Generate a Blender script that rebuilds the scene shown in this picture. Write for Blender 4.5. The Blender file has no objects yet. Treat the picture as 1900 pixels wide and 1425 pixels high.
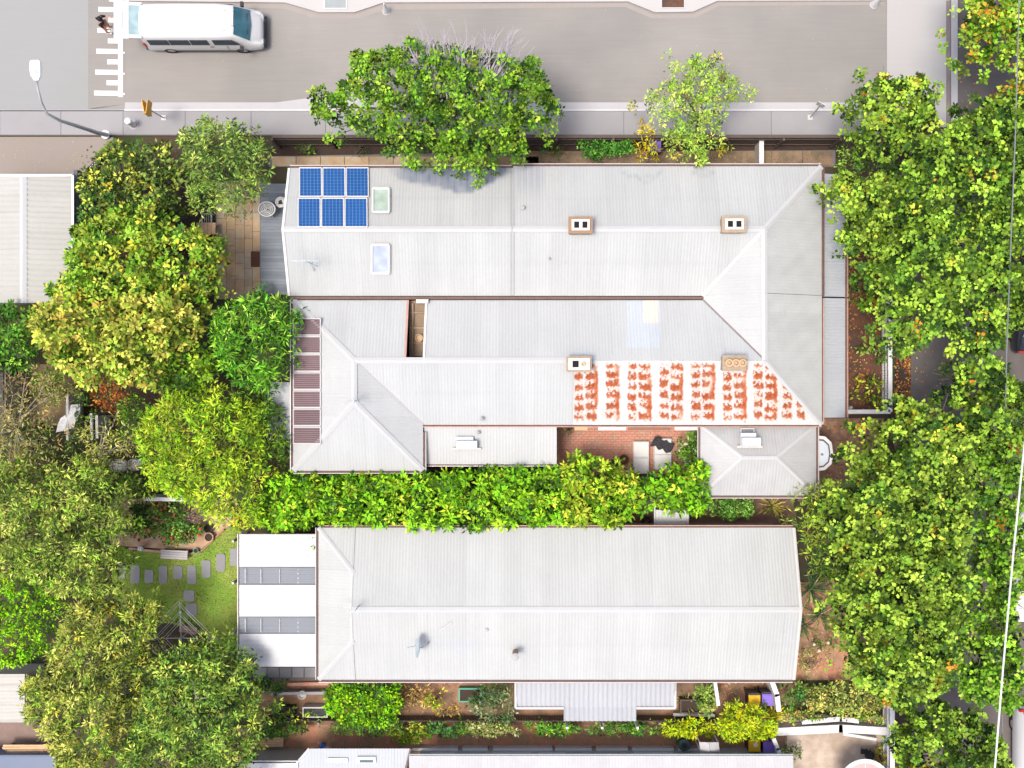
import bpy, math, random
import numpy as np
from mathutils import Vector, Matrix
random.seed(7)
RNG = np.random.default_rng(11)
R = math.radians
SC = bpy.context.scene
COL = SC.collection

# ------------------------------------------------------------------ camera, light, exposure
S = 42.0      # photograph pixels per metre on the ground
H = 50.0      # drone height in metres
cam_d = bpy.data.cameras.new('camera')
cam = bpy.data.objects.new('camera', cam_d); COL.objects.link(cam)
cam.location = (0, 0, H)
cam.rotation_euler = (0, 0, 0)
cam_d.sensor_width = 36.0
cam_d.lens = 36.0 * H / (1900.0 / S)
cam_d.clip_end = 1200
SC.camera = cam

SUN_EL, SUN_AZ = 75.0, 245.0     # azimuth clockwise from picture-top
world = bpy.data.worlds.new('World'); SC.world = world; world.use_nodes = True
wn = world.node_tree.nodes; wl = world.node_tree.links
sky = wn.new('ShaderNodeTexSky'); sky.sky_type = 'NISHITA'; sky.sun_disc = False
sky.sun_elevation = R(SUN_EL); sky.sun_rotation = R(SUN_AZ)
sky.air_density = 0.7; sky.dust_density = 4.0; sky.ozone_density = 0.6
bg = wn['Background']; bg.inputs['Strength'].default_value = 0.147
wl.new(sky.outputs[0], bg.inputs['Color'])
sun_d = bpy.data.lights.new('sun', 'SUN'); sun_d.energy = 1.8; sun_d.angle = R(15); sun_d.color = (1, 0.95, 0.88)
sun = bpy.data.objects.new('sun', sun_d); COL.objects.link(sun)
_az, _el = R(SUN_AZ), R(SUN_EL)
_to = Vector((math.sin(_az) * math.cos(_el), math.cos(_az) * math.cos(_el), math.sin(_el)))
sun.rotation_euler = _to.to_track_quat('Z', 'Y').to_euler()
sun.location = _to * 60
SC.view_settings.view_transform = 'Standard'; SC.view_settings.look = 'None'
SC.view_settings.gamma = 1.0; SC.view_settings.use_curve_mapping = False
SC.view_settings.exposure = 0.58
SC.cycles.max_bounces = 6; SC.cycles.diffuse_bounces = 1; SC.cycles.glossy_bounces = 2
SC.cycles.transmission_bounces = 3; SC.cycles.transparent_max_bounces = 4

# ------------------------------------------------------------------ helpers
def P(px, py, z=0.0):
    k = (H - z) / H / S
    return Vector(((px - 950.0) * k, (712.5 - py) * k, z))

WL = {}
def wloc(o): return WL.get(o.name, Vector((0, 0, 0))) if o is not None else Vector((0, 0, 0))

def thing(name, label, cat, loc, group=None):
    o = bpy.data.objects.new(name, None); COL.objects.link(o)
    o.location = Vector(loc); WL[o.name] = Vector(loc)
    o.empty_display_size = 0.3
    o['label'] = label; o['category'] = cat
    if group: o['group'] = group
    return o

def tag(o, label, cat, group=None):
    o['label'] = label; o['category'] = cat
    if group: o['group'] = group
    return o

def dup(root, loc, label=None):
    r = root.copy(); COL.objects.link(r); r.location = Vector(loc); WL[r.name] = Vector(loc)
    if label: r['label'] = label
    for ch in list(root.children):
        c = ch.copy(); COL.objects.link(c); c.parent = r
        for g in list(ch.children):
            d = g.copy(); COL.objects.link(d); d.parent = c
    return r

class MB:
    def __init__(s): s.v = []; s.f = []; s.m = []; s.cm = 0
    def poly(s, pts):
        n = len(s.v); s.v += [tuple(p) for p in pts]; s.f.append(tuple(range(n, n + len(pts)))); s.m.append(s.cm); return s
    def faces(s, pts, fs):
        n = len(s.v); s.v += [tuple(p) for p in pts]
        for f in fs: s.f.append(tuple(i + n for i in f)); s.m.append(s.cm)
        return s
    def box(s, c, d, rz=0.0, taper=1.0):
        hx, hy, hz = d[0] / 2, d[1] / 2, d[2] / 2; cs, sn = math.cos(rz), math.sin(rz); pts = []
        for z, t in ((-hz, 1.0), (hz, taper)):
            for x, y in ((-hx, -hy), (hx, -hy), (hx, hy), (-hx, hy)):
                x *= t; y *= t
                pts.append((c[0] + x * cs - y * sn, c[1] + x * sn + y * cs, c[2] + z))
        return s.faces(pts, [(3, 2, 1, 0), (4, 5, 6, 7), (0, 1, 5, 4), (1, 2, 6, 5), (2, 3, 7, 6), (3, 0, 4, 7)])
    def prism(s, poly, z0, z1):
        a = 0
        for i in range(len(poly)):
            p, q = poly[i], poly[(i + 1) % len(poly)]; a += p[0] * q[1] - q[0] * p[1]
        if a < 0: poly = list(reversed(poly))
        n = len(poly)
        pts = [(p[0], p[1], z0) for p in poly] + [(p[0], p[1], z1) for p in poly]
        fs = [tuple(range(n - 1, -1, -1)), tuple(range(n, 2 * n))] + [(i, (i + 1) % n, n + (i + 1) % n, n + i) for i in range(n)]
        return s.faces(pts, fs)
    def cyl(s, c, r, h, n=12, r2=None, cap=True):
        r2 = r if r2 is None else r2
        pts = [(c[0] + math.cos(2 * math.pi * i / n) * r, c[1] + math.sin(2 * math.pi * i / n) * r, c[2]) for i in range(n)]
        pts += [(c[0] + math.cos(2 * math.pi * i / n) * r2, c[1] + math.sin(2 * math.pi * i / n) * r2, c[2] + h) for i in range(n)]
        fs = [(i, (i + 1) % n, n + (i + 1) % n, n + i) for i in range(n)]
        if cap: fs += [tuple(range(n - 1, -1, -1)), tuple(range(n, 2 * n))]
        return s.faces(pts, fs)
    def ring(s, c, r0, r1, h, n=20, sy=1.0):
        pts = []
        for r, z in ((r0, 0), (r1, 0), (r1, h), (r0, h)):
            pts += [(c[0] + math.cos(2 * math.pi * i / n) * r, c[1] + math.sin(2 * math.pi * i / n) * r * sy, c[2] + z) for i in range(n)]
        fs = []
        for a, b in ((0, 1), (1, 2), (2, 3), (3, 0)):
            fs += [(a * n + (i + 1) % n, a * n + i, b * n + i, b * n + (i + 1) % n) for i in range(n)]
        return s.faces(pts, fs)
    def lathe(s, c, prof, n=14):
        pts = []
        for r, z in prof:
            pts += [(c[0] + math.cos(2 * math.pi * i / n) * r, c[1] + math.sin(2 * math.pi * i / n) * r, c[2] + z) for i in range(n)]
        fs = []
        for k in range(len(prof) - 1):
            fs += [(k * n + i, k * n + (i + 1) % n, (k + 1) * n + (i + 1) % n, (k + 1) * n + i) for i in range(n)]
        fs.append(tuple((len(prof) - 1) * n + i for i in range(n)))
        return s.faces(pts, fs)
    def tube(s, path, rad, n=6):
        path = [Vector(p) for p in path]
        if not hasattr(rad, '__len__'): rad = [rad] * len(path)
        pts = []
        for i, p in enumerate(path):
            t = (path[min(i + 1, len(path) - 1)] - path[max(i - 1, 0)])
            if t.length < 1e-9: t = Vector((0, 0, 1))
            t.normalize()
            a = Vector((0, 0, 1)) if abs(t.z) < 0.9 else Vector((1, 0, 0))
            u = t.cross(a).normalized(); w = t.cross(u)
            for k in range(n):
                an = 2 * math.pi * k / n
                pts.append(p + (u * math.cos(an) + w * math.sin(an)) * rad[i])
        fs = []
        for i in range(len(path) - 1):
            fs += [(i * n + k, i * n + (k + 1) % n, (i + 1) * n + (k + 1) % n, (i + 1) * n + k) for k in range(n)]
        fs += [tuple(range(n)), tuple((len(path) - 1) * n + k for k in range(n - 1, -1, -1))]
        return s.faces(pts, fs)
    def build(s, name, mats, parent=None, kind=None, smooth=False, origin=None):
        off = wloc(parent) if parent is not None else (Vector(origin) if origin is not None else Vector((0, 0, 0)))
        me = bpy.data.meshes.new(name)
        ox, oy, oz = off
        me.from_pydata([(x - ox, y - oy, z - oz) for x, y, z in s.v], [], s.f)
        if not isinstance(mats, (list, tuple)): mats = [mats]
        for m in mats: me.materials.append(m)
        if len(mats) > 1: me.polygons.foreach_set('material_index', s.m)
        if smooth: me.polygons.foreach_set('use_smooth', [True] * len(me.polygons))
        me.update()
        return link(name, me, parent, kind, origin)

def link(name, me, parent=None, kind=None, origin=None):
    o = bpy.data.objects.new(name, me); COL.objects.link(o)
    if parent is not None:
        o.parent = parent; WL[o.name] = wloc(parent)
    else:
        o.location = Vector(origin) if origin is not None else (0, 0, 0); WL[o.name] = Vector(o.location)
    if kind: o['kind'] = kind
    return o

def part_at(name, me, parent, loc, rz=0.0, scale=(1, 1, 1)):
    o = link(name, me, parent); o.location = Vector(loc) - wloc(parent); o.rotation_euler = (0, 0, rz); o.scale = scale
    return o

# ------------------------------------------------------------------ materials
def nt_new(name):
    m = bpy.data.materials.new(name); m.use_nodes = True
    return m, m.node_tree.nodes, m.node_tree.links, m.node_tree.nodes['Principled BSDF']

def mat(name, c, rough=0.7, var=0.12, scale=3.0, fine=40.0, bump=0.0, metal=0.0, rand=0.0, c2=None, c2scale=0.8, spec=0.4, emit=None, streak=None):
    m, N, L, b = nt_new(name)
    b.inputs['Roughness'].default_value = rough; b.inputs['Metallic'].default_value = metal
    b.inputs['Specular IOR Level'].default_value = spec
    tc = N.new('ShaderNodeTexCoord'); geo = N.new('ShaderNodeNewGeometry')
    def noise(sc, det=4.0, src=None):
        n = N.new('ShaderNodeTexNoise'); n.inputs['Scale'].default_value = sc; n.inputs['Detail'].default_value = det
        L.new(src if src else geo.outputs['Position'], n.inputs['Vector']); return n.outputs['Fac']
    col = N.new('ShaderNodeRGB'); col.outputs[0].default_value = (*c, 1); cur = col.outputs[0]
    if c2 is not None:
        ramp = N.new('ShaderNodeMapRange'); ramp.inputs[1].default_value = 0.42; ramp.inputs[2].default_value = 0.6
        L.new(noise(c2scale, 6.0), ramp.inputs[0])
        mx = N.new('ShaderNodeMixRGB'); mx.inputs['Color2'].default_value = (*c2, 1)
        L.new(ramp.outputs[0], mx.inputs['Fac']); L.new(cur, mx.inputs['Color1']); cur = mx.outputs[0]
    hs = N.new('ShaderNodeHueSaturation'); L.new(cur, hs.inputs['Color'])
    a = N.new('ShaderNodeMath'); a.operation = 'MULTIPLY_ADD'; a.inputs[1].default_value = var * 1.6; a.inputs[2].default_value = 1 - var * 0.8
    L.new(noise(scale), a.inputs[0])
    a2 = N.new('ShaderNodeMath'); a2.operation = 'MULTIPLY_ADD'; a2.inputs[1].default_value = var * 1.6; a2.inputs[2].default_value = 1 - var * 0.8
    if streak:
        mp = N.new('ShaderNodeMapping'); mp.inputs['Scale'].default_value = streak; L.new(geo.outputs['Position'], mp.inputs['Vector'])
        fn = noise(1.0, 4.0, mp.outputs[0])
    else: fn = noise(fine, 2.0)
    L.new(fn, a2.inputs[0])
    mu = N.new('ShaderNodeMath'); mu.operation = 'MULTIPLY'; L.new(a.outputs[0], mu.inputs[0]); L.new(a2.outputs[0], mu.inputs[1]); val = mu.outputs[0]
    if rand:
        oi = N.new('ShaderNodeObjectInfo')
        r_ = N.new('ShaderNodeMath'); r_.operation = 'MULTIPLY_ADD'; r_.inputs[1].default_value = 2 * rand; r_.inputs[2].default_value = 1 - rand
        L.new(oi.outputs['Random'], r_.inputs[0])
        m3 = N.new('ShaderNodeMath'); m3.operation = 'MULTIPLY'; L.new(val, m3.inputs[0]); L.new(r_.outputs[0], m3.inputs[1]); val = m3.outputs[0]
    L.new(val, hs.inputs['Value']); L.new(hs.outputs[0], b.inputs['Base Color'])
    if bump:
        bp = N.new('ShaderNodeBump'); bp.inputs['Strength'].default_value = bump; bp.inputs['Distance'].default_value = 0.02
        L.new(fn, bp.inputs['Height']); L.new(bp.outputs[0], b.inputs['Normal'])
    return m

def mat_paint(name, rough=0.5, rand=0.03):
    """sheet metal whose paint, rust, dirt and painted chimney shade come from the mesh colour 'paint'"""
    m, N, L, b = nt_new(name)
    b.inputs['Roughness'].default_value = rough; b.inputs['Specular IOR Level'].default_value = 0.3
    at = N.new('ShaderNodeAttribute'); at.attribute_name = 'paint'
    geo = N.new('ShaderNodeNewGeometry'); oi = N.new('ShaderNodeObjectInfo')
    n1 = N.new('ShaderNodeTexNoise'); n1.inputs['Scale'].default_value = 0.7; n1.inputs['Detail'].default_value = 5; L.new(geo.outputs['Position'], n1.inputs['Vector'])
    n2 = N.new('ShaderNodeTexNoise'); n2.inputs['Scale'].default_value = 9; n2.inputs['Detail'].default_value = 5; L.new(geo.outputs['Position'], n2.inputs['Vector'])
    ad = N.new('ShaderNodeMath'); ad.operation = 'ADD'; L.new(n1.outputs['Fac'], ad.inputs[0]); L.new(n2.outputs['Fac'], ad.inputs[1])
    a = N.new('ShaderNodeMath'); a.operation = 'MULTIPLY_ADD'; a.inputs[1].default_value = 0.13; a.inputs[2].default_value = 0.87
    L.new(ad.outputs[0], a.inputs[0])
    r_ = N.new('ShaderNodeMath'); r_.operation = 'MULTIPLY_ADD'; r_.inputs[1].default_value = 2 * rand; r_.inputs[2].default_value = 1 - rand
    L.new(oi.outputs['Random'], r_.inputs[0])
    mu = N.new('ShaderNodeMath'); mu.operation = 'MULTIPLY'; L.new(a.outputs[0], mu.inputs[0]); L.new(r_.outputs[0], mu.inputs[1])
    hs = N.new('ShaderNodeHueSaturation'); L.new(at.outputs['Color'], hs.inputs['Color']); L.new(mu.outputs[0], hs.inputs['Value'])
    L.new(hs.outputs[0], b.inputs['Base Color'])
    return m

def mat_leaf(name, trans=0.25, rough=0.5):
    m, N, L, b = nt_new(name)
    at = N.new('ShaderNodeAttribute'); at.attribute_name = 'leaf_color'
    b.inputs['Roughness'].default_value = rough; b.inputs['Specular IOR Level'].default_value = 0.147
    L.new(at.outputs['Color'], b.inputs['Base Color'])
    tr = N.new('ShaderNodeBsdfTranslucent'); hs = N.new('ShaderNodeHueSaturation'); hs.inputs['Value'].default_value = 1.3
    L.new(at.outputs['Color'], hs.inputs['Color']); L.new(hs.outputs[0], tr.inputs['Color'])
    mx = N.new('ShaderNodeMixShader'); mx.inputs[0].default_value = trans
    out = N['Material Output']; L.new(b.outputs[0], mx.inputs[1]); L.new(tr.outputs[0], mx.inputs[2]); L.new(mx.outputs[0], out.inputs['Surface'])
    return m

def mat_glass(name, c, rough=0.12):
    m, N, L, b = nt_new(name)
    b.inputs['Base Color'].default_value = (*c, 1); b.inputs['Roughness'].default_value = rough
    b.inputs['Specular IOR Level'].default_value = 0.45
    geo = N.new('ShaderNodeNewGeometry'); n1 = N.new('ShaderNodeTexNoise'); n1.inputs['Scale'].default_value = 2.5
    L.new(geo.outputs['Position'], n1.inputs['Vector'])
    mx = N.new('ShaderNodeMixRGB'); mx.inputs['Color1'].default_value = (*[v * 0.6 for v in c], 1); mx.inputs['Color2'].default_value = (*[min(1, v * 1.5) for v in c], 1)
    L.new(n1.outputs['Fac'], mx.inputs['Fac']); L.new(mx.outputs[0], b.inputs['Base Color'])
    return m

M = {}
M['ground'] = mat('garden_soil', (0.09, 0.06, 0.042), 0.95, 0.3, 1.5, 30, 0.5, c2=(0.06, 0.075, 0.03), c2scale=0.5)
M['asphalt'] = mat('asphalt', (0.268, 0.255, 0.236), 0.9, 0.09, 0.5, 60, 0.15, c2=(0.318, 0.296, 0.272), c2scale=0.16, streak=(0.5, 9, 1))
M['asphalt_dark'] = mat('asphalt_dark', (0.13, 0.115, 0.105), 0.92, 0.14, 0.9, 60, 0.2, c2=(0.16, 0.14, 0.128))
M['driveway'] = mat('driveway', (0.306, 0.264, 0.234), 0.9, 0.1, 0.8, 25, 0.15, c2=(0.30, 0.255, 0.215))
M['conc_left'] = mat('pale_concrete', (0.315, 0.318, 0.31), 0.85, 0.035, 0.4, 40, 0.05, streak=(0.3, 7, 1))
M['conc_right'] = mat('cross_street_concrete', (0.448, 0.432, 0.418), 0.85, 0.04, 0.5, 40, 0.05, streak=(0.3, 6, 1))
M['footpath'] = mat('footpath_concrete', (0.33, 0.321, 0.324), 0.85, 0.08, 1.2, 30, 0.1, rand=0.06)
M['kerb'] = mat('kerb_concrete', (0.482, 0.469, 0.473), 0.8, 0.07, 2, 30, 0.1)
M['kerb_top'] = mat('kerb_edge', (0.612, 0.594, 0.594), 0.8, 0.08, 3, 30)
M['kerb_n'] = mat('north_footpath_concrete', (0.510, 0.493, 0.476), 0.8, 0.06, 1.0, 30)
M['road_paint'] = mat('road_paint', (0.80, 0.78, 0.74), 0.7, 0.1, 8, 50)
M['grass_base'] = mat('lawn_soil', (0.25, 0.40, 0.06), 0.95, 0.3, 1.6, 30, 0.4, c2=(0.34, 0.41, 0.09), c2scale=0.7)
M['terracotta'] = mat('terracotta_gravel', (0.52, 0.24, 0.15), 0.95, 0.3, 4, 35, 0.4, c2=(0.36, 0.23, 0.14), c2scale=1.2)
M['mulch'] = mat('bark_mulch', (0.16, 0.075, 0.045), 0.95, 0.4, 6, 30, 0.6, c2=(0.10, 0.06, 0.045), c2scale=2.0)
M['dark_mulch'] = mat('dark_mulch', (0.06, 0.04, 0.032), 0.95, 0.35, 5, 30, 0.6)
M['tan_paver'] = mat('tan_paver', (0.483, 0.333, 0.196), 0.9, 0.2, 3, 25, 0.3, rand=0.12, c2=(0.46, 0.38, 0.28), c2scale=1.5)
M['mossy_paver'] = mat('mossy_paver', (0.29, 0.2, 0.13), 0.95, 0.25, 3, 25, 0.3, rand=0.1, c2=(0.2, 0.15, 0.1), c2scale=1.8)
M['sand'] = mat('sandy_gravel', (0.6, 0.42, 0.29), 0.95, 0.2, 5, 40, 0.4, c2=(0.5, 0.3, 0.19), c2scale=2)
M['dry_soil'] = mat('dry_soil', (0.38, 0.27, 0.15), 0.95, 0.25, 3, 30, 0.4, c2=(0.3, 0.23, 0.12), c2scale=1.5)
M['brick'] = mat('paving_brick', (0.68, 0.31, 0.22), 0.9, 0.35, 9, 14, 0.3, c2=(0.58, 0.34, 0.25), c2scale=3)
M['brick_wall'] = mat('brick_wall', (0.33, 0.17, 0.11), 0.9, 0.2, 4, 20, 0.2)
M['render_wall'] = mat('cream_render', (0.558, 0.522, 0.450), 0.9, 0.1, 2, 20)
M['roof'] = mat_paint('painted_sheet_metal')
M['underlay'] = mat('roof_underlay', (0.2, 0.19, 0.18), 0.9, 0.1)
M['cap'] = mat('ridge_capping', (0.53, 0.535, 0.53), 0.5, 0.05, 2, 20)
M['cap_grey'] = mat('grey_flashing', (0.425, 0.425, 0.425), 0.6, 0.1, 3, 20)
M['gutter'] = mat('gutter_lip', (0.595, 0.561, 0.535), 0.6, 0.12, 4, 20)
M['gutter_dirt'] = mat('gutter_trough', (0.16, 0.10, 0.085), 0.9, 0.35, 5, 20)
M['gutter_red'] = mat('red_oxide_gutter', (0.55, 0.33, 0.26), 0.7, 0.25, 5, 20)
M['valley'] = mat('valley_gutter', (0.25, 0.21, 0.2), 0.8, 0.2)
M['white'] = mat('white_paint', (0.78, 0.77, 0.76), 0.5, 0.04, 3, 30)
M['white_old'] = mat('weathered_white_paint', (0.594, 0.576, 0.540), 0.7, 0.18, 5, 30)
M['van_white'] = mat('vehicle_white', (0.70, 0.696, 0.69), 0.25, 0.02, 2, 10, spec=0.5)
M['dark_car'] = mat('vehicle_black', (0.02, 0.022, 0.03), 0.2, 0.05, spec=0.6)
M['blue_car'] = mat('vehicle_blue', (0.07, 0.10, 0.19), 0.25, 0.05, spec=0.6)
M['black'] = mat('black_plastic', (0.025, 0.024, 0.026), 0.6, 0.1)
M['rubber'] = mat('rubber', (0.03, 0.03, 0.03), 0.85, 0.1)
M['rim'] = mat('wheel_rim', (0.45, 0.45, 0.46), 0.4, 0.05, metal=0.6)
M['glass'] = mat_glass('vehicle_glass', (0.05, 0.10, 0.14))
M['glass_pale'] = mat_glass('tailgate_glass', (0.30, 0.42, 0.44))
M['skylight_green'] = mat_glass('greenish_skylight', (0.40, 0.50, 0.42), 0.3)
M['skylight_blue'] = mat_glass('bluish_skylight', (0.40, 0.45, 0.53), 0.3)
M['solar'] = mat('solar_cell', (0.015, 0.085, 0.30), 0.35, 0.25, 6, 25, rand=0.08, spec=0.5)
M['solar_back'] = mat('solar_backing', (0.09, 0.23, 0.46), 0.4, 0.1, spec=0.5)
M['poly'] = mat('brown_polycarbonate', (0.25, 0.175, 0.185), 0.4, 0.15, 2, 20, rand=0.1)
M['grey_poly'] = mat('grey_polycarbonate', (0.306, 0.323, 0.357), 0.4, 0.1, 3, 20)
M['deck'] = mat('grey_deck_board', (0.221, 0.248, 0.284), 0.8, 0.15, 3, 20, 0.2, rand=0.16, streak=(2, 25, 1))
M['chim'] = mat('chimney_brick', (0.40, 0.31, 0.22), 0.9, 0.3, 7, 25, 0.3)
M['chim_brown'] = mat('brown_chimney_brick', (0.34, 0.22, 0.14), 0.9, 0.3, 7, 25, 0.3)
M['chim_cap'] = mat('chimney_render', (0.76, 0.72, 0.66), 0.8, 0.1)
M['soot'] = mat('flue_soot', (0.015, 0.013, 0.014), 0.95, 0.1)
M['fence'] = mat('fence_timber', (0.12, 0.09, 0.075), 0.9, 0.25, 6, 30, rand=0.1)
M['grey_fence'] = mat('grey_fence_timber', (0.3, 0.27, 0.26), 0.9, 0.25, 6, 30)
M['timber'] = mat('raw_timber', (0.68, 0.45, 0.26), 0.8, 0.2, 5, 20, 0.2, rand=0.1, streak=(3, 30, 3))
M['old_timber'] = mat('weathered_timber', (0.36, 0.25, 0.18), 0.85, 0.25, 5, 20, 0.2, rand=0.12)
M['stone'] = mat('bluestone', (0.33, 0.325, 0.335), 0.85, 0.15, 5, 40, 0.2, rand=0.1)
M['bench'] = mat('bench_slat', (0.494, 0.456, 0.456), 0.8, 0.12, 5, 30, rand=0.06)
M['pot'] = mat('clay_pot', (0.58, 0.40, 0.24), 0.8, 0.15)
M['galv'] = mat('galvanised_steel', (0.55, 0.55, 0.55), 0.5, 0.1, metal=0.3)
M['lamp_white'] = mat('lamp_white', (0.78, 0.78, 0.78), 0.45, 0.03)
M['sign_yellow'] = mat('sign_yellow', (0.80, 0.40, 0.02), 0.5, 0.1)
M['bin_green'] = mat('bin_body', (0.035, 0.04, 0.05), 0.5, 0.1)
M['bin_yellow'] = mat('bin_lid_yellow', (0.82, 0.50, 0.01), 0.4, 0.06)
M['bin_purple'] = mat('bin_lid_purple', (0.24, 0.15, 0.62), 0.4, 0.1)
M['cushion'] = mat('lounger_cushion', (0.74, 0.73, 0.70), 0.9, 0.05)
M['cloth'] = mat('charcoal_cloth', (0.05, 0.047, 0.055), 0.95, 0.3, 10, 30)
M['rust_pot'] = mat('rusty_iron', (0.17, 0.08, 0.05), 0.8, 0.3)
M['bark'] = mat('bark', (0.17, 0.13, 0.095), 0.95, 0.3, 8, 30, 0.4)
M['bark_pale'] = mat('pale_bark', (0.42, 0.35, 0.28), 0.9, 0.25, 8, 30, 0.3)
M['twig'] = mat('bare_twig', (0.52, 0.47, 0.50), 0.9, 0.2, 8, 30)
M['leaf'] = mat_leaf('leaf', 0.10, 0.5)
M['straw'] = mat_leaf('dry_leaf', 0.1, 0.9)
M['aqua'] = mat('green_plastic', (0.06, 0.36, 0.24), 0.5, 0.15)
M['blue_plastic'] = mat('blue_plastic', (0.01, 0.18, 0.60), 0.4, 0.1)
M['aerial'] = mat('pale_aluminium', (0.60, 0.66, 0.68), 0.5, 0.05)
M['poly_dark'] = mat('dark_batten_gap', (0.13, 0.09, 0.10), 0.6, 0.2)
M['dish'] = mat('dish_grey', (0.42, 0.50, 0.54), 0.5, 0.05)
M['skin'] = mat('skin', (0.55, 0.30, 0.20), 0.6, 0.05)
M['hair'] = mat('hair', (0.012, 0.01, 0.012), 0.6, 0.1)
M['shirt'] = mat('dark_shirt', (0.03, 0.03, 0.04), 0.9, 0.2)
M['shorts'] = mat('coral_trousers', (0.70, 0.30, 0.18), 0.9, 0.15)
M['pond'] = mat('stone_basin', (0.42, 0.42, 0.39), 0.7, 0.2)
M['pond_water'] = mat('basin_water', (0.30, 0.32, 0.28), 0.2, 0.2)
M['grate'] = mat('tree_grate', (0.33, 0.36, 0.36), 0.7, 0.15, 4, 30)
M['red_flower'] = mat('red_petal', (0.60, 0.03, 0.05), 0.6, 0.15)
M['pale_flower'] = mat('cream_petal', (0.75, 0.74, 0.55), 0.6, 0.1)
M['cable'] = mat('cable_white', (0.74, 0.74, 0.72), 0.5, 0.03)
M['wire'] = mat('cable_grey', (0.2, 0.21, 0.22), 0.6, 0.05)
M['grey_sheet'] = mat('grey_sheet', (0.47, 0.5, 0.52), 0.5, 0.06, 2, 20)
M['pale_blue'] = mat('bay_roof_sheet', (0.60, 0.65, 0.70), 0.5, 0.04)
M['slate_blue'] = mat('slate_blue_sheet', (0.09, 0.13, 0.22), 0.35, 0.1, 2, 20)
M['light_red'] = mat('tail_lamp_red', (0.5, 0.02, 0.02), 0.3, 0.05)
M['lamp_clear'] = mat('headlamp_clear', (0.6, 0.65, 0.7), 0.15, 0.05)

# ------------------------------------------------------------------ foliage
def leaf_mesh(name, base, u, v, n, L, W, colors, parent, material, kind=None, fold=0.18):
    """diamond leaves, one folded quad each; all arrays (N,3)"""
    N_ = len(base); off = np.array(wloc(parent)) if parent is not None else 0
    L = np.broadcast_to(np.asarray(L, float).reshape(-1, 1), (N_, 1)); W = np.broadcast_to(np.asarray(W, float).reshape(-1, 1), (N_, 1))
    b = base - off
    mid = b + u * L * 0.45
    V = np.empty((N_, 4, 3), np.float32)
    V[:, 0] = b; V[:, 1] = mid + v * W * 0.5 + n * W * fold
    V[:, 2] = b + u * L - n * L * 0.06; V[:, 3] = mid - v * W * 0.5 + n * W * fold
    me = bpy.data.meshes.new(name)
    me.vertices.add(N_ * 4); me.vertices.foreach_set('co', V.ravel())
    me.loops.add(N_ * 4); me.loops.foreach_set('vertex_index', np.arange(N_ * 4, dtype=np.int32))
    me.polygons.add(N_); me.polygons.foreach_set('loop_start', np.arange(0, N_ * 4, 4, dtype=np.int32))
    at = me.attributes.new('leaf_color', 'FLOAT_COLOR', 'FACE')
    c4 = np.ones((N_, 4), np.float32); c4[:, :3] = colors; at.data.foreach_set('color', c4.ravel())
    me.materials.append(material); me.update(calc_edges=True); me.validate()
    return link(name, me, parent, kind)

def unit(a): return a / np.maximum(np.linalg.norm(a, axis=1, keepdims=True), 1e-9)

def inside_dist(pts, poly):
    """signed distance to the polygon (positive inside)"""
    x, y = pts[:, 0], pts[:, 1]; n = len(poly); ins = np.zeros(len(pts), bool); dmin = np.full(len(pts), 1e9)
    for i in range(n):
        x1, y1 = poly[i]; x2, y2 = poly[(i + 1) % n]
        c = ((y1 > y) != (y2 > y)) & (x < (x2 - x1) * (y - y1) / ((y2 - y1) if abs(y2 - y1) > 1e-12 else 1e-12) + x1)
        ins ^= c
        dx, dy = x2 - x1, y2 - y1; l2 = dx * dx + dy * dy + 1e-12
        t = np.clip(((x - x1) * dx + (y - y1) * dy) / l2, 0, 1)
        dmin = np.minimum(dmin, np.hypot(x - x1 - t * dx, y - y1 - t * dy))
    return np.where(ins, dmin, -dmin)

def lumps(pts, scale, seed):
    r = np.random.default_rng(seed); out = np.zeros(len(pts))
    for k in range(7):
        a = r.uniform(0, 2 * math.pi); f = 2 * math.pi / scale * r.uniform(0.6, 1.6); ph = r.uniform(0, 6.28)
        out += np.sin((pts[:, 0] * math.cos(a) + pts[:, 1] * math.sin(a)) * f + ph)
    return out / 7.0 * 1.6

def pick(palette, n, rng):
    w = np.array([p[0] for p in palette], float); w /= w.sum()
    idx = rng.choice(len(palette), n, p=w)
    c = np.array([p[1] for p in palette], float)[idx]
    lum = c.mean(1, keepdims=True)
    return np.clip(lum + (c - lum) * 1.08, .004, 1) * 1.22

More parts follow.
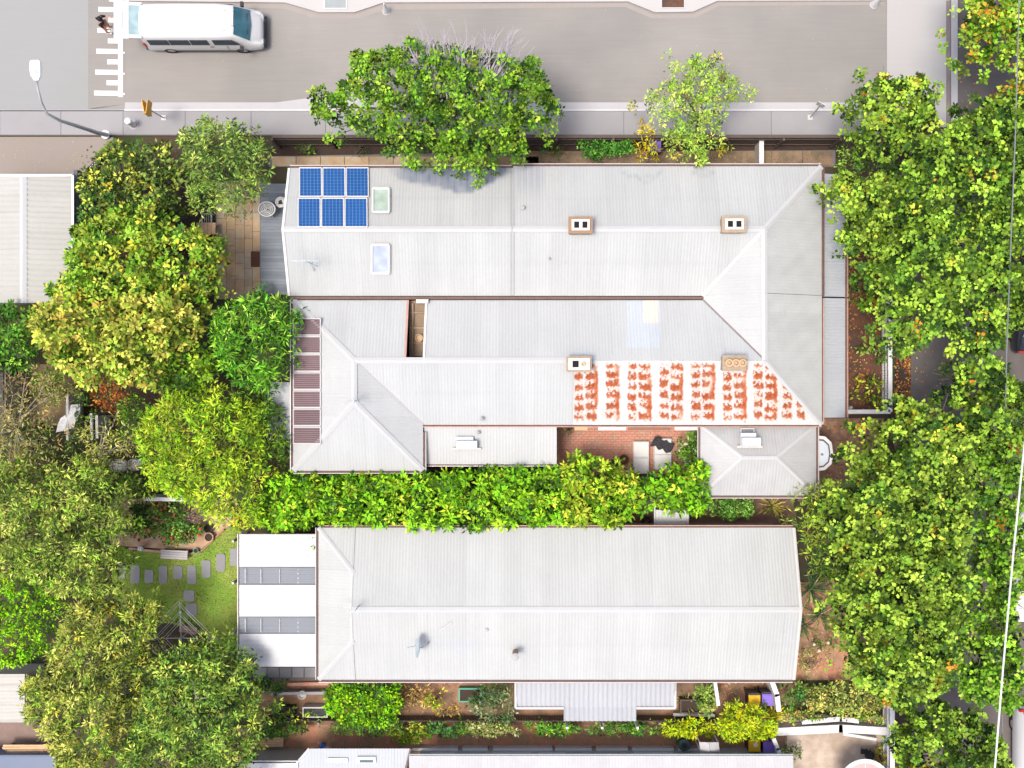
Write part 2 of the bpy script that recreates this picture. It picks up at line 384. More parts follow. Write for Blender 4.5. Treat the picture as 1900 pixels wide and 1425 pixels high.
def crown(parent, poly_px, z_edge, z_top, pal, dens=16, per=10, L=0.16, W=0.07, rc=0.16, depth=0.8, seed=1, lump=1.6, lamp=0.55,
          gap=-0.75, feather=0.22, up=0.55, spread=0.7, vary=0.22, name='crown', material=None, lsize=0.25, dome=0.55, deep=0.5):
    rng = np.random.default_rng(seed)
    poly = [tuple(P(x, y, z_edge + .30 * (z_top - z_edge))[:2]) for x, y in poly_px]
    xs = [p[0] for p in poly]; ys = [p[1] for p in poly]
    bx0, bx1, by0, by1 = min(xs) - .4, max(xs) + .4, min(ys) - .4, max(ys) + .4
    n = int((bx1 - bx0) * (by1 - by0) * dens)
    pt = np.column_stack([rng.uniform(bx0, bx1, n), rng.uniform(by0, by1, n)])
    d = inside_dist(pt, poly)
    keep = d + lumps(pt, 0.9, seed + 5) * feather + rng.normal(0, feather * .3, n) > 0.02
    g = lumps(pt, lump * 0.8, seed + 9)
    keep &= (g > gap) | (rng.random(n) < 0.12)
    pt, d, g = pt[keep], np.maximum(d[keep], 0), g[keep]
    rr = max(d.max() * dome, 0.3)
    t = np.clip(d / rr, 0, 1)
    zs = z_edge + (z_top - z_edge) * np.sqrt(np.maximum(0, 1 - (1 - t) ** 2)) + (lumps(pt, lump, seed + 2) * 1.25 + lumps(pt, lump * .45, seed + 3) * .5) * lamp * np.clip(t + .3, 0, 1)
    dep = np.where(rng.random(len(pt)) < deep, rng.uniform(.6, 2.0, len(pt)) * depth, np.minimum(rng.exponential(depth * .28, len(pt)), depth)) * np.clip(.2 + d / .9, 0, 1)
    C = np.column_stack([pt, np.maximum(zs - dep, 0.15)])
    m = len(C)
    ccol = pick(pal, m, rng)
    cvar = np.clip(np.exp(rng.normal(-.16, vary * 3.3, (m, 1))), 0.10, 1.65)
    k = np.maximum(1, rng.poisson(per, m)); idx = np.repeat(np.arange(m), k); N_ = len(idx)
    dirn = unit(rng.normal(0, 1, (N_, 3)) * np.array([1, 1, .7]) + np.array([0, 0, up]))
    base = C[idx] + dirn * rc * rng.uniform(0.1, 1.0, (N_, 1)) ** .7
    u = unit(dirn * np.array([1, 1, .55]) + rng.normal(0, spread * .5, (N_, 3)))
    upv = unit(np.array([0, 0, 1.0]) + rng.normal(0, .45, (N_, 3)))
    v = unit(np.cross(upv, u)); nn = np.cross(u, v)
    nn *= np.sign(nn[:, 2:3] + 1e-9)
    own = rng.random(N_) < 0.15
    col = ccol[idx] * cvar[idx]
    col[own] = pick(pal, own.sum(), rng)
    col *= np.clip(1 + rng.normal(0, vary * .7, (N_, 1)), .5, 1.6)
    sz = np.clip(1 + rng.normal(0, lsize, N_), .5, 1.7)
    return leaf_mesh(name, base, u, v, nn, L * sz, W * sz, np.clip(col, 0.004, 0.9), parent, material or M['leaf']), C

def limbs(parent, base, C, r0=0.16, n=7, seed=1, material=None, name='trunk', fork=0.45):
    rng = random.Random(seed); b = Vector(base); mb = MB()
    top = Vector((float(C[:, 0].mean()), float(C[:, 1].mean()), float(C[:, 2].max())))
    f = b.lerp(top, fork); f.z = max(f.z, 0.4); j = Vector((rng.uniform(-.1, .1), rng.uniform(-.1, .1), 0))
    mb.tube([b, b.lerp(f, .5) + j, f], [r0 * 1.25, r0, r0 * .8], 8)
    for k in range(n):
        e = Vector(C[rng.randrange(len(C))]); e.z -= 0.12
        m1 = f.lerp(e, .4) + Vector((rng.uniform(-.2, .2), rng.uniform(-.2, .2), rng.uniform(.05, .3)))
        m2 = f.lerp(e, .75) + Vector((rng.uniform(-.15, .15), rng.uniform(-.15, .15), rng.uniform(0, .2)))
        rr = r0 * rng.uniform(.35, .55)
        mb.tube([f, m1, m2, e], [rr, rr * .7, rr * .4, rr * .15], 5)
        for _ in range(2):
            e2 = m2 + (e - m1) * rng.uniform(.3, .6) + Vector((rng.uniform(-.5, .5), rng.uniform(-.5, .5), rng.uniform(-.1, .3)))
            mb.tube([m2, m2.lerp(e2, .5) + Vector((rng.uniform(-.06, .06), rng.uniform(-.06, .06), 0)), e2], [rr * .35, rr * .22, rr * .08], 4)
    return mb.build(name, material or M['bark'], parent)

def tree(name, label, cat, base_px, poly, z_edge, z_top, pal, group=None, r0=0.14, nl=7, bark=None, seed=1, **kw):
    b = P(*base_px, 0)
    t = thing(name, label, cat, b, group)
    c, C = crown(t, poly, z_edge, z_top, pal, seed=seed, **kw)
    limbs(t, b, C, r0, nl, seed, bark)
    return t, C

def shrub(name, label, cat, poly, z_edge, z_top, pal, group=None, seed=1, part='foliage', stem=True, **kw):
    cx = sum(p[0] for p in poly) / len(poly); cy = sum(p[1] for p in poly) / len(poly)
    b = P(cx, cy, 0); t = thing(name, label, cat, b, group)
    kw.setdefault('depth', 0.5); kw.setdefault('lamp', 0.2); kw.setdefault('lump', 0.8); kw.setdefault('feather', .1)
    c, C = crown(t, poly, z_edge, z_top, pal, seed=seed, name=part, **kw)
    if stem: limbs(t, b, C, 0.05, 5, seed, name='stem', fork=.3)
    return t

def spiky(name, label, cat, px, py, n, L, W, pal, z=0.0, group=None, seed=1, tilt=(0.15, 1.25), material=None):
    rng = np.random.default_rng(seed); b = P(px, py, z); t = thing(name, label, cat, b, group)
    a = rng.uniform(0, 2 * math.pi, n); el = rng.uniform(tilt[0], tilt[1], n)
    l = L * rng.uniform(.6, 1.1, n)
    mb = MB(); cols = []
    V = []; B = []; U = []; NN = []; LL = []
    base_c = pick(pal, n, rng) * np.clip(1 + rng.normal(0, .2, (n, 1)), .5, 1.6)
    for i in range(n):
        d = np.array([math.cos(a[i]) * math.cos(el[i]), math.sin(a[i]) * math.cos(el[i]), math.sin(el[i])])
        p = np.array(b) + np.array([math.cos(a[i]), math.sin(a[i]), 0]) * .05 + np.array([0, 0, .08])
        for s_ in range(3):
            B.append(p.copy()); U.append(d.copy()); LL.append(l[i] / 2.4); cols.append(base_c[i])
            p = p + d * l[i] / 3; d = d + np.array([0, 0, -.28]); d /= np.linalg.norm(d)
    B = np.array(B); U = np.array(U); cols = np.array(cols)
    v = unit(np.cross(np.array([[0, 0, 1.0]]), U)); nn = np.cross(U, v)
    leaf_mesh('leaves', B, U, v, nn, np.array(LL), W, cols, t, material or M['leaf'])
    MB().cyl((b.x, b.y, b.z), .07, .18, 7, .04).build('stem', M['bark'], t)
    return t

def ell(cx, cy, rx, ry, n=14, seed=0, j=0.1):
    r = random.Random(seed)
    return [(cx + math.cos(2 * math.pi * i / n) * rx * (1 + r.uniform(-j, j)), cy + math.sin(2 * math.pi * i / n) * ry * (1 + r.uniform(-j, j))) for i in range(n)]
# ------------------------------------------------------------------ the ground and the street
def patch(name, poly_px, z, m, parent=None, kind='structure', thick=None):
    mb = MB(); pts = [P(x, y, z) for x, y in poly_px]
    k = [(p.x, p.y) for p in [P(x, y, 0) for x, y in poly_px]]
    if thick: mb.prism(k, z - thick, z)
    else:
        a = sum(k[i][0] * k[(i + 1) % len(k)][1] - k[(i + 1) % len(k)][0] * k[i][1] for i in range(len(k)))
        pts = [(x, y, z) for x, y in k]
        mb.poly(pts if a > 0 else pts[::-1])
    return mb.build(name, m, parent, kind)

MB().poly([(-260, -260, -0.03), (260, -260, -0.03), (260, 260, -0.03), (-260, 260, -0.03)]).build('ground', M['ground'], kind='structure')
patch('road', [(165, -1500), (1645, -1500), (1645, 212), (165, 212)], 0.0, M['asphalt'])
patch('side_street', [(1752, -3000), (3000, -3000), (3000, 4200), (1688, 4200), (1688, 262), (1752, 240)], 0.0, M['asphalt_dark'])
# raised concrete table at the left with its ramp and white marks
table = patch('raised_road_table', [(-1500, -1500), (165, -1500), (165, 203), (-1500, 203)], 0.10, M['conc_left'], thick=0.12)
ramp = MB()
a0, a1 = P(165, -1500), P(165, 203); b0, b1 = P(232, -1500), P(232, 193)
ramp.faces([(a0.x, a0.y, .1), (a1.x, a1.y, .1), (b1.x, b1.y, .006), (b0.x, b0.y, .006), (a1.x, a1.y, 0), (b1.x, b1.y, 0)], [(0, 1, 2, 3), (1, 4, 5, 2)])
ramp = ramp.build('road_ramp', M['asphalt'], kind='structure')
def zr(px): return 0.1 + (0.006 - 0.1) * (px - 165) / 67.0
def mark(x0, x1, y0, y1):
    p = [P(x0, y1), P(x1, y1), P(x1, y0), P(x0, y0)]
    MB().faces([(q.x, q.y, zr(x) + .005) for q, x in zip(p, (x0, x1, x1, x0))], [(0, 1, 2, 3)]).build('road_marking', M['road_paint'], ramp)
mark(219.5, 228, -420, 180)
yy = 174.0; long_ = True
while yy > -420:
    x0 = 176 + (174 - yy) * .05 if long_ else 198 + (174 - yy) * .03
    mark(x0, 219.2, yy - 5, yy + 4)
    yy -= 19.4; long_ = not long_
for y in (98, 137, 174.5): MB().box((*P(230.5, y)[:2], .018), (.09, .09, .025), 0, .7).build('road_stud', M['white'], ramp)
# right-hand crossing
patch('cross_street_table', [(1645, -1500), (1755, -1500), (1755, 236), (1640, 236), (1645, 200)], 0.05, M['conc_right'], thick=0.07)
patch('cross_street_drain', [(1756, -1500), (1763, -1500), (1763, 240), (1756, 240)], 0.02, M['valley'])
patch('cross_street_kerb', [(1764, -1500), (1776, -1500), (1776, 238), (1764, 238)], 0.06, M['kerb'], thick=.08)
# north footpath with its two tree bays
nf = patch('north_footpath', [(232, -1500), (1640, -1500), (1640, 2), (1330, 3), (1285, 23), (1215, 24), (1165, 4), (712, 6), (658, 24), (592, 24), (530, 6), (232, 3)], 0.10, M['kerb_n'], thick=.12)
patch('north_gutter', [(232, 3.5), (530, 7), (590, 27), (660, 27), (714, 7), (1163, 5), (1213, 27), (1287, 26), (1332, 4), (1640, 3), (1640, 9), (1334, 11), (1290, 33), (1210, 34), (1160, 13), (716, 18), (664, 34), (586, 34), (526, 16), (232, 11)], 0.004, mat('north_gutter_asphalt', (0.35, 0.31, 0.285), 0.9, 0.1, 3, 40))
def grate(x0, x1, y1, m, lab):
    c = P((x0 + x1) / 2, y1 - 20, .1); t = thing('tree_grate', lab, 'grate', c, 'square tree pits in the north footpath')
    w = (x1 - x0) / S; d = 40 / S
    MB().box((c.x, c.y, .108), (w, d, .012)).build('pit_bed', m, t)
    fr = MB()
    for sx in (-1, 1): fr.box((c.x + sx * w / 2, c.y, .118), (.05, d + .05, .03))
    for sy in (-1, 1): fr.box((c.x, c.y + sy * d / 2, .118), (w - .05, .05, .03))
    fr.build('frame', M['galv'], t)
    return t
grate(602, 643, 16, M['grate'], 'grey square tree pit grating in the kerb bulge by the white van')
grate(1227, 1270, 15, M['mulch'], 'square tree pit full of brown leaves in the far kerb bulge')
# south kerb, gutter, footpath of separate bays
patch('south_gutter', [(232, 190), (512, 190), (580, 181), (1000, 181), (1045, 190), (1640, 190), (1640, 203), (232, 203)], 0.006, M['kerb'])
patch('south_kerb', [(232, 203.3), (1640, 203.3), (1640, 207), (232, 207)], 0.12, M['kerb_top'], thick=.14)
patch('south_kerb', [(-1500, 203.3), (232, 203.3), (232, 206), (-1500, 206)], 0.125, M['stone'], thick=.14)
fp = patch('footpath', [(-1500, 207.2), (1645, 207.2), (1645, 252), (-1500, 252)], 0.07, M['underlay'], thick=.08)
xs = [-700, -466, -232, 2, 115, 230, 345, 467, 605, 742, 880, 1018, 1157, 1294, 1430, 1566, 1645]
for i in range(len(xs) - 1):
    k0 = P(xs[i] + .35, 251); k1 = P(xs[i + 1] - .35, 207.6)
    MB().box(((k0.x + k1.x) / 2, (k0.y + k1.y) / 2, .095), (k1.x - k0.x, k1.y - k0.y, .05)).build('footpath_slab', M['footpath'], fp)
# yards
patch('driveway', [(-1500, 254), (212, 254), (150, 327), (-1500, 327)], 0.004, M['driveway'])
patch('side_bed', [(505, 258), (1650, 258), (1650, 292), (505, 292)], 0.004, M['dark_mulch'])
pv = patch('side_path', [(500, 290), (975, 282), (1550, 279), (1550, 310), (500, 310)], 0.02, M['underlay'])
for i, x in enumerate(range(505, 975, 45)):
    k0 = P(x + .6, 309); k1 = P(x + 44.4, 291)
    MB().box(((k0.x + k1.x) / 2, (k0.y + k1.y) / 2, .045), (k1.x - k0.x, k1.y - k0.y, .05)).build('paving_slab', M['tan_paver'], pv)
for i, x in enumerate(range(975, 1545, 57)):
    k0 = P(x + .5, 309); k1 = P(x + 56.5, 281)
    MB().box(((k0.x + k1.x) / 2, (k0.y + k1.y) / 2, .045), (k1.x - k0.x, k1.y - k0.y, .05)).build('paving_slab', M['mossy_paver'], pv)
# back patio of tan pavers
pat = patch('back_patio', [(400, 335), (486, 335), (486, 556), (400, 556)], 0.01, M['underlay'])
rg = random.Random(4)
x_ = 402
for wcol in (19, 16, 17, 15, 15):
    y_ = 338 - rg.uniform(0, 12)
    while y_ < 552:
        h_ = rg.uniform(20, 36); k0 = P(x_ + .3, min(y_ + h_ - .3, 555)); k1 = P(x_ + wcol - .3, max(y_ + .3, 336))
        if k1.y - k0.y > .1:
            MB().box(((k0.x + k1.x) / 2, (k0.y + k1.y) / 2, .03 + rg.uniform(0, .012)), (k1.x - k0.x, k1.y - k0.y, .05)).build('paver', M['tan_paver'], pat)
        y_ += h_
    x_ += wcol
# deck boards at the back of the first house
dk = patch('back_deck', [(484, 342), (560, 342), (560, 548), (484, 548)], 0.20, M['underlay'], thick=.2)
bm_ = MB().box((0, 0, 0), ((548 - 484) / S, .135, .03)); me_ = None
for i in range(34):
    y_ = P(0, 344 + i * 6.05, .23).y
    if me_ is None:
        o = bm_.build('deck_board', M['deck'], dk); me_ = o.data; o.location = (P(516, 0, .23).x, y_, .225)
    else: part_at('deck_board', me_, dk, (P(516, 0, .23).x, y_, .225 + rg.uniform(0, .004)))
# brick courtyard: real bricks in one mesh
patch('courtyard', [(1030, 786), (1302, 786), (1302, 880), (1030, 880)], 0.004, M['terracotta'])
bk = MB(); p0 = P(1034, 876); p1 = P(1300, 788)
y_ = p0.y; row = 0
while y_ < p1.y:
    x_ = p0.x - (.12 if row % 2 else 0)
    while x_ < p1.x:
        bk.box((x_ + .117, y_ + .055, .03 + rg.uniform(0, .008)), (.222, .1, .06)); x_ += .235
    y_ += .112; row += 1
bk = bk.build('brick_paving', M['brick'], None, 'stuff')
vcol = bk
# lawn, stepping stones and grass blades
lawn_poly = [(205, 1010), (240, 1018), (300, 1020), (345, 1030), (375, 1020), (400, 998), (432, 972), (448, 985), (448, 1196), (415, 1200), (380, 1180), (300, 1150), (210, 1110)]
lawn = patch('lawn', lawn_poly, 0.01, M['grass_base'])
for (px, py, w, h) in [(226, 1058, 16, 30), (251, 1065, 18, 36), (277, 1069, 18, 26), (303, 1065.5, 17, 35), (330.5, 1062, 18, 26), (356, 1066, 19, 36), (383, 1055, 18, 35), (410, 1044, 18, 34), (435, 1034, 17, 34), (351, 1105, 21, 21), (356, 1131, 22, 24)]:
    c = P(px, py); w /= S; h /= S
    pr = [(c.x + sx * w / 2 * rg.uniform(.86, 1.0) + ox, c.y + sy * h / 2 * rg.uniform(.9, 1) + oy) for sx, sy, ox, oy in
          ((-1, -.8, 0, 0), (-.75, -1, 0, 0), (.75, -1, 0, 0), (1, -.8, 0, 0), (1, .8, 0, 0), (.7, 1, 0, 0), (-.7, 1, 0, 0), (-1, .8, 0, 0))]
    MB().prism(pr, 0.0, .05).build('stepping_stone', M['stone'], lawn)
g = np.random.default_rng(3); pp = [tuple(P(x, y)[:2]) for x, y in lawn_poly]
gx = np.column_stack([g.uniform(P(205, 0).x, P(448, 0).x, 26000), g.uniform(P(0, 1200).y, P(0, 970).y, 26000)])
gx = gx[inside_dist(gx, pp) > .02]; ng = len(gx)
uu = unit(np.column_stack([g.normal(0, .5, ng), g.normal(0, .5, ng), np.full(ng, .8)])); vv = unit(np.cross(uu, g.normal(0, 1, (ng, 3)))); nn = np.cross(uu, vv)
gl = lumps(gx, 1.6, 5)[:, None]
gc = pick([(3, (.21, .36, .05)), (2, (.29, .41, .07)), (1, (.40, .42, .12)), (1, (.14, .27, .035))], ng, g) * (1 + .3 * gl)
leaf_mesh('lawn_grass', np.column_stack([gx, np.full(ng, .01)]), uu, vv, nn, .06, .022, np.clip(gc, .01, .8), None, M['leaf'], 'stuff')
# other bare patches
patch('rose_bed', [(205, 925), (440, 925), (440, 965), (398, 998), (372, 1020), (300, 1018), (205, 1012)], 0.006, M['sand'])
patch('front_bed', [(1568, 430), (1648, 430), (1648, 765), (1568, 765)], 0.004, M['mulch'])
patch('verge', [(1660, 262), (1690, 262), (1690, 4000), (1648, 4000), (1648, 770), (1660, 770)], 0.002, M['dark_mulch'])
patch('side_entry', [(1490, 776), (1640, 776), (1640, 880), (1500, 930), (1480, 930)], 0.004, mat('leafy_brick_path', (0.30, 0.17, 0.12), .95, .35, 6, 30, .4, c2=(.40, .24, .15), c2scale=3))
patch('gravel_path', [(1200, 925), (1470, 925), (1480, 975), (1165, 980), (1165, 950)], 0.004, mat('brown_path', (0.24, 0.14, 0.10), .95, .3, 4, 30, .4))
patch('front_garden_bed', [(1472, 1080), (1560, 1080), (1590, 1262), (1470, 1262)], 0.004, M['terracotta'])
patch('side_yard', [(470, 1240), (1480, 1240), (1480, 1345), (470, 1345)], 0.002, mat('side_yard_soil', (0.22, 0.14, 0.09), .95, .35, 3, 30, .4, c2=(.36, .2, .12), c2scale=1))
patch('brick_path', [(440, 1345), (1460, 1345), (1460, 1432), (440, 1432)], 0.006, M['terracotta'])
patch('front_yard', [(1440, 1330), (1655, 1330), (1655, 1600), (1440, 1600)], 0.004, mat('pale_front_paving', (0.44, 0.34, 0.26), .9, .2, 3, 30, .3, c2=(.62, .5, .4), c2scale=1))
patch('neighbour_yard', [(8, 676), (150, 676), (150, 790), (8, 790)], 0.004, M['dry_soil'])
patch('lane', [(-1500, 1330), (110, 1330), (110, 1700), (-1500, 1700)], 0.004, mat('lane_soil', (0.27, 0.19, 0.16), .95, .25, 3, 30, .3))
patch('back_bed', [(140, 330), (402, 330), (402, 560), (140, 560)], 0.002, M['dark_mulch'])

# ------------------------------------------------------------------ roofs
W0 = np.array([0.473, 0.481, 0.468])
def paint_plain(px, py, c=W0): return np.tile(c, (len(px), 1))

def newell(pts):
    n = Vector((0, 0, 0))
    for i in range(len(pts)):
        n += (pts[i]).cross(pts[(i + 1) % len(pts)])
    return n.normalized()

def slope(roof, pts, paint=None, sheet=0.76, pitch=0.13, amp=0.0045, name='roof_sheet', fstep=0.16, lift=0.0, edir=None, m=None, under=True, ub=None):
    pts = [Vector(p) for p in pts]; n = newell(pts)
    if n.z < 0: n = -n
    if edir is None:
        e = Vector((0, 0, 1)).cross(n)
        e = e.normalized()
    else: e = (Vector(edir) - n * Vector(edir).dot(n)).normalized()
    f = n.cross(e).normalized(); o = pts[0]
    Q = [((p - o).dot(e), (p - o).dot(f)) for p in pts]
    es = [q[0] for q in Q]; e0, e1 = min(es), max(es)
    def rng_f(E):
        lo, hi = 1e9, -1e9
        for i in range(len(Q)):
            (a, b), (c, d) = Q[i], Q[(i + 1) % len(Q)]
            if abs(a - c) < 1e-9:
                if abs(a - E) < 1e-6: lo, hi = min(lo, b, d), max(hi, b, d)
                continue
            t = (E - a) / (c - a)
            if -1e-6 <= t <= 1 + 1e-6:
                y = b + (d - b) * t; lo, hi = min(lo, y), max(hi, y)
        return (lo, hi) if hi >= lo else (0, 0)
    off = wloc(roof); k0 = math.floor(e0 / sheet); k1 = math.ceil(e1 / sheet); st = pitch / 4
    for k in range(k0, k1):
        a, b = max(e0, k * sheet), min(e1, (k + 1) * sheet)
        if b - a < 0.02: continue
        E = [a] + [j * st for j in range(math.ceil((a + .004) / st), math.floor((b - .004) / st) + 1)] + [b] + [x for x in es if a < x < b]
        E = sorted(set(E)); ff = [rng_f(x) for x in E]
        span = max(h - l for l, h in ff)
        if span < .05: continue
        mm = max(1, int(span / fstep))
        t = np.linspace(0, 1, mm + 1)
        Ea = np.array(E); lo = np.array([x[0] for x in ff]); hi = np.array([x[1] for x in ff])
        F = lo[:, None] + (hi - lo)[:, None] * t[None, :]
        hgt = amp * np.cos(2 * math.pi * Ea / pitch) + lift + (.004 if k % 2 else 0)
        V = (np.array(o)[None, None] + Ea[:, None, None] * np.array(e) + F[..., None] * np.array(f) + hgt[:, None, None] * np.array(n)).reshape(-1, 3)
        nE, nF = len(E), mm + 1
        fs = [(i * nF + j, (i + 1) * nF + j, (i + 1) * nF + j + 1, i * nF + j + 1) for i in range(nE - 1) for j in range(mm)]
        me = bpy.data.meshes.new(name); me.from_pydata((V - np.array(off)).tolist(), [], fs)
        kk = S * H / (H - V[:, 2]); px = 950 + V[:, 0] * kk; py = 712.5 - V[:, 1] * kk
        c = (paint or paint_plain)(px, py)
        at = me.attributes.new('paint', 'FLOAT_COLOR', 'POINT'); c4 = np.ones((len(V), 4), np.float32); c4[:, :3] = c; at.data.foreach_set('color', c4.ravel())
        me.materials.append(m or M['roof']); me.polygons.foreach_set('use_smooth', [True] * len(me.polygons)); me.update()
        link(name, me, roof)
    if under:
        p = [q - n * .05 for q in pts]
        if newell(p).z < 0: p = p[::-1]
        ub.poly(p)

def cap(roof, p, q, w=0.24, m=None, z=.045, name='ridge_cap', drop=.42):
    p, q = Vector(p), Vector(q); d = (q - p); hd = Vector((d.x, d.y, 0)).normalized(); s = Vector((-hd.y, hd.x, 0)) * (w / 2)
    u = Vector((0, 0, z)); l = Vector((0, 0, z - w / 2 * drop))
    MB().faces([p + s + l, q + s + l, q + u, p + u, p - s + l, q - s + l], [(0, 3, 2, 1), (3, 4, 5, 2)]).build(name, m or M['cap'], roof)

def gutter(root, p, q, out, m=None, w=.13, name='gutter'):
    """open trough along an eave: lip, floor and dirt, out = outward direction"""
    p, q = Vector(p), Vector(q); o = Vector(out).normalized(); z = Vector((0, 0, 1)); mb = MB()
    prof = [(0.0, -.01), (0.0, -.09), (w, -.09), (w, 0.0), (w - .03, 0.0), (w - .03, -.05), (.02, -.05)]
    A = [p + o * a + z * b for a, b in prof]; B = [q + o * a + z * b for a, b in prof]
    for i in range(len(prof) - 1):
        mb.cm = 1 if i == 5 else 0
        mb.faces([A[i], B[i], B[i + 1], A[i + 1]], [(0, 1, 2, 3)])
    return mb.build(name, [m or M['gutter'], M['gutter_dirt']], root)

def walls(root, poly_px, ztop, m=None, zpx=None, name='wall'):
    k = [P(x, y, zpx if zpx is not None else ztop)[:2] for x, y in poly_px]
    MB().prism([tuple(a) for a in k], 0.0, ztop).build(name, m or M['render_wall'], root)

def chimney(root, px0, py0, px1, py1, ztop, brick, kind='flues'):
    c0 = P(px0, py1, ztop); c1 = P(px1, py0, ztop); cx, cy = (c0.x + c1.x) / 2, (c0.y + c1.y) / 2; w, d = c1.x - c0.x, c1.y - c0.y
    mb = MB().box((cx, cy, ztop - .9), (w * .86, d * .84, 1.6)); mb.box((cx, cy, ztop - .30), (w * .93, d * .92, .14))
    mb.box((cx, cy, ztop - .15), (w, d, .14))
    ch = mb.build('chimney', brick, root)
    fl = MB().box((cx, cy, ztop - 2.05 + .62), (w * 1.1, d * 1.12, .1)).build('lead_flashing', M['cap_grey'], ch)
    if kind == 'flues':
        MB().box((cx, cy, ztop - .04), (w * .74, d * .64, .1)).build('chimney_cap', M['chim_cap'], ch)
        for s_ in (-.17, .17):
            MB().box((cx + s_ * w, cy - .0, ztop + .02), (w * .2, d * .36, .03)).build('flue', M['soot'], ch)
    elif kind == 'one':
        MB().box((cx, cy, ztop - .04), (w * .84, d * .74, .1)).build('chimney_cap', M['chim_cap'], ch)
        MB().box((cx - .14 * w, cy, ztop + .02), (w * .24, d * .42, .03)).build('flue', M['soot'], ch)
        MB().ring((cx + .17 * w, cy, ztop + .0), .05, .1, .12, 10).build('chimney_pot', M['pot'], ch)
    else:
        for s_ in (-.26, .02, .3):
            MB().lathe((cx + s_ * w, cy, ztop - .09), [(.15, 0), (.13, .2), (.16, .22), (.16, .26), (.1, .27), (.08, .12)], 12).build('chimney_pot', M['pot'], ch)
    return ch

def vent(root, px, py, z, r=.09, h=.3, m=None, name='vent_pipe'):
    c = P(px, py, z); v = MB().cyl((c.x, c.y, z - h), r * .7, h, 10).build(name, m or M['galv'], root)
    MB().lathe((c.x, c.y, z), [(r, -.02), (r, .03), (r * .3, .07)], 10).build('vent_cap', M['cap_grey'], v)

def antenna(root, px, py, z, zb, ang, L=1.3, n=8, name='antenna', lean=(0, 0)):
    c = P(px, py, z); b = Vector((c.x + lean[0], c.y + lean[1], zb))
    a = MB().tube([b, c], .022, 6).build(name, M['aerial'], root)
    d = Vector((math.cos(ang), math.sin(ang), 0)); s = Vector((-d.y, d.x, 0))
    MB().tube([c - d * L / 2, c + d * L / 2], .016, 5).build('boom', M['aerial'], a)
    for i in range(n):
        p = c + d * L * (i / (n - 1) - .5); w = L * .38 - .028 * i
        MB().tube([p - s * w, p + s * w], .010, 4).build('antenna_rod', M['aerial'], a)

def begin_house(label, cx, cy, name='house', cat='house', group=None):
    r = thing(name, label, cat, P(cx, cy, 0), group)
    return r
def end_roof(ub, rf, m=None):
    me = bpy.data.meshes.new('roof'); o = wloc(rf)
    return me
def start_roof(root):
    o = bpy.data.objects.new('roof', bpy.data.meshes.new('roof')); COL.objects.link(o); o.parent = root; WL[o.name] = wloc(root); return o
def finish_roof(rf, ub, m=None):
    off = wloc(rf); rf.data.from_pydata([(x - off.x, y - off.y, z - off.z) for x, y, z in ub.v], [], ub.f); rf.data.materials.append(m or M['underlay']); rf.data.update()

def smooth(a, b, x): t = np.clip((x - a) / (b - a), 0, 1); return t * t * (3 - 2 * t)
def wob(px, py, sc, seed): return lumps(np.column_stack([px, py]), sc, seed)
def blend(c, col, f): return c * (1 - f[:, None]) + np.array(col)[None] * f[:, None]

def weather(c, px, py, lap=(), k=1.0):
    s1 = lumps(np.column_stack([px * 1.0, py * .045]), 7.0, 91); s2 = lumps(np.column_stack([px, py * .10]), 23.0, 92); s3 = wob(px, py, 150, 93)
    m = np.clip(.35 * s1 + .45 * s2 + .5 * s3, -1, 1)
    c = c * (1 - .035 * k * m)[:, None]
    for y in lap: c = blend(c, (.40, .41, .41), np.exp(-((py - y) / 1.0) ** 2) * .35)
    return np.clip(c * 1.025, 0, 1)
ZE, ZR = 3.3, 4.6
def ridge_y(py): return P(0, py, ZR).y
# ---- first house: north half of the pair
h1 = begin_house('long pale grey iron roofed house with blue solar panels and two brick chimneys', 1030, 428)
rf = start_roof(h1); ub = MB()
def paint_h1(px, py):
    c = paint_plain(px, py, np.array([0.469, 0.480, 0.468]))
    streak = .6 + .4 * np.sin(px * .9) * np.sin(px * .37 + 1)
    # blue-grey blotch below the street tree, with a lobed lower edge
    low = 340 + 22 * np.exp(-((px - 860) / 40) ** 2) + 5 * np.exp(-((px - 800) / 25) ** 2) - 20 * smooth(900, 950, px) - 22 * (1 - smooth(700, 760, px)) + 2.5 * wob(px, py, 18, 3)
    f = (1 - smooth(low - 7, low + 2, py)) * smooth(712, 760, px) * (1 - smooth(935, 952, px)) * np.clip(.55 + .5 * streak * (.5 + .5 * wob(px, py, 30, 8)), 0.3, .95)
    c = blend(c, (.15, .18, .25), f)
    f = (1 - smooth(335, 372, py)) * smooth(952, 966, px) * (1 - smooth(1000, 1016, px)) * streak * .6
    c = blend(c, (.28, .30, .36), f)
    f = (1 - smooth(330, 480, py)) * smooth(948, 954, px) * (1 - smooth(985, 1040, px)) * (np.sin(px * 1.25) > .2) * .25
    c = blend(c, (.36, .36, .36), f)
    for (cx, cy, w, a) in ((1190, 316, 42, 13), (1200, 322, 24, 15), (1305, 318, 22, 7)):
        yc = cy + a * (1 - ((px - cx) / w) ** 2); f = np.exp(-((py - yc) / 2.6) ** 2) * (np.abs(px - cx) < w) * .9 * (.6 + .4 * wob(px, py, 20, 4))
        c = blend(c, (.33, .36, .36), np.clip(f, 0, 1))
    return weather(c, px, py, (368, 487), 1.3)
xa, xb, xc = P(538, 0, ZE).x, P(949, 0, ZE).x, P(952, 0, ZE).x
yn0, yn1, ys, yr = P(0, 312, ZE).y, P(0, 309, ZE).y, P(0, 549, ZE).y, ridge_y(425)
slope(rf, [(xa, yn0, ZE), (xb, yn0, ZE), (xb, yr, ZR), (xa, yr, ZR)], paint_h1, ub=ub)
slope(rf, [(xa, ys, ZE), (xb, ys, ZE), (xb, yr, ZR), (xa, yr, ZR)], paint_h1, ub=ub)
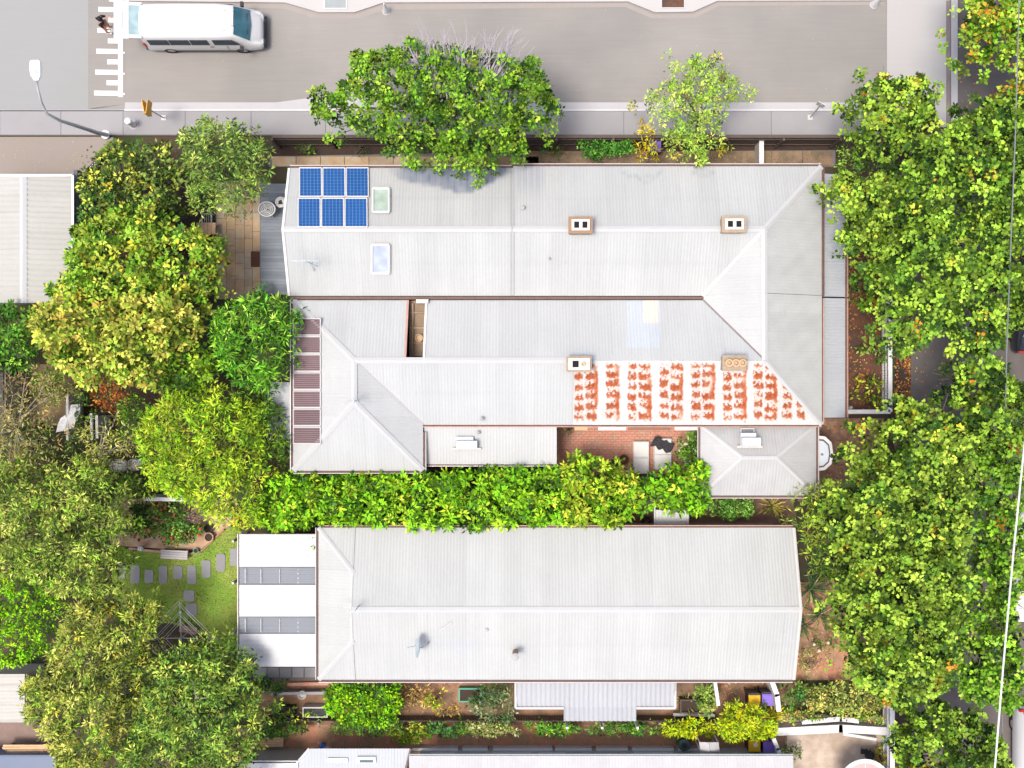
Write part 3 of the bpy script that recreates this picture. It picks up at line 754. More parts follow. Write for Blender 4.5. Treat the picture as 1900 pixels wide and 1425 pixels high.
ap = P(1418, 425, ZR); apm = Vector((ap.x, P(0, 549, ZR).y, ZR)); xe = P(1524, 0, ZE).x
up_ = .035
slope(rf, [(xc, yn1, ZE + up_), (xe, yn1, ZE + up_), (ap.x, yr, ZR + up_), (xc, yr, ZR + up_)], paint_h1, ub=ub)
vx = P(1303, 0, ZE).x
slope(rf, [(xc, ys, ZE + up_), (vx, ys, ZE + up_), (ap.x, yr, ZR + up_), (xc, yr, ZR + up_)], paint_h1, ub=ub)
def paint_front(px, py): return np.tile(np.array([0.493, 0.504, 0.488]), (len(px), 1)) * (1 + .05 * wob(px, py, 40, 2))[:, None]
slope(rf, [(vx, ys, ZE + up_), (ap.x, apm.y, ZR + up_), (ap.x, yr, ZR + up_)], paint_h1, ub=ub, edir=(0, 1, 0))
ymid = ys
slope(rf, [(xe, yn1, ZE + up_), (xe, ymid, ZE + up_), (ap.x, ymid, ZR + up_), (ap.x, yr, ZR + up_)], paint_front, ub=ub)
finish_roof(rf, ub)
cap(rf, (xa, yr, ZR), (xb, yr, ZR)); cap(rf, (xc, yr, ZR + up_), (ap.x, yr, ZR + up_))
cap(rf, (ap.x, yr, ZR + up_), (xe, yn1, ZE + up_)); cap(rf, (ap.x, yr, ZR + up_), (ap.x, ymid, ZR + up_))
cap(rf, (vx, ys, ZE + up_), (ap.x, yr, ZR + up_), .34, M['cap'], .03, 'valley_tray', .1)
cap(rf, (xb + .05, yn0, ZE + .05), (xb + .05, yr, ZR + .05), .12, M['cap_grey'], .03, 'step_flashing', .1)
cap(rf, (xb + .05, ys, ZE + .05), (xb + .05, yr, ZR + .05), .12, M['cap_grey'], .03, 'step_flashing', .1)
gutter(h1, (xa, yn0, ZE), (xb, yn0, ZE), (0, 1, 0)); gutter(h1, (xc, yn1, ZE), (xe, yn1, ZE), (0, 1, 0)); gutter(h1, (xe, ymid, ZE), (xe, yn1, ZE), (1, 0, 0), M['gutter_dirt'])
cap(rf, (xa - .03, yn0, ZE), (xa - .03, yr, ZR), .1, M['white'], .05, 'barge_board', .2); cap(rf, (xa - .03, ys, ZE), (xa - .03, yr, ZR), .1, M['white'], .05, 'barge_board', .2)
walls(h1, [(545, 320), (1512, 320), (1512, 546), (545, 546)], ZE - .12, M['render_wall'], ZE)
gz = MB(); gz.faces([(xa + .25, yn0 - .2, ZE - .12), (xa + .25, ys, ZE - .12), (xa + .25, yr, ZR - .12)], [(0, 1, 2)]); gz.build('gable_wall', M['render_wall'], h1)
# solar panels
def on_plane(px, py, y0, z0, y1, z1, up=0.0):
    """point seen at px,py that lies on a roof plane rising from (y0,z0) to (y1,z1)"""
    z = z0
    for _ in range(12):
        p = P(px, py, z); z = z0 + (p.y - y0) / (y1 - y0) * (z1 - z0) + up
    return P(px, py, z)
pn = Vector((0, -(ZR - ZE), -(yn0 - yr))).normalized(); pn = -pn
for r_ in range(2):
    for c_ in range(3):
        x0 = 556 + c_ * 43.4 - r_ * 2.4; y0 = 311.5 + r_ * 56.5
        q = [on_plane(x0 - 1.5 * (k in (0, 3)) * 0, yy2, yn0, ZE, yr, ZR, .10) for k, yy2 in ((0, y0 + 53), (1, y0))]
        A, B = q[0], q[1]; wv = Vector((41 / S * (H - A.z) / H, 0, 0)); lv = B - A
        nrm = wv.cross(lv).normalized()
        sp = MB().faces([A - nrm * .03, A + wv - nrm * .03, A + wv + lv - nrm * .03, A + lv - nrm * .03, A, A + wv, A + wv + lv, A + lv],
                        [(3, 2, 1, 0), (4, 5, 6, 7), (0, 1, 5, 4), (1, 2, 6, 5), (2, 3, 7, 6), (3, 0, 4, 7)]).build('solar_panel', M['solar_back'], h1)
        fr = MB(); un = lv.normalized(); ux = wv.normalized()
        for a, b in ((A, A + wv), (A + wv, A + wv + lv), (A + wv + lv, A + lv), (A + lv, A)): fr.tube([a + nrm * .012, b + nrm * .012], .024, 4)
        fr.build('panel_frame', M['white'], sp)
        cg = MB(); nx, ny = 6, 9
        for i in range(nx):
            for j in range(ny):
                o_ = A + wv * ((i + .10) / nx) * .97 + wv * .015 + lv * ((j + .06) / ny) * .97 + lv * .015 + nrm * .006
                a_, b_ = wv * (.80 / nx) * .97, lv * (.88 / ny) * .97
                cg.poly([o_, o_ + a_, o_ + a_ + b_, o_ + b_])
        cg.build('solar_cells', M['solar'], sp, 'stuff')
# skylights
def skylight(root, x0, y0, x1, y1, plane, m, label=None):
    q = [on_plane(x, y, *plane, .14) for x, y in ((x0, y1), (x1, y1), (x1, y0), (x0, y0))]
    nrm = (q[1] - q[0]).cross(q[3] - q[0]).normalized()
    fr = MB()
    for i in range(4): fr.tube([q[i], q[(i + 1) % 4]], .05, 4)
    for i in range(4): fr.faces([q[i], q[(i + 1) % 4], q[(i + 1) % 4] - nrm * .16, q[i] - nrm * .16], [(0, 1, 2, 3), (3, 2, 1, 0)])
    f = fr.build('skylight', M['white'], root)
    if label: f['label'] = label
    MB().poly([v - nrm * .02 for v in q]).build('pane', m, f)
    fl = MB().poly([q[0] - nrm * .13 + (q[0] - q[1]) * .18 + (q[0] - q[3]) * .08, q[1] - nrm * .13 + (q[1] - q[0]) * .18 + (q[1] - q[2]) * .08, q[1] - nrm * .125 + (q[1] - q[0]) * .18, q[0] - nrm * .125 + (q[0] - q[1]) * .18])
    fl.build('flashing', M['cap_grey'], f)
NP1 = (yn0, ZE, yr, ZR); SP1 = (ys, ZE, yr, ZR)
skylight(h1, 692, 349, 722, 393, NP1, M['skylight_green'], 'greenish skylight on the street side')
skylight(h1, 690, 454, 722, 507, SP1, M['skylight_blue'], 'bluish skylight on the far side of the ridge')
chimney(h1, 1055, 401, 1100, 433, 5.35, M['chim_brown'], 'flues'); chimney(h1, 1340, 400, 1386, 431, 5.35, M['chim'], 'flues')
vent(h1, 970, 385, 4.35); vent(h1, 1019, 480, 4.2, .05, .2)
antenna(h1, 566, 484, 5.2, 4.0, .0, 1.1, 6, lean=(.3, -.1))
MB().tube([P(575, 484, 4.2), P(582, 503, 3.9)], .02, 5).build('antenna_stay', M['galv'], h1)
# verandah shared along the front
def verandah(root, y0, y1, label=None, end=False):
    z0, z1 = 3.0, 2.72; x0, x1 = P(1527, 0, z0).x, P(1568, 0, z1).x
    v = bpy.data.objects.new('verandah', bpy.data.meshes.new('verandah')); COL.objects.link(v); v.parent = root; WL[v.name] = wloc(root); u = MB()
    def pv_(px, py):
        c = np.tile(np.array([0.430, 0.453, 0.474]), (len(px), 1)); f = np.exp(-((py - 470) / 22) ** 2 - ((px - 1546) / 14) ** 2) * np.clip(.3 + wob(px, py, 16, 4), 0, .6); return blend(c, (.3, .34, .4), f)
    slope(v, [(x0, y1, z0), (x0, y0, z0), (x1, y0, z1), (x1, y1, z1)], pv_, ub=u, name='verandah_sheet', amp=.01)
    finish_roof(v, u)
    gutter(root, (x1, y1, z1), (x1, y0, z1), (1, 0, 0), M['gutter_red'])
    n = 3
    for i in range(n):
        yy_ = y0 + (y1 - y0) * (i + .15) / (n - .7)
        MB().cyl((x1 - .08, yy_, 0), .05, z1 - .06, 8).build('verandah_post', M['white'], root)
    return x0, x1
verandah(h1, P(0, 322, 3).y, ymid)

# ---- second house: south half of the pair
h2 = begin_house('white iron roofed house with rust striped section and brown glazed roof panels', 1030, 680)
rf = start_roof(h2); ub = MB()
RX0 = 1064.0
def paint_h2(px, py):
    c = paint_plain(px, py, np.array([0.482, 0.493, 0.485]))
    f = ((px > 1163) & (px < 1225) & (py < 645)) * .35; c = blend(c, (.52, .60, .70), f.astype(float))
    f = ((px > 1193) & (px < 1222) & (py < 597)) * .6; c = blend(c, (.74, .66, .52), f.astype(float))
    f = smooth(630, 665, py) * np.exp(-((px - 1078) / 40) ** 2) * (py < 668) * .25; c = blend(c, (.45, .5, .56), f)  # left chimney's bluish shadow painted into the slope colour
    f = smooth(620, 668, py) * np.exp(-((px - 1365) / 38) ** 2) * (py < 668) * .3; c = blend(c, (.45, .5, .58), f)  # right chimney's shadow, likewise painted into the sheet colour
    return weather(c, px, py, (612, 730), .9)
RUST = []
_r = random.Random(9)
for i, x in enumerate((1066, 1125, 1165, 1224, 1283, 1342, 1399, 1452, 1478)):
    two = i in (0, 2, 3, 4, 5, 6)
    RUST.append((x, 17, 1.0 if i != 0 else .8)); 
    if two: RUST.append((x + 20, 24, 1.0))
    elif i == 1: RUST[-1] = (x, 25, 1.0)
def paint_rust(px, py):
    c = np.tile(np.array([.60, .60, .58]), (len(px), 1))
    w = 2.6 * wob(px, py, 11, 4) + 1.6 * wob(px, py, 5, 14); w2 = wob(px, py, 60, 15)
    edge = smooth(673, 682, py + 1.4 * w) * (1 - smooth(772, 783, py + 1.4 * w))
    tot = np.zeros(len(px)); deep = np.zeros(len(px))
    for k, (x0, wd, s_) in enumerate(RUST):
        u = (px - x0 + w * .5 + 1.5 * w2) / wd; ins = smooth(-.05, .08, u) * (1 - smooth(.88, 1.03, u))
        ph = ((py - 689 + (k % 3) * 2.3 + 1.5 * w + 3.5 * wob(px, py, 80, 30 + k)) / 19.2) % 1.0
        band = np.exp(-((ph - .5) / .31) ** 2)
        tee = np.clip((u - .55) / .3, 0, 1) * (wd > 20) * smooth(-.55, .15, wob(px, py, 30, 40 + k))
        age = np.clip(1.0 + .55 * wob(px, py, 42, 60 + k), .3, 1.25)
        v = np.maximum(smooth(.26, .60, band * (1.08 - .45 * np.abs(u - .5)) * age + .07 * w), tee * age) * ins * s_
        v = np.maximum(v, ins * .07)
        tot = np.maximum(tot, v); deep = np.maximum(deep, band * ins * age)
    tot *= edge * (1 - smooth(1490, 1512, px) * .5)
    c = blend(c, (.56, .30, .15), np.clip(tot * 2.2, 0, .75)); c = blend(c, (.45, .105, .032), np.clip(tot * 1.7 - .3, 0, .97)); c = blend(c, (.27, .055, .016), np.clip(tot * deep * (1 + .35 * w) - .45, 0, .75))
    run = smooth(.25, .8, wob(px * 3, py * .25, 30, 71)) * .22 * edge; c = blend(c, (.55, .40, .30), run)
    sp = (wob(px, py, 6, 77) > .6) * .3 * edge; return np.clip(blend(c, (.6, .36, .24), sp), 0, 1)
yn = P(0, 557, ZE).y; yr2 = ridge_y(668.5); ysx = P(0, 788, ZE).y
xw, x657 = P(544, 0, ZE).x, P(657, 0, ZR).x; yb = P(0, 873, ZE).y; yh = ridge_y(746)
x757, x760, x790 = P(757, 0, ZE).x, P(759, 0, ZE).x, P(791, 0, ZE).x; xE2 = P(785, 0, ZE).x
ap2 = P(1419, 668.5, ZR); vx2 = P(1305, 0, ZE).x; xe2 = P(1525, 0, ZE).x
z2 = .03
slope(rf, [(xw, yn, ZE), (x757, yn, ZE), (x757, yr2, ZR), (x657, yr2, ZR)], paint_h2, ub=ub)
slope(rf, [(x790, yn, ZE), (vx2, yn, ZE), (ap2.x, yr2, ZR), (x790, yr2, ZR)], paint_h2, ub=ub)
slope(rf, [(vx2, yn, ZE), (ap2.x, yr2, ZR), (ap2.x, ys, ZR + .02)], paint_h2, ub=ub, edir=(0, 1, 0)); slope(rf, [(vx, ys, ZE + .02), (vx2, yn, ZE), (ap2.x, ys, ZR + .02)], paint_h2, ub=ub, edir=(0, 1, 0), sheet=3)
slope(rf, [(ap2.x, ys, ZR), (ap2.x, yr2, ZR), (xe2, ysx, ZE), (xe2, ys, ZE)], paint_front, ub=ub)
xr = P(RX0, 0, 4).x
def yl(x): return None
slope(rf, [(xE2, ysx, ZE), (xr, ysx, ZE), (xr, yr2, ZR), (x657, yr2, ZR)], paint_h2, ub=ub)
slope(rf, [(xr, ysx, ZE), (xe2, ysx, ZE), (ap2.x, yr2, ZR), (xr, yr2, ZR)], paint_rust, ub=ub, name='rusty_roof_sheet', fstep=.045, pitch=.15, lift=.012)
# west wing
slope(rf, [(xw, yb, ZE), (xw, yn, ZE), (x657, yr2, ZR), (x657, yh, ZR)], paint_h2, ub=ub)
slope(rf, [(xw, yb, ZE), (xE2, yb, ZE), (x657, yh, ZR)], paint_h2, ub=ub)
slope(rf, [(x657, yr2, ZR), (x657, yh, ZR), (xE2, yb, ZE), (xE2, ysx, ZE)], paint_h2, ub=ub)
finish_roof(rf, ub)
A_, B_ = (x657, yr2, ZR), (x657, yh, ZR)
cap(rf, A_, (x757, yr2, ZR)); cap(rf, (x757, yr2, ZR), (x790, yr2, ZR)); cap(rf, (x790, yr2, ZR), (P(1052, 0, ZR).x, yr2, ZR)); cap(rf, A_, B_); cap(rf, A_, (xw, yn, ZE), .26)
cap(rf, B_, (xw, yb, ZE), .26); cap(rf, B_, (xE2, yb, ZE), .26); cap(rf, (ap2.x, yr2, ZR), (xe2, ysx, ZE), .22); cap(rf, (ap2.x, yr2, ZR), (ap2.x, ys, ZR))
cap(rf, A_, (xE2, ysx, ZE), .16, M['cap_grey'], .03, 'valley_tray', .05); cap(rf, (ap2.x, yr2, ZR), (vx2, yn, ZE), .07, M['valley'], .03, 'valley_tray', .05)
cap(rf, (x757, yn, ZE + .02), (x757, yr2, ZR + .02), .09, M['gutter_red'], .03, 'barge_board', .1); cap(rf, (x790, yn, ZE + .02), (x790, yr2, ZR + .02), .09, M['white'], .03, 'barge_board', .1)
gutter(h2, (xw, yb, ZE), (xw, yn, ZE), (-1, 0, 0), M['white']); gutter(h2, (xw, yb, ZE), (xE2, yb, ZE), (0, -1, 0)); gutter(h2, (xE2, yb, ZE), (xE2, ysx - .3, ZE), (1, 0, 0))
gutter(h2, (xE2, ysx, ZE), (xe2, ysx, ZE), (0, -1, 0), M['gutter_red'], .1); gutter(h2, (xe2, ysx, ZE), (xe2, yn, ZE), (1, 0, 0), M['gutter_red'], .09)
walls(h2, [(552, 560), (752, 560), (752, 780), (778, 780), (778, 864), (552, 864)], ZE - .12, None, ZE); walls(h2, [(796, 560), (1512, 560), (1512, 779), (779, 779), (779, 664), (796, 664)], ZE - .12, None, ZE)
# parapet in the valley between the two houses
pw = MB(); yv = (ys + yn) / 2; pw.box(((xa + vx2) / 2, yv, ZE - .9), (vx2 - xa, abs(ys - yn) - .06, 1.9)); pw.build('party_wall', mat('valley_brick', (0.17, 0.11, 0.09), .9, .4, 6, 20), h2)
# light well floor: old brick gutter with framed planter
lw = MB(); lx0, lx1 = x757 + .03, x790 - .02; lw.box(((lx0 + lx1) / 2, (yn + yr2) / 2, 1.5), (lx1 - lx0, yn - yr2, 3.0)); lw = lw.build('light_well_floor', mat('light_well_brick', (0.30, 0.22, 0.15), .9, .3, 6, 25, .3), h2)
for fy in (.2, .45, .7, .9):
    MB().box(((lx0 + lx1) / 2 - .02, yn + (yr2 - yn) * fy, 3.06), (lx1 - lx0 - .1, .07, .12)).build('timber_batten', M['old_timber'], lw)
MB().box((lx0 + .15, (yn + yr2) / 2, 3.08), (.07, (yn - yr2) * .9, .16)).build('timber_batten', M['old_timber'], lw)
MB().lathe((lx0 + .42, yn + (yr2 - yn) * .62, 3.0), [(.12, 0), (.17, .22), (.14, .22), (.12, .1)], 10).build('plant_pot', M['pot'], lw)
MB().box((x790 - .15, yn - .06, ZE + .16), (.5, .16, .22)).build('rainwater_head', M['white_old'], h2)
# brown glazed panels on the west slope
def on_wslope(px, py, up=.06):
    z = ZE
    for _ in range(12):
        p = P(px, py, z); z = ZE + (p.x - xw) / (x657 - xw) * (ZR - ZE) + up
    return P(px, py, z)
for i in range(7):
    ya, yb_ = 591 + i * 33.6, 591 + i * 33.6 + 30.5
    q = [on_wslope(x, y) for x, y in ((545, yb_), (595, yb_), (595, ya), (545, ya))]
    nrm = (q[1] - q[0]).cross(q[3] - q[0]).normalized(); pnl = MB()
    for j in range(8):
        a, b = j / 8, (j + .72) / 8; pnl.faces([q[0].lerp(q[3], a), q[1].lerp(q[2], a), q[1].lerp(q[2], b) + nrm * .03, q[0].lerp(q[3], b) + nrm * .03], [(0, 1, 2, 3)])
    pnl.cm = 1; pnl.poly([v - nrm * .02 for v in q])
    pg = pnl.build('glazed_roof_panel', [M['poly'], M['poly_dark']], h2)
    fr = MB()
    for a, b in ((0, 1), (2, 3), (1, 2), (3, 0)): fr.tube([q[a] + nrm * .02, q[b] + nrm * .02], .022, 4)
    fr.build('panel_frame', M['white'], pg)
antenna(h2, 657, 744, 5.6, 4.6, 2.2, .45, 4)
MB().tube([P(637, 748, 5.0), P(655, 746, 6.0)], .018, 5).build('antenna_stay', M['white'], h2)
chimney(h2, 1051, 661, 1098, 690, 5.3, M['chim'], 'one'); chimney(h2, 1341, 659, 1386, 688, 5.3, M['chim'], 'pots')
vent(h2, 893, 778, 3.75, .09, .3); vent(h2, 887, 803, 3.3, .08, .35)
# west lean-to, south kitchen wing
def leanto(root, px, zhi, zlo, hi_side, m_gut=None, paint=None, name='lean_to_roof', sheet='lean_to_sheet', wall=True, gut=True, **kw):
    x0, y0, x1, y1 = px; v = bpy.data.objects.new(name, bpy.data.meshes.new(name)); COL.objects.link(v); v.parent = root; WL[v.name] = wloc(root); u = MB()
    zf = lambda s: zhi if s == hi_side else zlo
    def c(x, y):
        z = {'n': zhi if y == y0 else zlo, 's': zhi if y == y1 else zlo, 'w': zhi if x == x0 else zlo, 'e': zhi if x == x1 else zlo}[hi_side]
        return P(x, y, z)
    q = [c(x0, y1), c(x1, y1), c(x1, y0), c(x0, y0)]
    slope(v, q, paint, ub=u, name=sheet, **kw); finish_roof(v, u)
    lo = {'n': (0, 1), 's': (2, 3), 'w': (1, 2), 'e': (3, 0)}[hi_side]; od = {'n': (0, -1, 0), 's': (0, 1, 0), 'w': (1, 0, 0), 'e': (-1, 0, 0)}[hi_side]
    if gut: gutter(root, q[lo[0]], q[lo[1]], od, m_gut or M['white'], .1)
    if wall:
        i = 6; walls(root, [(x0 + i, y0 + i), (x1 - i, y0 + i), (x1 - i, y1 - i), (x0 + i, y1 - i)], zlo - .12, None, zlo)
    return v, q
leanto(h2, (501, 709, 542, 816), 2.9, 2.7, 'e', None, lambda a, b: np.tile(np.array([0.482, 0.500, 0.517]), (len(a), 1)))
lv, q_ = leanto(h2, (787, 792, 1033, 861), 3.15, 2.85, 'n', None, lambda a, b: np.tile(np.array([0.482, 0.492, 0.487]), (len(a), 1)))
# evaporative cooler on the kitchen wing
def cooler(root, x0, y0, x1, y1, z, name='air_conditioner'):
    a, b = P(x0, y1, z), P(x1, y0, z); cx, cy, w, d = (a.x + b.x) / 2, (a.y + b.y) / 2, b.x - a.x, b.y - a.y
    k = MB().box((cx, cy, z - .22), (w, d, .44), 0, .93).build(name, M['white'], root)
    MB().box((cx, cy - d * .62, z - .42), (w * 1.3, d * .26, .05)).build('cooler_tray', M['white_old'], k)
    MB().box((cx - w * .1, cy + d * .75, z - .34), (w * .8, d * .5, .12)).build('cooler_duct', M['pale_blue'], k)
    for s_ in (-.3, 0, .3): MB().box((cx + w * s_, cy - d * .5 - .004, z - .2), (w * .24, .02, .22)).build('louvre', M['cap_grey'], k)
cooler(h2, 845, 818, 886, 832, 3.55)
# hipped front room
AZ, AR = 3.0, 3.75
hip = start_roof(h2); u2 = MB()
c00, c10, c11, c01 = P(1300, 789, AZ), P(1514, 789, AZ), P(1514, 919, AZ), P(1300, 919, AZ); r0_, r1_ = P(1378, 849, AR), P(1442, 849, AR)
def shade(v): return lambda a, b: np.tile(np.array([v, v * 1.005, v * .995]), (len(a), 1)) * (1 + .06 * np.sin(a * 1.0) * 0 + .04 * wob(a, b, 30, 6))[:, None]
slope(hip, [c01, c11, r1_, r0_], shade(.47), ub=u2); slope(hip, [c00, c10, r1_, r0_], shade(.47), ub=u2); slope(hip, [c00, c01, r0_], shade(.47), ub=u2); slope(hip, [c10, c11, r1_], shade(.475), ub=u2)
finish_roof(hip, u2)
for a, b in ((r0_, r1_), (r0_, c00), (r0_, c01), (r1_, c10), (r1_, c11)): cap(hip, a, b, .16)
gutter(h2, c01, c11, (0, -1, 0)); gutter(h2, c10, c11, (1, 0, 0)); gutter(h2, c00, c01, (-1, 0, 0))
walls(h2, [(1308, 792), (1506, 792), (1506, 911), (1308, 911)], AZ - .12, None, AZ)
cooler(h2, 1377, 812, 1413, 828, 4.15)
sq = MB()
for a, b in (((1375, 795), (1375, 812)), ((1399, 795), (1399, 812)), ((1375, 795), (1399, 795))): sq.tube([P(*a, 3.3), P(*b, 3.4)], .02, 4)
sq.build('pipe_frame', M['white'], h2)
# bay window beside it
bz = 2.75
def bay(scale, z):
    c = P(1515, 841, z); pts = [(0, -33), (16, -31), (28, -20), (31, 0), (28, 20), (16, 31), (0, 33)]; k = (H - z) / H / S
    return [(c.x + x * k * scale, c.y - y * k * scale) for x, y in pts]
MB().prism(bay(.9, bz), 0, bz - .1).build('bay_wall', M['render_wall'], h2)
bw = MB().prism(bay(1.0, bz), bz - .1, bz).build('bay_roof', M['white'], h2)
MB().prism(bay(.83, bz), bz + .003, bz + .012).build('bay_gutter', M['gutter_dirt'], bw)
MB().prism(bay(.73, bz), bz + .013, bz + .07).build('bay_sheet', M['pale_blue'], bw)
c = P(1524, 843, bz); MB().cyl((c.x, c.y, bz + .07), .05, .08, 8).build('bay_finial', M['valley'], bw)
x0v, x1v = verandah(h2, ymid - .06, P(0, 775, 3).y)
# window hoods on the courtyard wall
for a, b, m_ in ((1066, 1090, M['timber']), (1110, 1162, M['white']), (1166, 1244, M['brick_wall']), (1252, 1298, M['white'])):
    p, q = P(a, 793, 2.5), P(b, 793, 2.5); MB().box(((p.x + q.x) / 2, p.y + .0, 2.45), (q.x - p.x, .24, .08)).build('window_hood', m_, h2)

# ---- third house
h3 = begin_house('long plain pale roofed house with satellite dish and striped back pergola', 1030, 1120)
rf = start_roof(h3); ub = MB(); Z3, R3 = 3.3, 4.45
def paint_h3(px, py):
    c = paint_plain(px, py, np.array([0.471, 0.480, 0.462]))
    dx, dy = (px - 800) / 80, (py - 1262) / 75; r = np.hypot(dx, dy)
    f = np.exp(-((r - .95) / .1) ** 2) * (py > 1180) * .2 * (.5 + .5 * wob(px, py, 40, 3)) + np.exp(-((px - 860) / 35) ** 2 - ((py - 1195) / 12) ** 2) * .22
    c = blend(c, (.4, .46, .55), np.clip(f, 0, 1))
    f = smooth(1400, 1470, px) * np.exp(-((py - 1175) / 45) ** 2) * np.clip(.2 + wob(px, py, 22, 9), 0, .6); c = blend(c, (.42, .45, .48), f)
    f = np.exp(-((px - 1010) / 90) ** 2 - ((py - 1230) / 12) ** 2) * np.clip(wob(px, py, 26, 19), 0, .5) * .5; c = blend(c, (.45, .48, .5), f)
    return weather(c, px, py, (1056, 1196), 1.2)
y3n, y3s, y3r = P(0, 979, Z3).y, P(0, 1261, Z3).y, P(0, 1131, R3).y; x3w, x3e = P(591, 0, Z3).x, P(1471, 0, Z3).x
fr_ = .56; zg = Z3 + (R3 - Z3) * fr_; xg = P(656, 0, zg).x; yg0, yg1 = y3n + (y3r - y3n) * fr_, y3s + (y3r - y3s) * fr_
slope(rf, [(xg, y3n, Z3), (x3e, y3n, Z3), (x3e, y3r, R3), (xg, y3r, R3)], paint_h3, ub=ub); slope(rf, [(xg, y3s, Z3), (x3e, y3s, Z3), (x3e, y3r, R3), (xg, y3r, R3)], paint_h3, ub=ub)
slope(rf, [(x3w, y3n, Z3), (xg, y3n, Z3), (xg, yg0, zg)], paint_h3, ub=ub, edir=(1, 0, 0)); slope(rf, [(x3w, y3s, Z3), (xg, y3s, Z3), (xg, yg1, zg)], paint_h3, ub=ub, edir=(1, 0, 0))
slope(rf, [(x3w, y3s, Z3), (x3w, y3n, Z3), (xg, yg0, zg), (xg, yg1, zg)], paint_h3, ub=ub)
finish_roof(rf, ub)
MB().faces([(xg - .01, yg0, zg), (xg - .01, yg1, zg), (xg - .01, y3r, R3)], [(0, 1, 2)]).build('gablet', M['white_old'], h3)
cap(rf, (xg, y3r, R3), (x3e, y3r, R3)); cap(rf, (xg, yg0, zg), (x3w, y3n, Z3), .2); cap(rf, (xg, yg1, zg), (x3w, y3s, Z3), .2); cap(rf, (xg - .04, yg0, zg), (xg - .04, yg1, zg), .22)
cap(rf, (x3e + .04, y3n, Z3), (x3e + .04, y3r, R3), .12, M['white_old'], .05, 'barge_board', .2); cap(rf, (x3e + .04, y3s, Z3), (x3e + .04, y3r, R3), .12, M['white_old'], .05, 'barge_board', .2)
gutter(h3, (x3w, y3n, Z3), (x3e, y3n, Z3), (0, 1, 0), M['gutter_red'], .1); gutter(h3, (x3w, y3s, Z3), (x3e, y3s, Z3), (0, -1, 0)); gutter(h3, (x3w, y3s, Z3), (x3w, y3n, Z3), (-1, 0, 0))
walls(h3, [(600, 988), (1462, 988), (1462, 1252), (600, 1252)], Z3 - .12, None, Z3)
MB().faces([(x3e - .2, y3n - .2, Z3 - .12), (x3e - .2, y3s + .2, Z3 - .12), (x3e - .2, y3r, R3 - .1)], [(0, 1, 2)]).build('gable_wall', M['render_wall'], h3)
vent(h3, 903, 1168, 4.15, .08, .3); vent(h3, 956, 1219, 4.7, .16, 1.0, M['chim_brown'], 'flue_pipe')
antenna(h3, 658, 1135, 5.6, 4.4, .3, .4, 4); MB().tube([P(625, 1125, 4.6), P(655, 1134, 5.6)], .018, 5).build('antenna_stay', M['white'], h3)
# satellite dish
c = P(778, 1202, 4.75); dm = MB(); nx_ = Vector((-.95, .05, .3)).normalized(); a_ = nx_.cross(Vector((0, 0, 1))).normalized(); b_ = nx_.cross(a_)
ringp = []
for k, (r_, dpt) in enumerate(((.02, .0), (.2, .025), (.38, .09))):
    ringp.append([c + (a_ * math.cos(t) + b_ * math.sin(t)) * r_ - nx_ * (-dpt) for t in [2 * math.pi * i / 20 for i in range(20)]])
pts = sum(ringp, []); fs = [(k * 20 + i, k * 20 + (i + 1) % 20, (k + 1) * 20 + (i + 1) % 20, (k + 1) * 20 + i) for k in range(2) for i in range(20)]
ds = dm.faces(pts, fs).build('satellite_dish', M['dish'], h3, smooth=True)
MB().tube([c, c + Vector((.25, 0, -.3)), Vector((c.x + .3, c.y, 3.9))], .03, 6).build('dish_mount', M['galv'], ds)
MB().tube([c - b_ * -.35, c + nx_ * .5 + Vector((0, 0, -.1))], .014, 5).build('dish_arm', M['galv'], ds)
MB().tube([P(815, 1170, 4.25), P(838, 1155, 4.35)], .015, 4).build('cable_tray', M['white'], h3)
# back pergola: opaque and translucent sheet strips running across
def paint_w(v): return lambda a, b: np.tile(np.array([v, v, v * 1.0]), (len(a), 1)) * (1 + .03 * wob(a, b, 30, 6))[:, None]
pz0, pz1 = 2.95, 2.7
for k, (ya, yb_) in enumerate(((991, 1052), (1053, 1084), (1085, 1144), (1145, 1175), (1176, 1237))):
    white_ = k % 2 == 0
    q = [P(444, yb_, pz1), P(587, yb_, pz0), P(587, ya, pz0), P(444, ya, pz1)]
    po = bpy.data.objects.new('pergola_roof', bpy.data.meshes.new('pergola_roof')); COL.objects.link(po); po.parent = h3; WL[po.name] = wloc(h3); u = MB()
    slope(po, q, paint_w(.60) if white_ else (lambda a, b: np.tile(np.array([.215, .235, .265]), (len(a), 1))), ub=u, name='pergola_sheet', pitch=.19, amp=.014, edir=(0, 1, 0), lift=0 if white_ else -.02, sheet=.8)
    finish_roof(po, u, M['white_old'] if white_ else M['grey_poly'])
    if not white_:
        po['label'] = 'grey translucent roof strip'
        for sx in (455, 484, 519, 553):
            MB().tube([P(sx, ya + 3, 2.86), P(sx, yb_ - 2, 2.86)], .014, 4).build('fixing_row', M['white'], po)
gutter(h3, P(444, 1237, pz1), P(444, 991, pz1), (-1, 0, 0), M['white'], .08)
for y in (995, 1070, 1160, 1234): MB().box((P(449, 0, 1).x, P(0, y, 1).y, pz1 / 2 - .05), (.09, .09, pz1 - .1)).build('pergola_post', M['white_old'], h3)
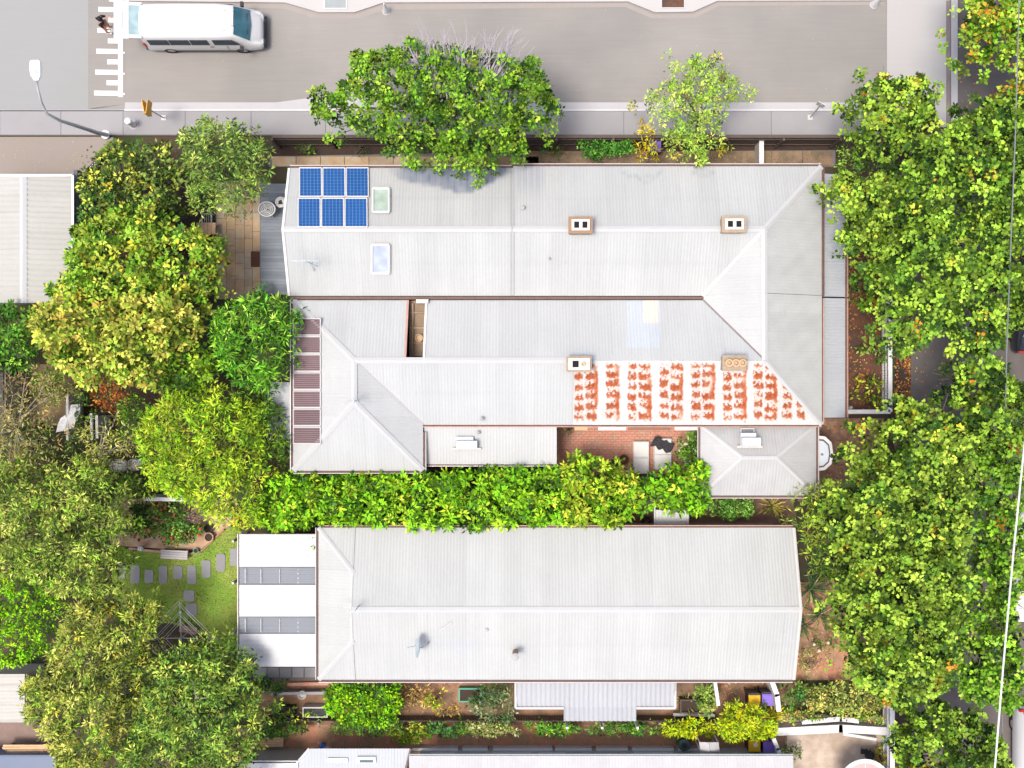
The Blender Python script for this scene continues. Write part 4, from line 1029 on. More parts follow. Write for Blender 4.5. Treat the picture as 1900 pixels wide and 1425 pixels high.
# south lean-to in two steps
leanto(h3, (957, 1264, 1253, 1313), 2.75, 2.55, 'n', M['white'], lambda a, b: np.tile(np.array([.42, .43, .45]), (len(a), 1)), gut=False, pitch=.2, amp=.02)
leanto(h3, (1046, 1313, 1181, 1338), 2.5, 2.4, 'n', M['white'], lambda a, b: np.tile(np.array([.40, .41, .43]), (len(a), 1)), gut=False, pitch=.2, amp=.02, wall=False)
for a, b in (((957, 1263), (957, 1314)), ((1253, 1263), (1253, 1314)), ((957, 1314), (1046, 1314)), ((1181, 1314), (1253, 1314))): MB().tube([P(*a, 2.62), P(*b, 2.62)], .05, 4).build('edge_trim', M['white'], h3)
for x in (1050, 1113, 1177): MB().box((*P(x, 1334, 1)[:2], 1.15), (.09, .09, 2.3)).build('porch_post', M['white'], h3)

# ---- fourth house along the bottom edge
h4 = begin_house('white roofed house at the bottom edge with grey lean-to and roof window', 1000, 1540)
rf = start_roof(h4); ub = MB(); Z4, R4 = 2.7, 3.9
slope(rf, [P(759, 1402, Z4), P(1472, 1402, Z4), P(1472, 1540, R4), P(759, 1540, R4)], paint_w(.57), ub=ub); slope(rf, [P(759, 1670, Z4), P(1472, 1670, Z4), P(1472, 1540, R4), P(759, 1540, R4)], paint_w(.57), ub=ub)
finish_roof(rf, ub); cap(rf, P(759, 1540, R4), P(1472, 1540, R4)); gutter(h4, P(759, 1402, Z4), P(1472, 1402, Z4), (0, 1, 0), M['grey_sheet'], .06)
M['h4wall'] = mat('grey_blue_weatherboard', (.62, .67, .70), .8, .08, 2, 20)
walls(h4, [(772, 1424), (1462, 1424), (1462, 1650), (772, 1650)], Z4 - .1, M['h4wall'], Z4 - .1)
wy = P(0, 1424, Z4 - .1).y
for x0, x1, hh in ((915, 985, .9), (1002, 1050, .9), (1180, 1250, 1.0), (800, 840, .8)):
    a, b_ = P(x0, 0, 1.5).x, P(x1, 0, 1.5).x; wd = MB()
    for zz in (1.0, 1.0 + hh): wd.box(((a + b_) / 2, wy + .03, zz), (b_ - a + .1, .08 if zz > 1 else .16, .07))
    for xx in (a, b_): wd.box((xx, wy + .03, 1.0 + hh / 2), (.06, .08, hh - .07))
    wd = wd.build('window', M['white'], h4); MB().box(((a + b_) / 2, wy + .012, 1.0 + hh / 2), (b_ - a - .06, .02, hh - .07)).build('pane', M['glass_pale'], wd)
for x0, x1 in ((765, 850), (858, 905), (915, 1025), (1030, 1098), (1106, 1165), (1172, 1250), (1258, 1330)):
    MB().box(((P(x0, 0, .3).x + P(x1, 0, .3).x) / 2, wy + .05, .22), (P(x1, 0, .3).x - P(x0, 0, .3).x, .1, .4)).build('plinth', M['white'], h4)
lt = bpy.data.objects.new('lean_to_roof', bpy.data.meshes.new('lean_to_roof')); COL.objects.link(lt); lt.parent = h4; WL[lt.name] = wloc(h4); u = MB()
slope(lt, [P(530, 1440, 2.35), P(752, 1440, 2.35), P(762, 1389, 2.3), P(574, 1389, 2.3)], lambda a, b: np.tile(np.array([.46, .485, .51]), (len(a), 1)), ub=u, edir=(1, 0, 0), amp=.006, name='lean_to_sheet'); finish_roof(lt, u)
MB().tube([P(574, 1389, 2.33), P(545, 1422, 2.35)], .05, 4).build('edge_trim', M['white'], h4); MB().tube([P(762, 1389, 2.35), P(752, 1430, 2.37)], .05, 4).build('edge_trim', M['valley'], h4)
walls(h4, [(592, 1421), (742, 1421), (742, 1600), (570, 1600)], 2.2, M['h4wall'], 2.2)
sk = MB(); a, b = P(663, 1416, 2.4), P(697, 1404, 2.4); sk.box(((a.x + b.x) / 2, (a.y + b.y) / 2, 2.38), (b.x - a.x, b.y - a.y, .12)); sk = sk.build('skylight', M['white'], h4)
MB().box(((a.x + b.x) / 2, (a.y + b.y) / 2 - .04, 2.445), ((b.x - a.x) * .72, (b.y - a.y) * .4, .03)).build('pane', M['glass'], sk)
a, b = P(607, 1415, 2.4), P(645, 1407, 2.4); MB().box(((a.x + b.x) / 2, (a.y + b.y) / 2, 2.38), (b.x - a.x, b.y - a.y, .05)).build('roof_vent_strip', M['white'], h4)
sh = thing('shed', 'low white shed roof cut off by the bottom edge left of the grey lean-to', 'shed', P(500, 1470, 0))
leanto(sh, (440, 1416, 553, 1560), 2.5, 2.4, 's', M['white'], paint_w(.68))

# ---- garage at the left edge
ga = begin_house('cream iron roofed garage at the left edge beside the driveway', 40, 435, 'garage', 'garage')
rf = start_roof(ga); ub = MB(); gz0, gz1 = 2.7, 3.15
pg_ = lambda a, b: blend(np.tile(np.array([0.447, 0.444, 0.407]), (len(a), 1)), (.42, .41, .37), np.clip(wob(a, b * 3, 60, 9), 0, .5) * .35)
slope(rf, [P(43, 326, gz1), P(43, 562, gz1), P(135, 562, gz0), P(135, 326, gz0)], pg_, ub=ub, pitch=.22, amp=.018); slope(rf, [P(43, 326, gz1), P(43, 562, gz1), P(-60, 562, gz0), P(-60, 326, gz0)], pg_, ub=ub, pitch=.22, amp=.018)
finish_roof(rf, ub); cap(rf, P(43, 326, gz1), P(43, 562, gz1), .30, M['cap'], .05)
for a, b in (((43, 325.5, gz1), (135, 325.5, gz0)), ((43, 325.5, gz1), (-60, 325.5, gz0)), ((135.5, 326, gz0), (135.5, 560, gz0))): cap(rf, P(*a), P(*b), .1, M['white'], .05, 'edge_trim', .1)
walls(ga, [(-56, 332), (131, 332), (131, 556), (-56, 556)], gz0 - .1, M['cap_grey'], gz0)
MB().box((P(140, 0, 2.4).x, P(0, 420, 2.4).y, 1.3), (.16, 200 / S, 2.2)).build('side_wall', mat('blue_grey_boards', (.13, .14, .17), .8, .2), ga)
for y in (360, 400, 440, 480): MB().box((P(139, 0, 2).x, P(0, y, 2).y, 2.45), (.1, .8, .1)).build('gutter', M['gutter_dirt'], ga)
s2 = thing('shed', 'white ribbed shed roof at the left edge above the timber planks', 'shed', P(10, 1295, 0))
leanto(s2, (-60, 1251, 46, 1340), 2.5, 2.35, 'w', M['gutter_red'], lambda a, b: np.tile(np.array([0.525, 0.504, 0.465]), (len(a), 1)), edir=(0, 1, 0), pitch=.30, amp=.03)
s3 = thing('shed', 'small white shed roof below the hedge row against the third house', 'shed', P(1246, 962, 0))
leanto(s3, (1215, 946, 1277, 977), 2.2, 2.05, 'n', M['white'], paint_w(.64), gut=False)
for x in (1215, 1277): MB().tube([P(x, 940, 2.25), P(x, 978, 2.15)], .035, 4).build('edge_trim', M['white'], s3)
s4 = thing('shed', 'dark roofed shed at the left edge beside the dry yard', 'shed', P(-20, 750, 0))
leanto(s4, (-120, 690, 6, 792), 2.3, 2.2, 'w', M['valley'], lambda a, b: np.tile(np.array([.05, .045, .045]), (len(a), 1)))
# ------------------------------------------------------------------ vehicles
def loft(secs, name, m, parent, smooth_=True, close=True):
    """secs: list of closed rings (same count)"""
    n = len(secs[0]); mb = MB(); pts = [p for s_ in secs for p in s_]
    fs = [(k * n + i, k * n + (i + 1) % n, (k + 1) * n + (i + 1) % n, (k + 1) * n + i) for k in range(len(secs) - 1) for i in range(n)]
    if close: fs += [tuple(range(n - 1, -1, -1)), tuple((len(secs) - 1) * n + i for i in range(n))]
    return mb.faces(pts, fs).build(name, m, parent, smooth=smooth_)

def wheel(parent, x, y, r=.33, w=.2, horiz=True):
    t = MB(); n = 18; pts = []
    ax = (0, 1) if horiz else (1, 0)
    def ringp(rad, o_): return [(x + (math.cos(a) * rad if horiz else o_), y + (o_ if horiz else math.cos(a) * rad), r + math.sin(a) * rad) for a in [2 * math.pi * i / n for i in range(n)]]
    prof = [(r * .6, -w / 2), (r * .93, -w / 2), (r, -w / 3), (r, w / 3), (r * .93, w / 2), (r * .6, w / 2)]
    pts = sum([ringp(a, b) for a, b in prof], [])
    t.faces(pts, [(k * n + i, k * n + (i + 1) % n, (k + 1) * n + (i + 1) % n, (k + 1) * n + i) for k in range(5) for i in range(n)])
    wh = t.build('wheel', M['rubber'], parent)
    rm = MB(); pr = [(r * .58, -w * .42), (r * .58, w * .42)]; pts = sum([ringp(a, b) for a, b in pr], []); rm.faces(pts, [(i, (i + 1) % n, n + (i + 1) % n, n + i) for i in range(n)] + [tuple(range(n - 1, -1, -1)), tuple(range(n, 2 * n))])
    rm.build('rim', M['rim'], wh)

# the white van, nose to the right, tailgate up
vc = P(378, 64, 0); van = thing('van', 'white high roofed van on the road with its tailgate lifted open', 'van', vc)
X0 = P(272, 0, .8).x; X1 = P(488, 0, .8).x; Lv = X1 - X0; Yc = vc.y
def vsec(x, wb, wt, ws, zs, zt, zb=.32):
    """cross-section at x: width at sill, at shoulder (zs) and at roof (zt)"""
    h = [(wb * .97, zb), (wb, zb + .12), (wb, .8), (ws, zs), ((ws + wt) / 2 + .02, (zs + zt) / 2), (wt + .03, zt - .13), (wt - .06, zt - .02), (wt * .5, zt + .012)]
    r = [(x, Yc + y, z) for y, z in h] + [(x, Yc - y, z) for y, z in reversed(h)]
    return r
W_ = .835
secs = [vsec(X0, W_ * .96, .66, W_ * .9, 1.05, 1.93), vsec(X0 + .12, W_, .70, W_ * .95, 1.1, 1.98), vsec(X0 + 1.6, W_, .72, W_ * .96, 1.1, 2.0), vsec(X0 + 3.3, W_, .71, W_ * .96, 1.1, 1.99),
        vsec(X0 + 4.02, W_, .66, W_ * .96, 1.1, 1.93), vsec(X0 + 4.35, W_, .655, W_ * .95, 1.05, 1.58), vsec(X0 + 4.66, W_ * .98, .66, W_ * .94, .98, 1.18), vsec(X0 + Lv - .12, W_ * .93, .6, W_ * .86, .86, .98), vsec(X0 + Lv - .02, W_ * .78, .45, W_ * .7, .74, .82), vsec(X0 + Lv, W_ * .6, .3, W_ * .5, .6, .66)]
body = loft(secs, 'body', M['van_white'], van)
# roof ribs
for y in (-.42, -.14, .14, .42): MB().box((X0 + 2.05, Yc + y, 2.008), (3.3, .05, .02)).build('roof_rib', M['van_white'], body)
for y in (-.28, .34): MB().cyl((P(434, 0, 2).x, Yc + y, 2.0), .03, .03, 8).build('roof_plug', M['black'], body)
MB().box((P(430, 0, 2).x, Yc + .03, 2.012), (.12, .5, .008)).build('roof_label', mat('pale_pink_label', (.74, .58, .52), .6), body)
# windscreen panel proud of the loft
def wsx(t): return X0 + 4.05 + .55 * t, 1.93 - .70 * t
ws = MB(); pl, pr_ = [], []
for t in (0, .5, 1): 
    x, z = wsx(t); w = .60 + .06 * t; pl.append((x, Yc + w, z + .035 + .02 * (t == .5))); pr_.append((x, Yc - w, z + .035 + .02 * (t == .5)))
cc = [((a[0] + b[0]) / 2 + .05, Yc, a[2] + .03) for a, b in zip(pl, pr_)]
for i in range(2): ws.faces([pl[i], cc[i], cc[i + 1], pl[i + 1], pr_[i], pr_[i + 1]], [(0, 3, 2, 1), (1, 2, 5, 4)])
wsc = ws.build('windscreen', mat_glass('windscreen_glass', (.05, .15, .20), .1), van)
MB().box((X0 + 4.5, Yc + .02, 1.44), (.05, .9, .03)).build('wiper', M['black'], wsc)
def sidewin(xa_, xb_, s_, m_=M['glass'], zz=(1.14, 1.70), name='side_window', cut=0):
    def yy_(z): return Yc + s_ * (W_ * .96 + (.73 - W_ * .96) * (z - 1.1) / .88 + .016)
    MB().faces([(xa_, yy_(zz[0]), zz[0]), (xb_, yy_(zz[0]), zz[0]), (xb_ - cut, yy_(zz[1]), zz[1]), (xa_, yy_(zz[1]), zz[1])], [(0, 1, 2, 3), (3, 2, 1, 0)]).build(name, m_, van)
for s_ in (-1, 1):
    for a, b in ((.28, 1.15), (1.18, 2.05), (2.08, 2.86)): sidewin(X0 + a, X0 + b, s_)
    sidewin(X0 + 3.05, X0 + 4.2, s_, cut=.28)
    for x in (X0 + .95, X0 + 4.1): wheel(van, x, Yc + s_ * (W_ - .10))
    m_ = MB().box((X0 + 4.22, Yc + s_ * (W_ + .12), 1.12), (.12, .2, .2)).build('wing_mirror', M['black'], van)
    MB().box((X0 + Lv - .16, Yc + s_ * .6, .8), (.16, .24, .12), 0, .8).build('headlight', M['lamp_clear'], van)
    MB().box((X0 + .02, Yc + s_ * .76, 1.0), (.08, .12, .55)).build('tail_light', M['light_red'], van)
    MB().box((X0 + 2.9, Yc + s_ * (W_ + .005), .95), (.16, .02, .03)).build('door_handle', M['black'], van)
    MB().box((X0 + 3.55, Yc + s_ * (W_ + .004), .75), (.015, .015, .6)).build('door_seam', M['valley'], van)
    MB().box((X0 + 2.6, Yc + s_ * (W_ + .003), .4), (3.0, .02, .06)).build('sill', M['black'], van)
MB().box((X0 + Lv + .0, Yc, .45), (.14, 1.36, .2), 0, .9).build('bumper', M['black'], van); MB().box((X0 + Lv + .01, Yc, .62), (.05, .7, .1)).build('grille', M['black'], van)
MB().box((X0 - .04, Yc, .42), (.14, 1.55, .18)).build('bumper', M['black'], van)
MB().box((X0 + .01, Yc, 1.15), (.03, 1.2, 1.2)).build('cargo_opening', M['black'], van)
# raised tailgate with its window
tg0, tg1 = X0 + .10, P(212, 0, 2.05).x; zt0, zt1 = 1.96, 2.12
def tz(x): return zt0 + (zt1 - zt0) * (tg0 - x) / (tg0 - tg1)
wx0, wx1 = P(262, 0, 2.0).x, P(239, 0, 2.0).x
tg = MB()
def slab(xa_, xb_, ya_, yb_, dz=0): 
    p = [(xa_, Yc + ya_, tz(xa_) + dz), (xb_, Yc + ya_, tz(xb_) + dz), (xb_, Yc + yb_, tz(xb_) + dz), (xa_, Yc + yb_, tz(xa_) + dz)]
    q = [(a, b, c_ - .05) for a, b, c_ in p]; tg.faces(p + q, [(0, 1, 2, 3), (7, 6, 5, 4), (0, 4, 5, 1), (1, 5, 6, 2), (2, 6, 7, 3), (3, 7, 4, 0)])
slab(tg0, wx0, -.70, .70); slab(wx1, tg1, -.80, .80); slab(wx0, wx1, -.76, -.62); slab(wx0, wx1, .62, .76)
tg = tg.build('tailgate', M['van_white'], van)
MB().faces([(wx0, Yc - .62, tz(wx0) - .02), (wx1, Yc - .62, tz(wx1) - .02), (wx1, Yc + .62, tz(wx1) - .02), (wx0, Yc + .62, tz(wx0) - .02)], [(0, 1, 2, 3)]).build('rear_window', M['glass_pale'], tg)
MB().box((P(226, 0, 2.1).x, Yc, tz(P(226, 0, 2.1).x) + .01), (.03, .7, .03)).build('handle_bar', M['galv'], tg)
for s_ in (-.66, .66): MB().tube([(X0 + .1, Yc + s_, 1.55), (P(245, 0, 2).x, Yc + s_, 1.98)], .018, 6).build('gas_strut', M['black'], van)

# person at the back of the van
pb = P(205, 57, .05); pz = .06
person = thing('person', 'person in dark top and coral trousers standing behind the open van', 'person', pb)
def skin_obj(name, verts, edges, radii, m, root=0, sub=2):
    me = bpy.data.meshes.new(name); me.from_pydata([tuple(v) for v in verts], edges, []); o = bpy.data.objects.new(name, me); COL.objects.link(o)
    md = o.modifiers.new('skin', 'SKIN'); sv = me.skin_vertices[0].data
    for i, r_ in enumerate(radii): sv[i].radius = (r_, r_) if not hasattr(r_, '__len__') else r_
    sv[root].use_root = True; md.use_smooth_shade = True
    ss = o.modifiers.new('sub', 'SUBSURF'); ss.levels = sub; ss.render_levels = sub
    dg = bpy.context.evaluated_depsgraph_get(); m2 = bpy.data.meshes.new_from_object(o.evaluated_get(dg)); bpy.data.objects.remove(o)
    m2.materials.clear(); m2.materials.append(m); m2.name = name
    m2.polygons.foreach_set('use_smooth', [True] * len(m2.polygons))
    return link(name, m2, person)
# facing +x (towards the van), one arm raised to the tailgate, slight lean
J = {'pel': (0, 0, .92), 'spi': (.03, 0, 1.12), 'che': (.07, 0, 1.34), 'nec': (.10, 0, 1.46), 'hea': (.13, 0, 1.56), 'top': (.14, 0, 1.66),
     'sl': (.07, .17, 1.39), 'el': (.22, .24, 1.18), 'wl': (.42, .20, 1.20), 'hl': (.49, .19, 1.21), 'sr': (.07, -.17, 1.39), 'er': (.10, -.26, 1.13), 'wr': (.22, -.25, .92), 'hr': (.26, -.24, .86),
     'pl': (0, .10, .88), 'kl': (.06, .11, .49), 'al': (.0, .12, .09), 'tl': (.15, .13, .04), 'pr': (0, -.10, .88), 'kr': (-.02, -.12, .49), 'ar': (-.10, -.13, .09), 'tr': (.04, -.14, .04)}
RD = {'pel': (.13, .10), 'spi': (.12, .09), 'che': (.145, .10), 'nec': .05, 'hea': .088, 'top': .07, 'sl': .062, 'el': .042, 'wl': .028, 'hl': .034, 'sr': .062, 'er': .042, 'wr': .028, 'hr': .034,
      'pl': .088, 'kl': .055, 'al': .036, 'tl': .032, 'pr': .088, 'kr': .055, 'ar': .036, 'tr': .032}
ED = [('pel', 'spi'), ('spi', 'che'), ('che', 'nec'), ('nec', 'hea'), ('hea', 'top'), ('che', 'sl'), ('sl', 'el'), ('el', 'wl'), ('wl', 'hl'), ('che', 'sr'), ('sr', 'er'), ('er', 'wr'), ('wr', 'hr'), ('pel', 'pl'), ('pl', 'kl'), ('kl', 'al'), ('al', 'tl'), ('pel', 'pr'), ('pr', 'kr'), ('kr', 'ar'), ('ar', 'tr')]
def fig(name, keys, m, scale=1.0, root='pel'):
    ks = [k for k in keys]; ix = {k: i for i, k in enumerate(ks)}
    return skin_obj(name, [Vector(J[k]) + Vector((0, 0, pz)) for k in ks], [(ix[a], ix[b]) for a, b in ED if a in ix and b in ix], [tuple(np.array(RD[k]) * scale) if hasattr(RD[k], '__len__') else RD[k] * scale for k in ks], m, ix.get(root, 0))
fig('body', list(J), M['skin'])
fig('shirt', ['spi', 'che', 'sl', 'el', 'sr', 'er', 'pel'], M['shirt'], 1.18)
fig('trousers', ['pel', 'pl', 'kl', 'al', 'pr', 'kr', 'ar'], M['shorts'], 1.2)
hd = Vector(J['hea']) + Vector((0, 0, pz)) + pb
hm = MB().lathe((hd.x - .02, hd.y, hd.z - .02), [(.10, -.04), (.112, .03), (.10, .1), (.06, .145), (.02, .158)], 14).build('hair', M['hair'], person, smooth=True)
MB().cyl((hd.x - .13, hd.y, hd.z + .02), .05, .1, 10, .035).build('hair_bun', M['hair'], hm)
MB().cyl((hd.x + .095, hd.y, hd.z - .02), .013, .03, 6, .008).build('nose', M['skin'], person)
for s_ in (-1, 1):
    MB().box((hd.x + .086, hd.y + s_ * .032, hd.z + .012), (.012, .022, .012)).build('eye', M['black'], person); MB().box((hd.x, hd.y + s_ * .09, hd.z - .005), (.03, .02, .06)).build('ear', M['skin'], person)
    f_ = J['tl' if s_ > 0 else 'tr']; MB().box((pb.x + f_[0] - .05, pb.y + f_[1], pz + .03 + .045), (.27, .095, .085), 0, .8).build('shoe', M['white'], person)
    hk = 'hl' if s_ > 0 else 'hr'; wk = 'wl' if s_ > 0 else 'wr'; h0 = Vector(J[hk]) + Vector((0, 0, pz)) + pb; dd = (Vector(J[hk]) - Vector(J[wk])).normalized(); sd = Vector((-dd.y, dd.x, 0)).normalized() if abs(dd.z) < .95 else Vector((0, 1, 0))
    for i in range(4):
        a = h0 + dd * .03 + sd * (i - 1.5) * .019; ln = (.065, .078, .075, .058)[i]
        MB().tube([a, a + dd * ln * .55, a + dd * ln + Vector((0, 0, -.02))], [.0095, .009, .007], 6).build('finger', M['skin'], person)
    a = h0 - sd * .03 * s_; MB().tube([a, a - sd * .03 * s_ + dd * .02, a - sd * .035 * s_ + dd * .055], [.011, .01, .008], 6).build('thumb', M['skin'], person)
bgp = P(196, 40, .05) + Vector((.02, -.10, 0))

def car_ns(name, label, cx_px, y0_px, y1_px, body_m, prof, w=.88, cat='car', front_up=True, windows=()):
    """a car parked along the right-hand street; prof: (fraction from the lower end, half width factor, top z)"""
    c = P(cx_px, (y0_px + y1_px) / 2, 0); t = thing(name, label, cat, c); ya = P(0, y1_px, .8).y; yb2 = P(0, y0_px, .8).y; Ln = yb2 - ya
    secs = []
    for f, wf, ws_, zs, zt in prof:
        y = ya + Ln * f; h = [(w * wf * .96, .28), (w * wf, .42), (w * wf, .70), (w * wf * .97, zs), (w * ws_, zt - .06), (w * ws_ * .85, zt)]
        secs.append([(c.x + x, y, z) for x, z in h] + [(c.x - x, y, z) for x, z in reversed(h)])
    loft(secs, 'body', body_m, t)
    for f in (.2, .8):
        for s_ in (-1, 1): wheel(t, c.x + s_ * (w - .1), ya + Ln * f, .31, .19, False)
    return t, c, ya, Ln
pf = [(0, .8, .6, .75, .82), (.03, .96, .8, .88, .95), (.16, 1, .84, .92, 1.02), (.30, 1, .72, .93, 1.42), (.60, 1, .72, .93, 1.44), (.76, 1, .82, .92, 1.0), (.96, .95, .78, .8, .86), (1, .75, .6, .62, .68)]
def pane(t, c, y0, z0, y1, z1, w0, w1, name='rear_window', m=None):
    MB().faces([(c.x - w0, y0, z0), (c.x + w0, y0, z0), (c.x + w1, y1, z1), (c.x - w1, y1, z1)], [(0, 1, 2, 3), (3, 2, 1, 0)]).build(name, m or M['glass'], t)
t, c, ya, Ln = car_ns('car', 'black car parked under the plane trees at the right edge', 1906, 478, 655, M['dark_car'], pf)
pane(t, c, ya + Ln * .165, 1.05, ya + Ln * .295, 1.45, .68, .58, m=M['glass_pale']); pane(t, c, ya + Ln * .755, 1.03, ya + Ln * .605, 1.47, .70, .58, 'windscreen')
MB().box((c.x, ya + .03, .72), (1.5, .05, .06)).build('bumper_trim', M['white'], t)
for s_ in (-1, 1): MB().box((c.x + s_ * .66, ya + .04, .84), (.26, .08, .12)).build('tail_light', M['light_red'], t)
for s_ in (-1, 1): MB().faces([(c.x + s_ * .86, ya + Ln * .26, .97), (c.x + s_ * .86, ya + Ln * .68, .97), (c.x + s_ * .70, ya + Ln * .60, 1.36), (c.x + s_ * .70, ya + Ln * .32, 1.36)], [(0, 1, 2, 3), (3, 2, 1, 0)]).build('side_window', M['glass'], t)
pu = [(0, .9, .8, .8, .92), (.02, 1, .9, .95, 1.0), (.34, 1, .9, .95, 1.0), (.355, 1, .74, .95, 1.58), (.58, 1, .74, .95, 1.6), (.72, 1, .86, .95, 1.08), (.96, .95, .8, .85, .95), (1, .8, .6, .65, .7)]
t, c, ya, Ln = car_ns('ute', 'white utility with ribbed tray lid parked at the right edge', 1904, 950, 1152, M['van_white'], pu, cat='utility')
for i in range(7): MB().box((c.x, ya + .14 + i * .2, 1.01), (1.46, .06, .03)).build('tray_rib', M['white'], t)
MB().box((c.x, ya + .04, .98), (1.6, .06, .08)).build('tailgate', M['white'], t)
pane(t, c, ya + Ln * .345, 1.1, ya + Ln * .36, 1.52, .66, .6); pane(t, c, ya + Ln * .715, 1.12, ya + Ln * .585, 1.62, .72, .6, 'windscreen')
MB().box((c.x, ya + Ln * .33, 1.30), (1.35, .40, .5)).build('tool_box', M['black'], t)
ph = [(0, .8, .6, .72, .8), (.05, .96, .8, .85, .92), (.26, 1, .84, .9, 1.02), (.42, 1, .74, .93, 1.44), (.86, 1, .74, .93, 1.46), (.97, .97, .8, .93, 1.0), (1, .9, .7, .8, .85)]
t, c, ya, Ln = car_ns('car', 'white hatchback with dark rear glass at the lower right edge', 1908, 1314, 1490, M['van_white'], ph)
pane(t, c, ya + Ln * .966, 1.06, ya + Ln * .87, 1.49, .70, .6, m=M['glass']); pane(t, c, ya + Ln * .27, 1.05, ya + Ln * .415, 1.47, .72, .6, 'windscreen')
for s_ in (-1, 1): MB().box((c.x + s_ * .72, ya + Ln * .985, .95), (.2, .1, .2)).build('tail_light', M['light_red'], t)
bl = thing('boat_cover', 'dark blue flat cover at the bottom left corner below timber planks', 'cover', P(40, 1440, 0))
cv = [P(-80, 1402, 1.2), P(100, 1402, 1.2), P(112, 1420, 1.15), P(112, 1480, 1.1), P(-80, 1480, 1.2)]
MB().prism([(p.x, p.y) for p in cv], .35, 1.15).build('cover_sheet', M['slate_blue'], bl)
MB().tube([p + Vector((0, 0, .0)) for p in cv[:4]], .05, 6).build('hem', M['slate_blue'], bl)

# ------------------------------------------------------------------ street furniture
lb = P(196, 250, .1); lamp = thing('street_lamp', 'white street lamp on a curved pole reaching over the raised road', 'street lamp', lb)
pth = [lb, P(180, 246, 2.0), P(150, 236, 4.0), P(112, 224, 5.6), P(88, 212, 6.5), P(77, 190, 7.1), P(70, 165, 7.4), P(68, 150, 7.5)]
MB().tube(pth, [.10, .09, .08, .07, .06, .05, .045, .045], 8).build('pole', M['galv'], lamp, smooth=True)
MB().cyl((lb.x, lb.y, lb.z), .2, .05, 10).build('base_plate', M['galv'], lamp)
a, b = P(68, 150, 7.5), P(66, 112, 7.6); hdm = MB()
secs = []
for f, w, h in ((0, .10, .06), (.25, .22, .10), (.6, .25, .12), (.95, .22, .09), (1, .16, .06)):
    p = a.lerp(b, f); secs.append([(p.x - w, p.y, p.z), (p.x - w * .8, p.y, p.z + h), (p.x + w * .8, p.y, p.z + h), (p.x + w, p.y, p.z), (p.x + w * .7, p.y, p.z - h * .5), (p.x - w * .7, p.y, p.z - h * .5)])
lh = loft(secs, 'lamp_head', M['lamp_white'], lamp, False)
p = a.lerp(b, .6); MB().box((p.x, p.y, p.z + .125), (.16, .4, .02)).build('lamp_lid', mat('lamp_lid_grey', (.6, .6, .6), .5), lh)
def sign(label, bx, by, tx, ty, z, colr, plates):
    b = P(bx, by, .1); t = thing('road_sign', label, 'sign', b); top = P(tx, ty, z)
    MB().tube([b, top], .032, 8).build('pole', M['galv'], t); MB().box((b.x, b.y, .12), (.22, .22, .04)).build('base_plate', M['white_old'], t)
    for k, (dx, w, h, rz, zz) in enumerate(plates):
        c = b.lerp(top, zz) + Vector((dx, 0, 0))
        s_ = MB().box((c.x, c.y, c.z), (.03, w, h), rz).build('sign_plate', colr, t)
        MB().box((c.x, c.y, c.z), (.07, .05, .1), rz).build('bracket', M['galv'], s_)
sign('yellow sign seen edge on atop a leaning pole beside the kerb', 304, 219, 272, 200, 2.45, M['sign_yellow'], [(-.08, .6, .6, R(12), .97), (.07, .6, .6, R(-8), .97), (0, .5, .3, R(3), .8)])
sign('small grey sign seen edge on at the kerb near the plane tree', 1503, 218, 1524, 193, 2.3, M['white_old'], [(0, .35, .45, R(60), .95)])
c = P(248, 232, .12); bo = thing('bollard', 'white round bollard on the footpath below the yellow sign', 'bollard', c)
MB().lathe((c.x, c.y, .1), [(.13, 0), (.13, .7), (.15, .72), (.15, .8), (.12, .84)], 16).build('post', M['white'], bo); MB().ring((c.x, c.y, .1), .15, .2, .03, 16).build('base_ring', M['kerb'], bo)
for px, py, lab in ((717, 21, 'white tapered bollard in the gutter right of the grey tree grate'), (1621, 9, 'white tapered bollard at the far right end of the road')):
    c = P(px, py, 0); bo = thing('bollard', lab, 'bollard', c, 'white bollards along the far kerb')
    MB().cyl((c.x, c.y, .02), .16, 1.0, 14, .03).build('cone', M['white'], bo); MB().cyl((c.x, c.y, .0), .19, .03, 14).build('base_plate', M['kerb'], bo)
# overhead cables on the right
def cable(label, pts, r, m):
    o = MB().tube([P(*p) for p in pts], r, 6).build('overhead_cable', m); tag(o, label, 'cable')
cable('thick white overhead cable running down the lower right edge', [(2010, -400, 9.8), (1950, 350, 9.3), (1908, 760, 9.0), (1893, 900, 8.95), (1880, 1030, 8.95), (1862, 1230, 9.0), (1846, 1425, 9.1), (1830, 1600, 9.3), (1780, 2300, 9.8)], .036, M['cable'])
cable('thin grey overhead wire above the black parked car', [(1905, -500, 10.6), (1884, 250, 10.1), (1875, 470, 9.8), (1868, 650, 9.0), (1866, 740, 8.0), (1866, 860, 6.4), (1858, 1500, 6.2), (1840, 2300, 6.8)], .024, M['wire'])

# ------------------------------------------------------------------ bins
def make_bin(px, py, lid_m, label):
    c = P(px, py, 1.0); c = Vector((c.x, c.y, 0)); t = thing('wheelie_bin', label, 'bin', c, 'wheelie bins in the side yards')
    MB().box((c.x, c.y, .5), (.44, .48, .9), 0, 1.2).build('bin_body', M['bin_green'], t)
    ld = MB().box((c.x, c.y - .02, .98), (.52, .52, .06), 0, .96); ld.box((c.x, c.y, 1.012), (.44, .42, .022), 0, .85)
    ld = ld.build('lid', lid_m, t)
    MB().tube([(c.x - .2, c.y + .31, .97), (c.x + .2, c.y + .31, .97)], .018, 6).build('handle', M['bin_green'], t)
    for s_ in (-1, 1): 
        w = MB(); w.tube([(c.x + s_ * .2, c.y + .24, .1), (c.x + s_ * .25, c.y + .24, .1)], .1, 12); w.build('wheel', M['rubber'], t)
    return t
b1 = make_bin(1400, 1300, M['bin_yellow'], 'yellow lidded bin half behind the lime bush by the third house')
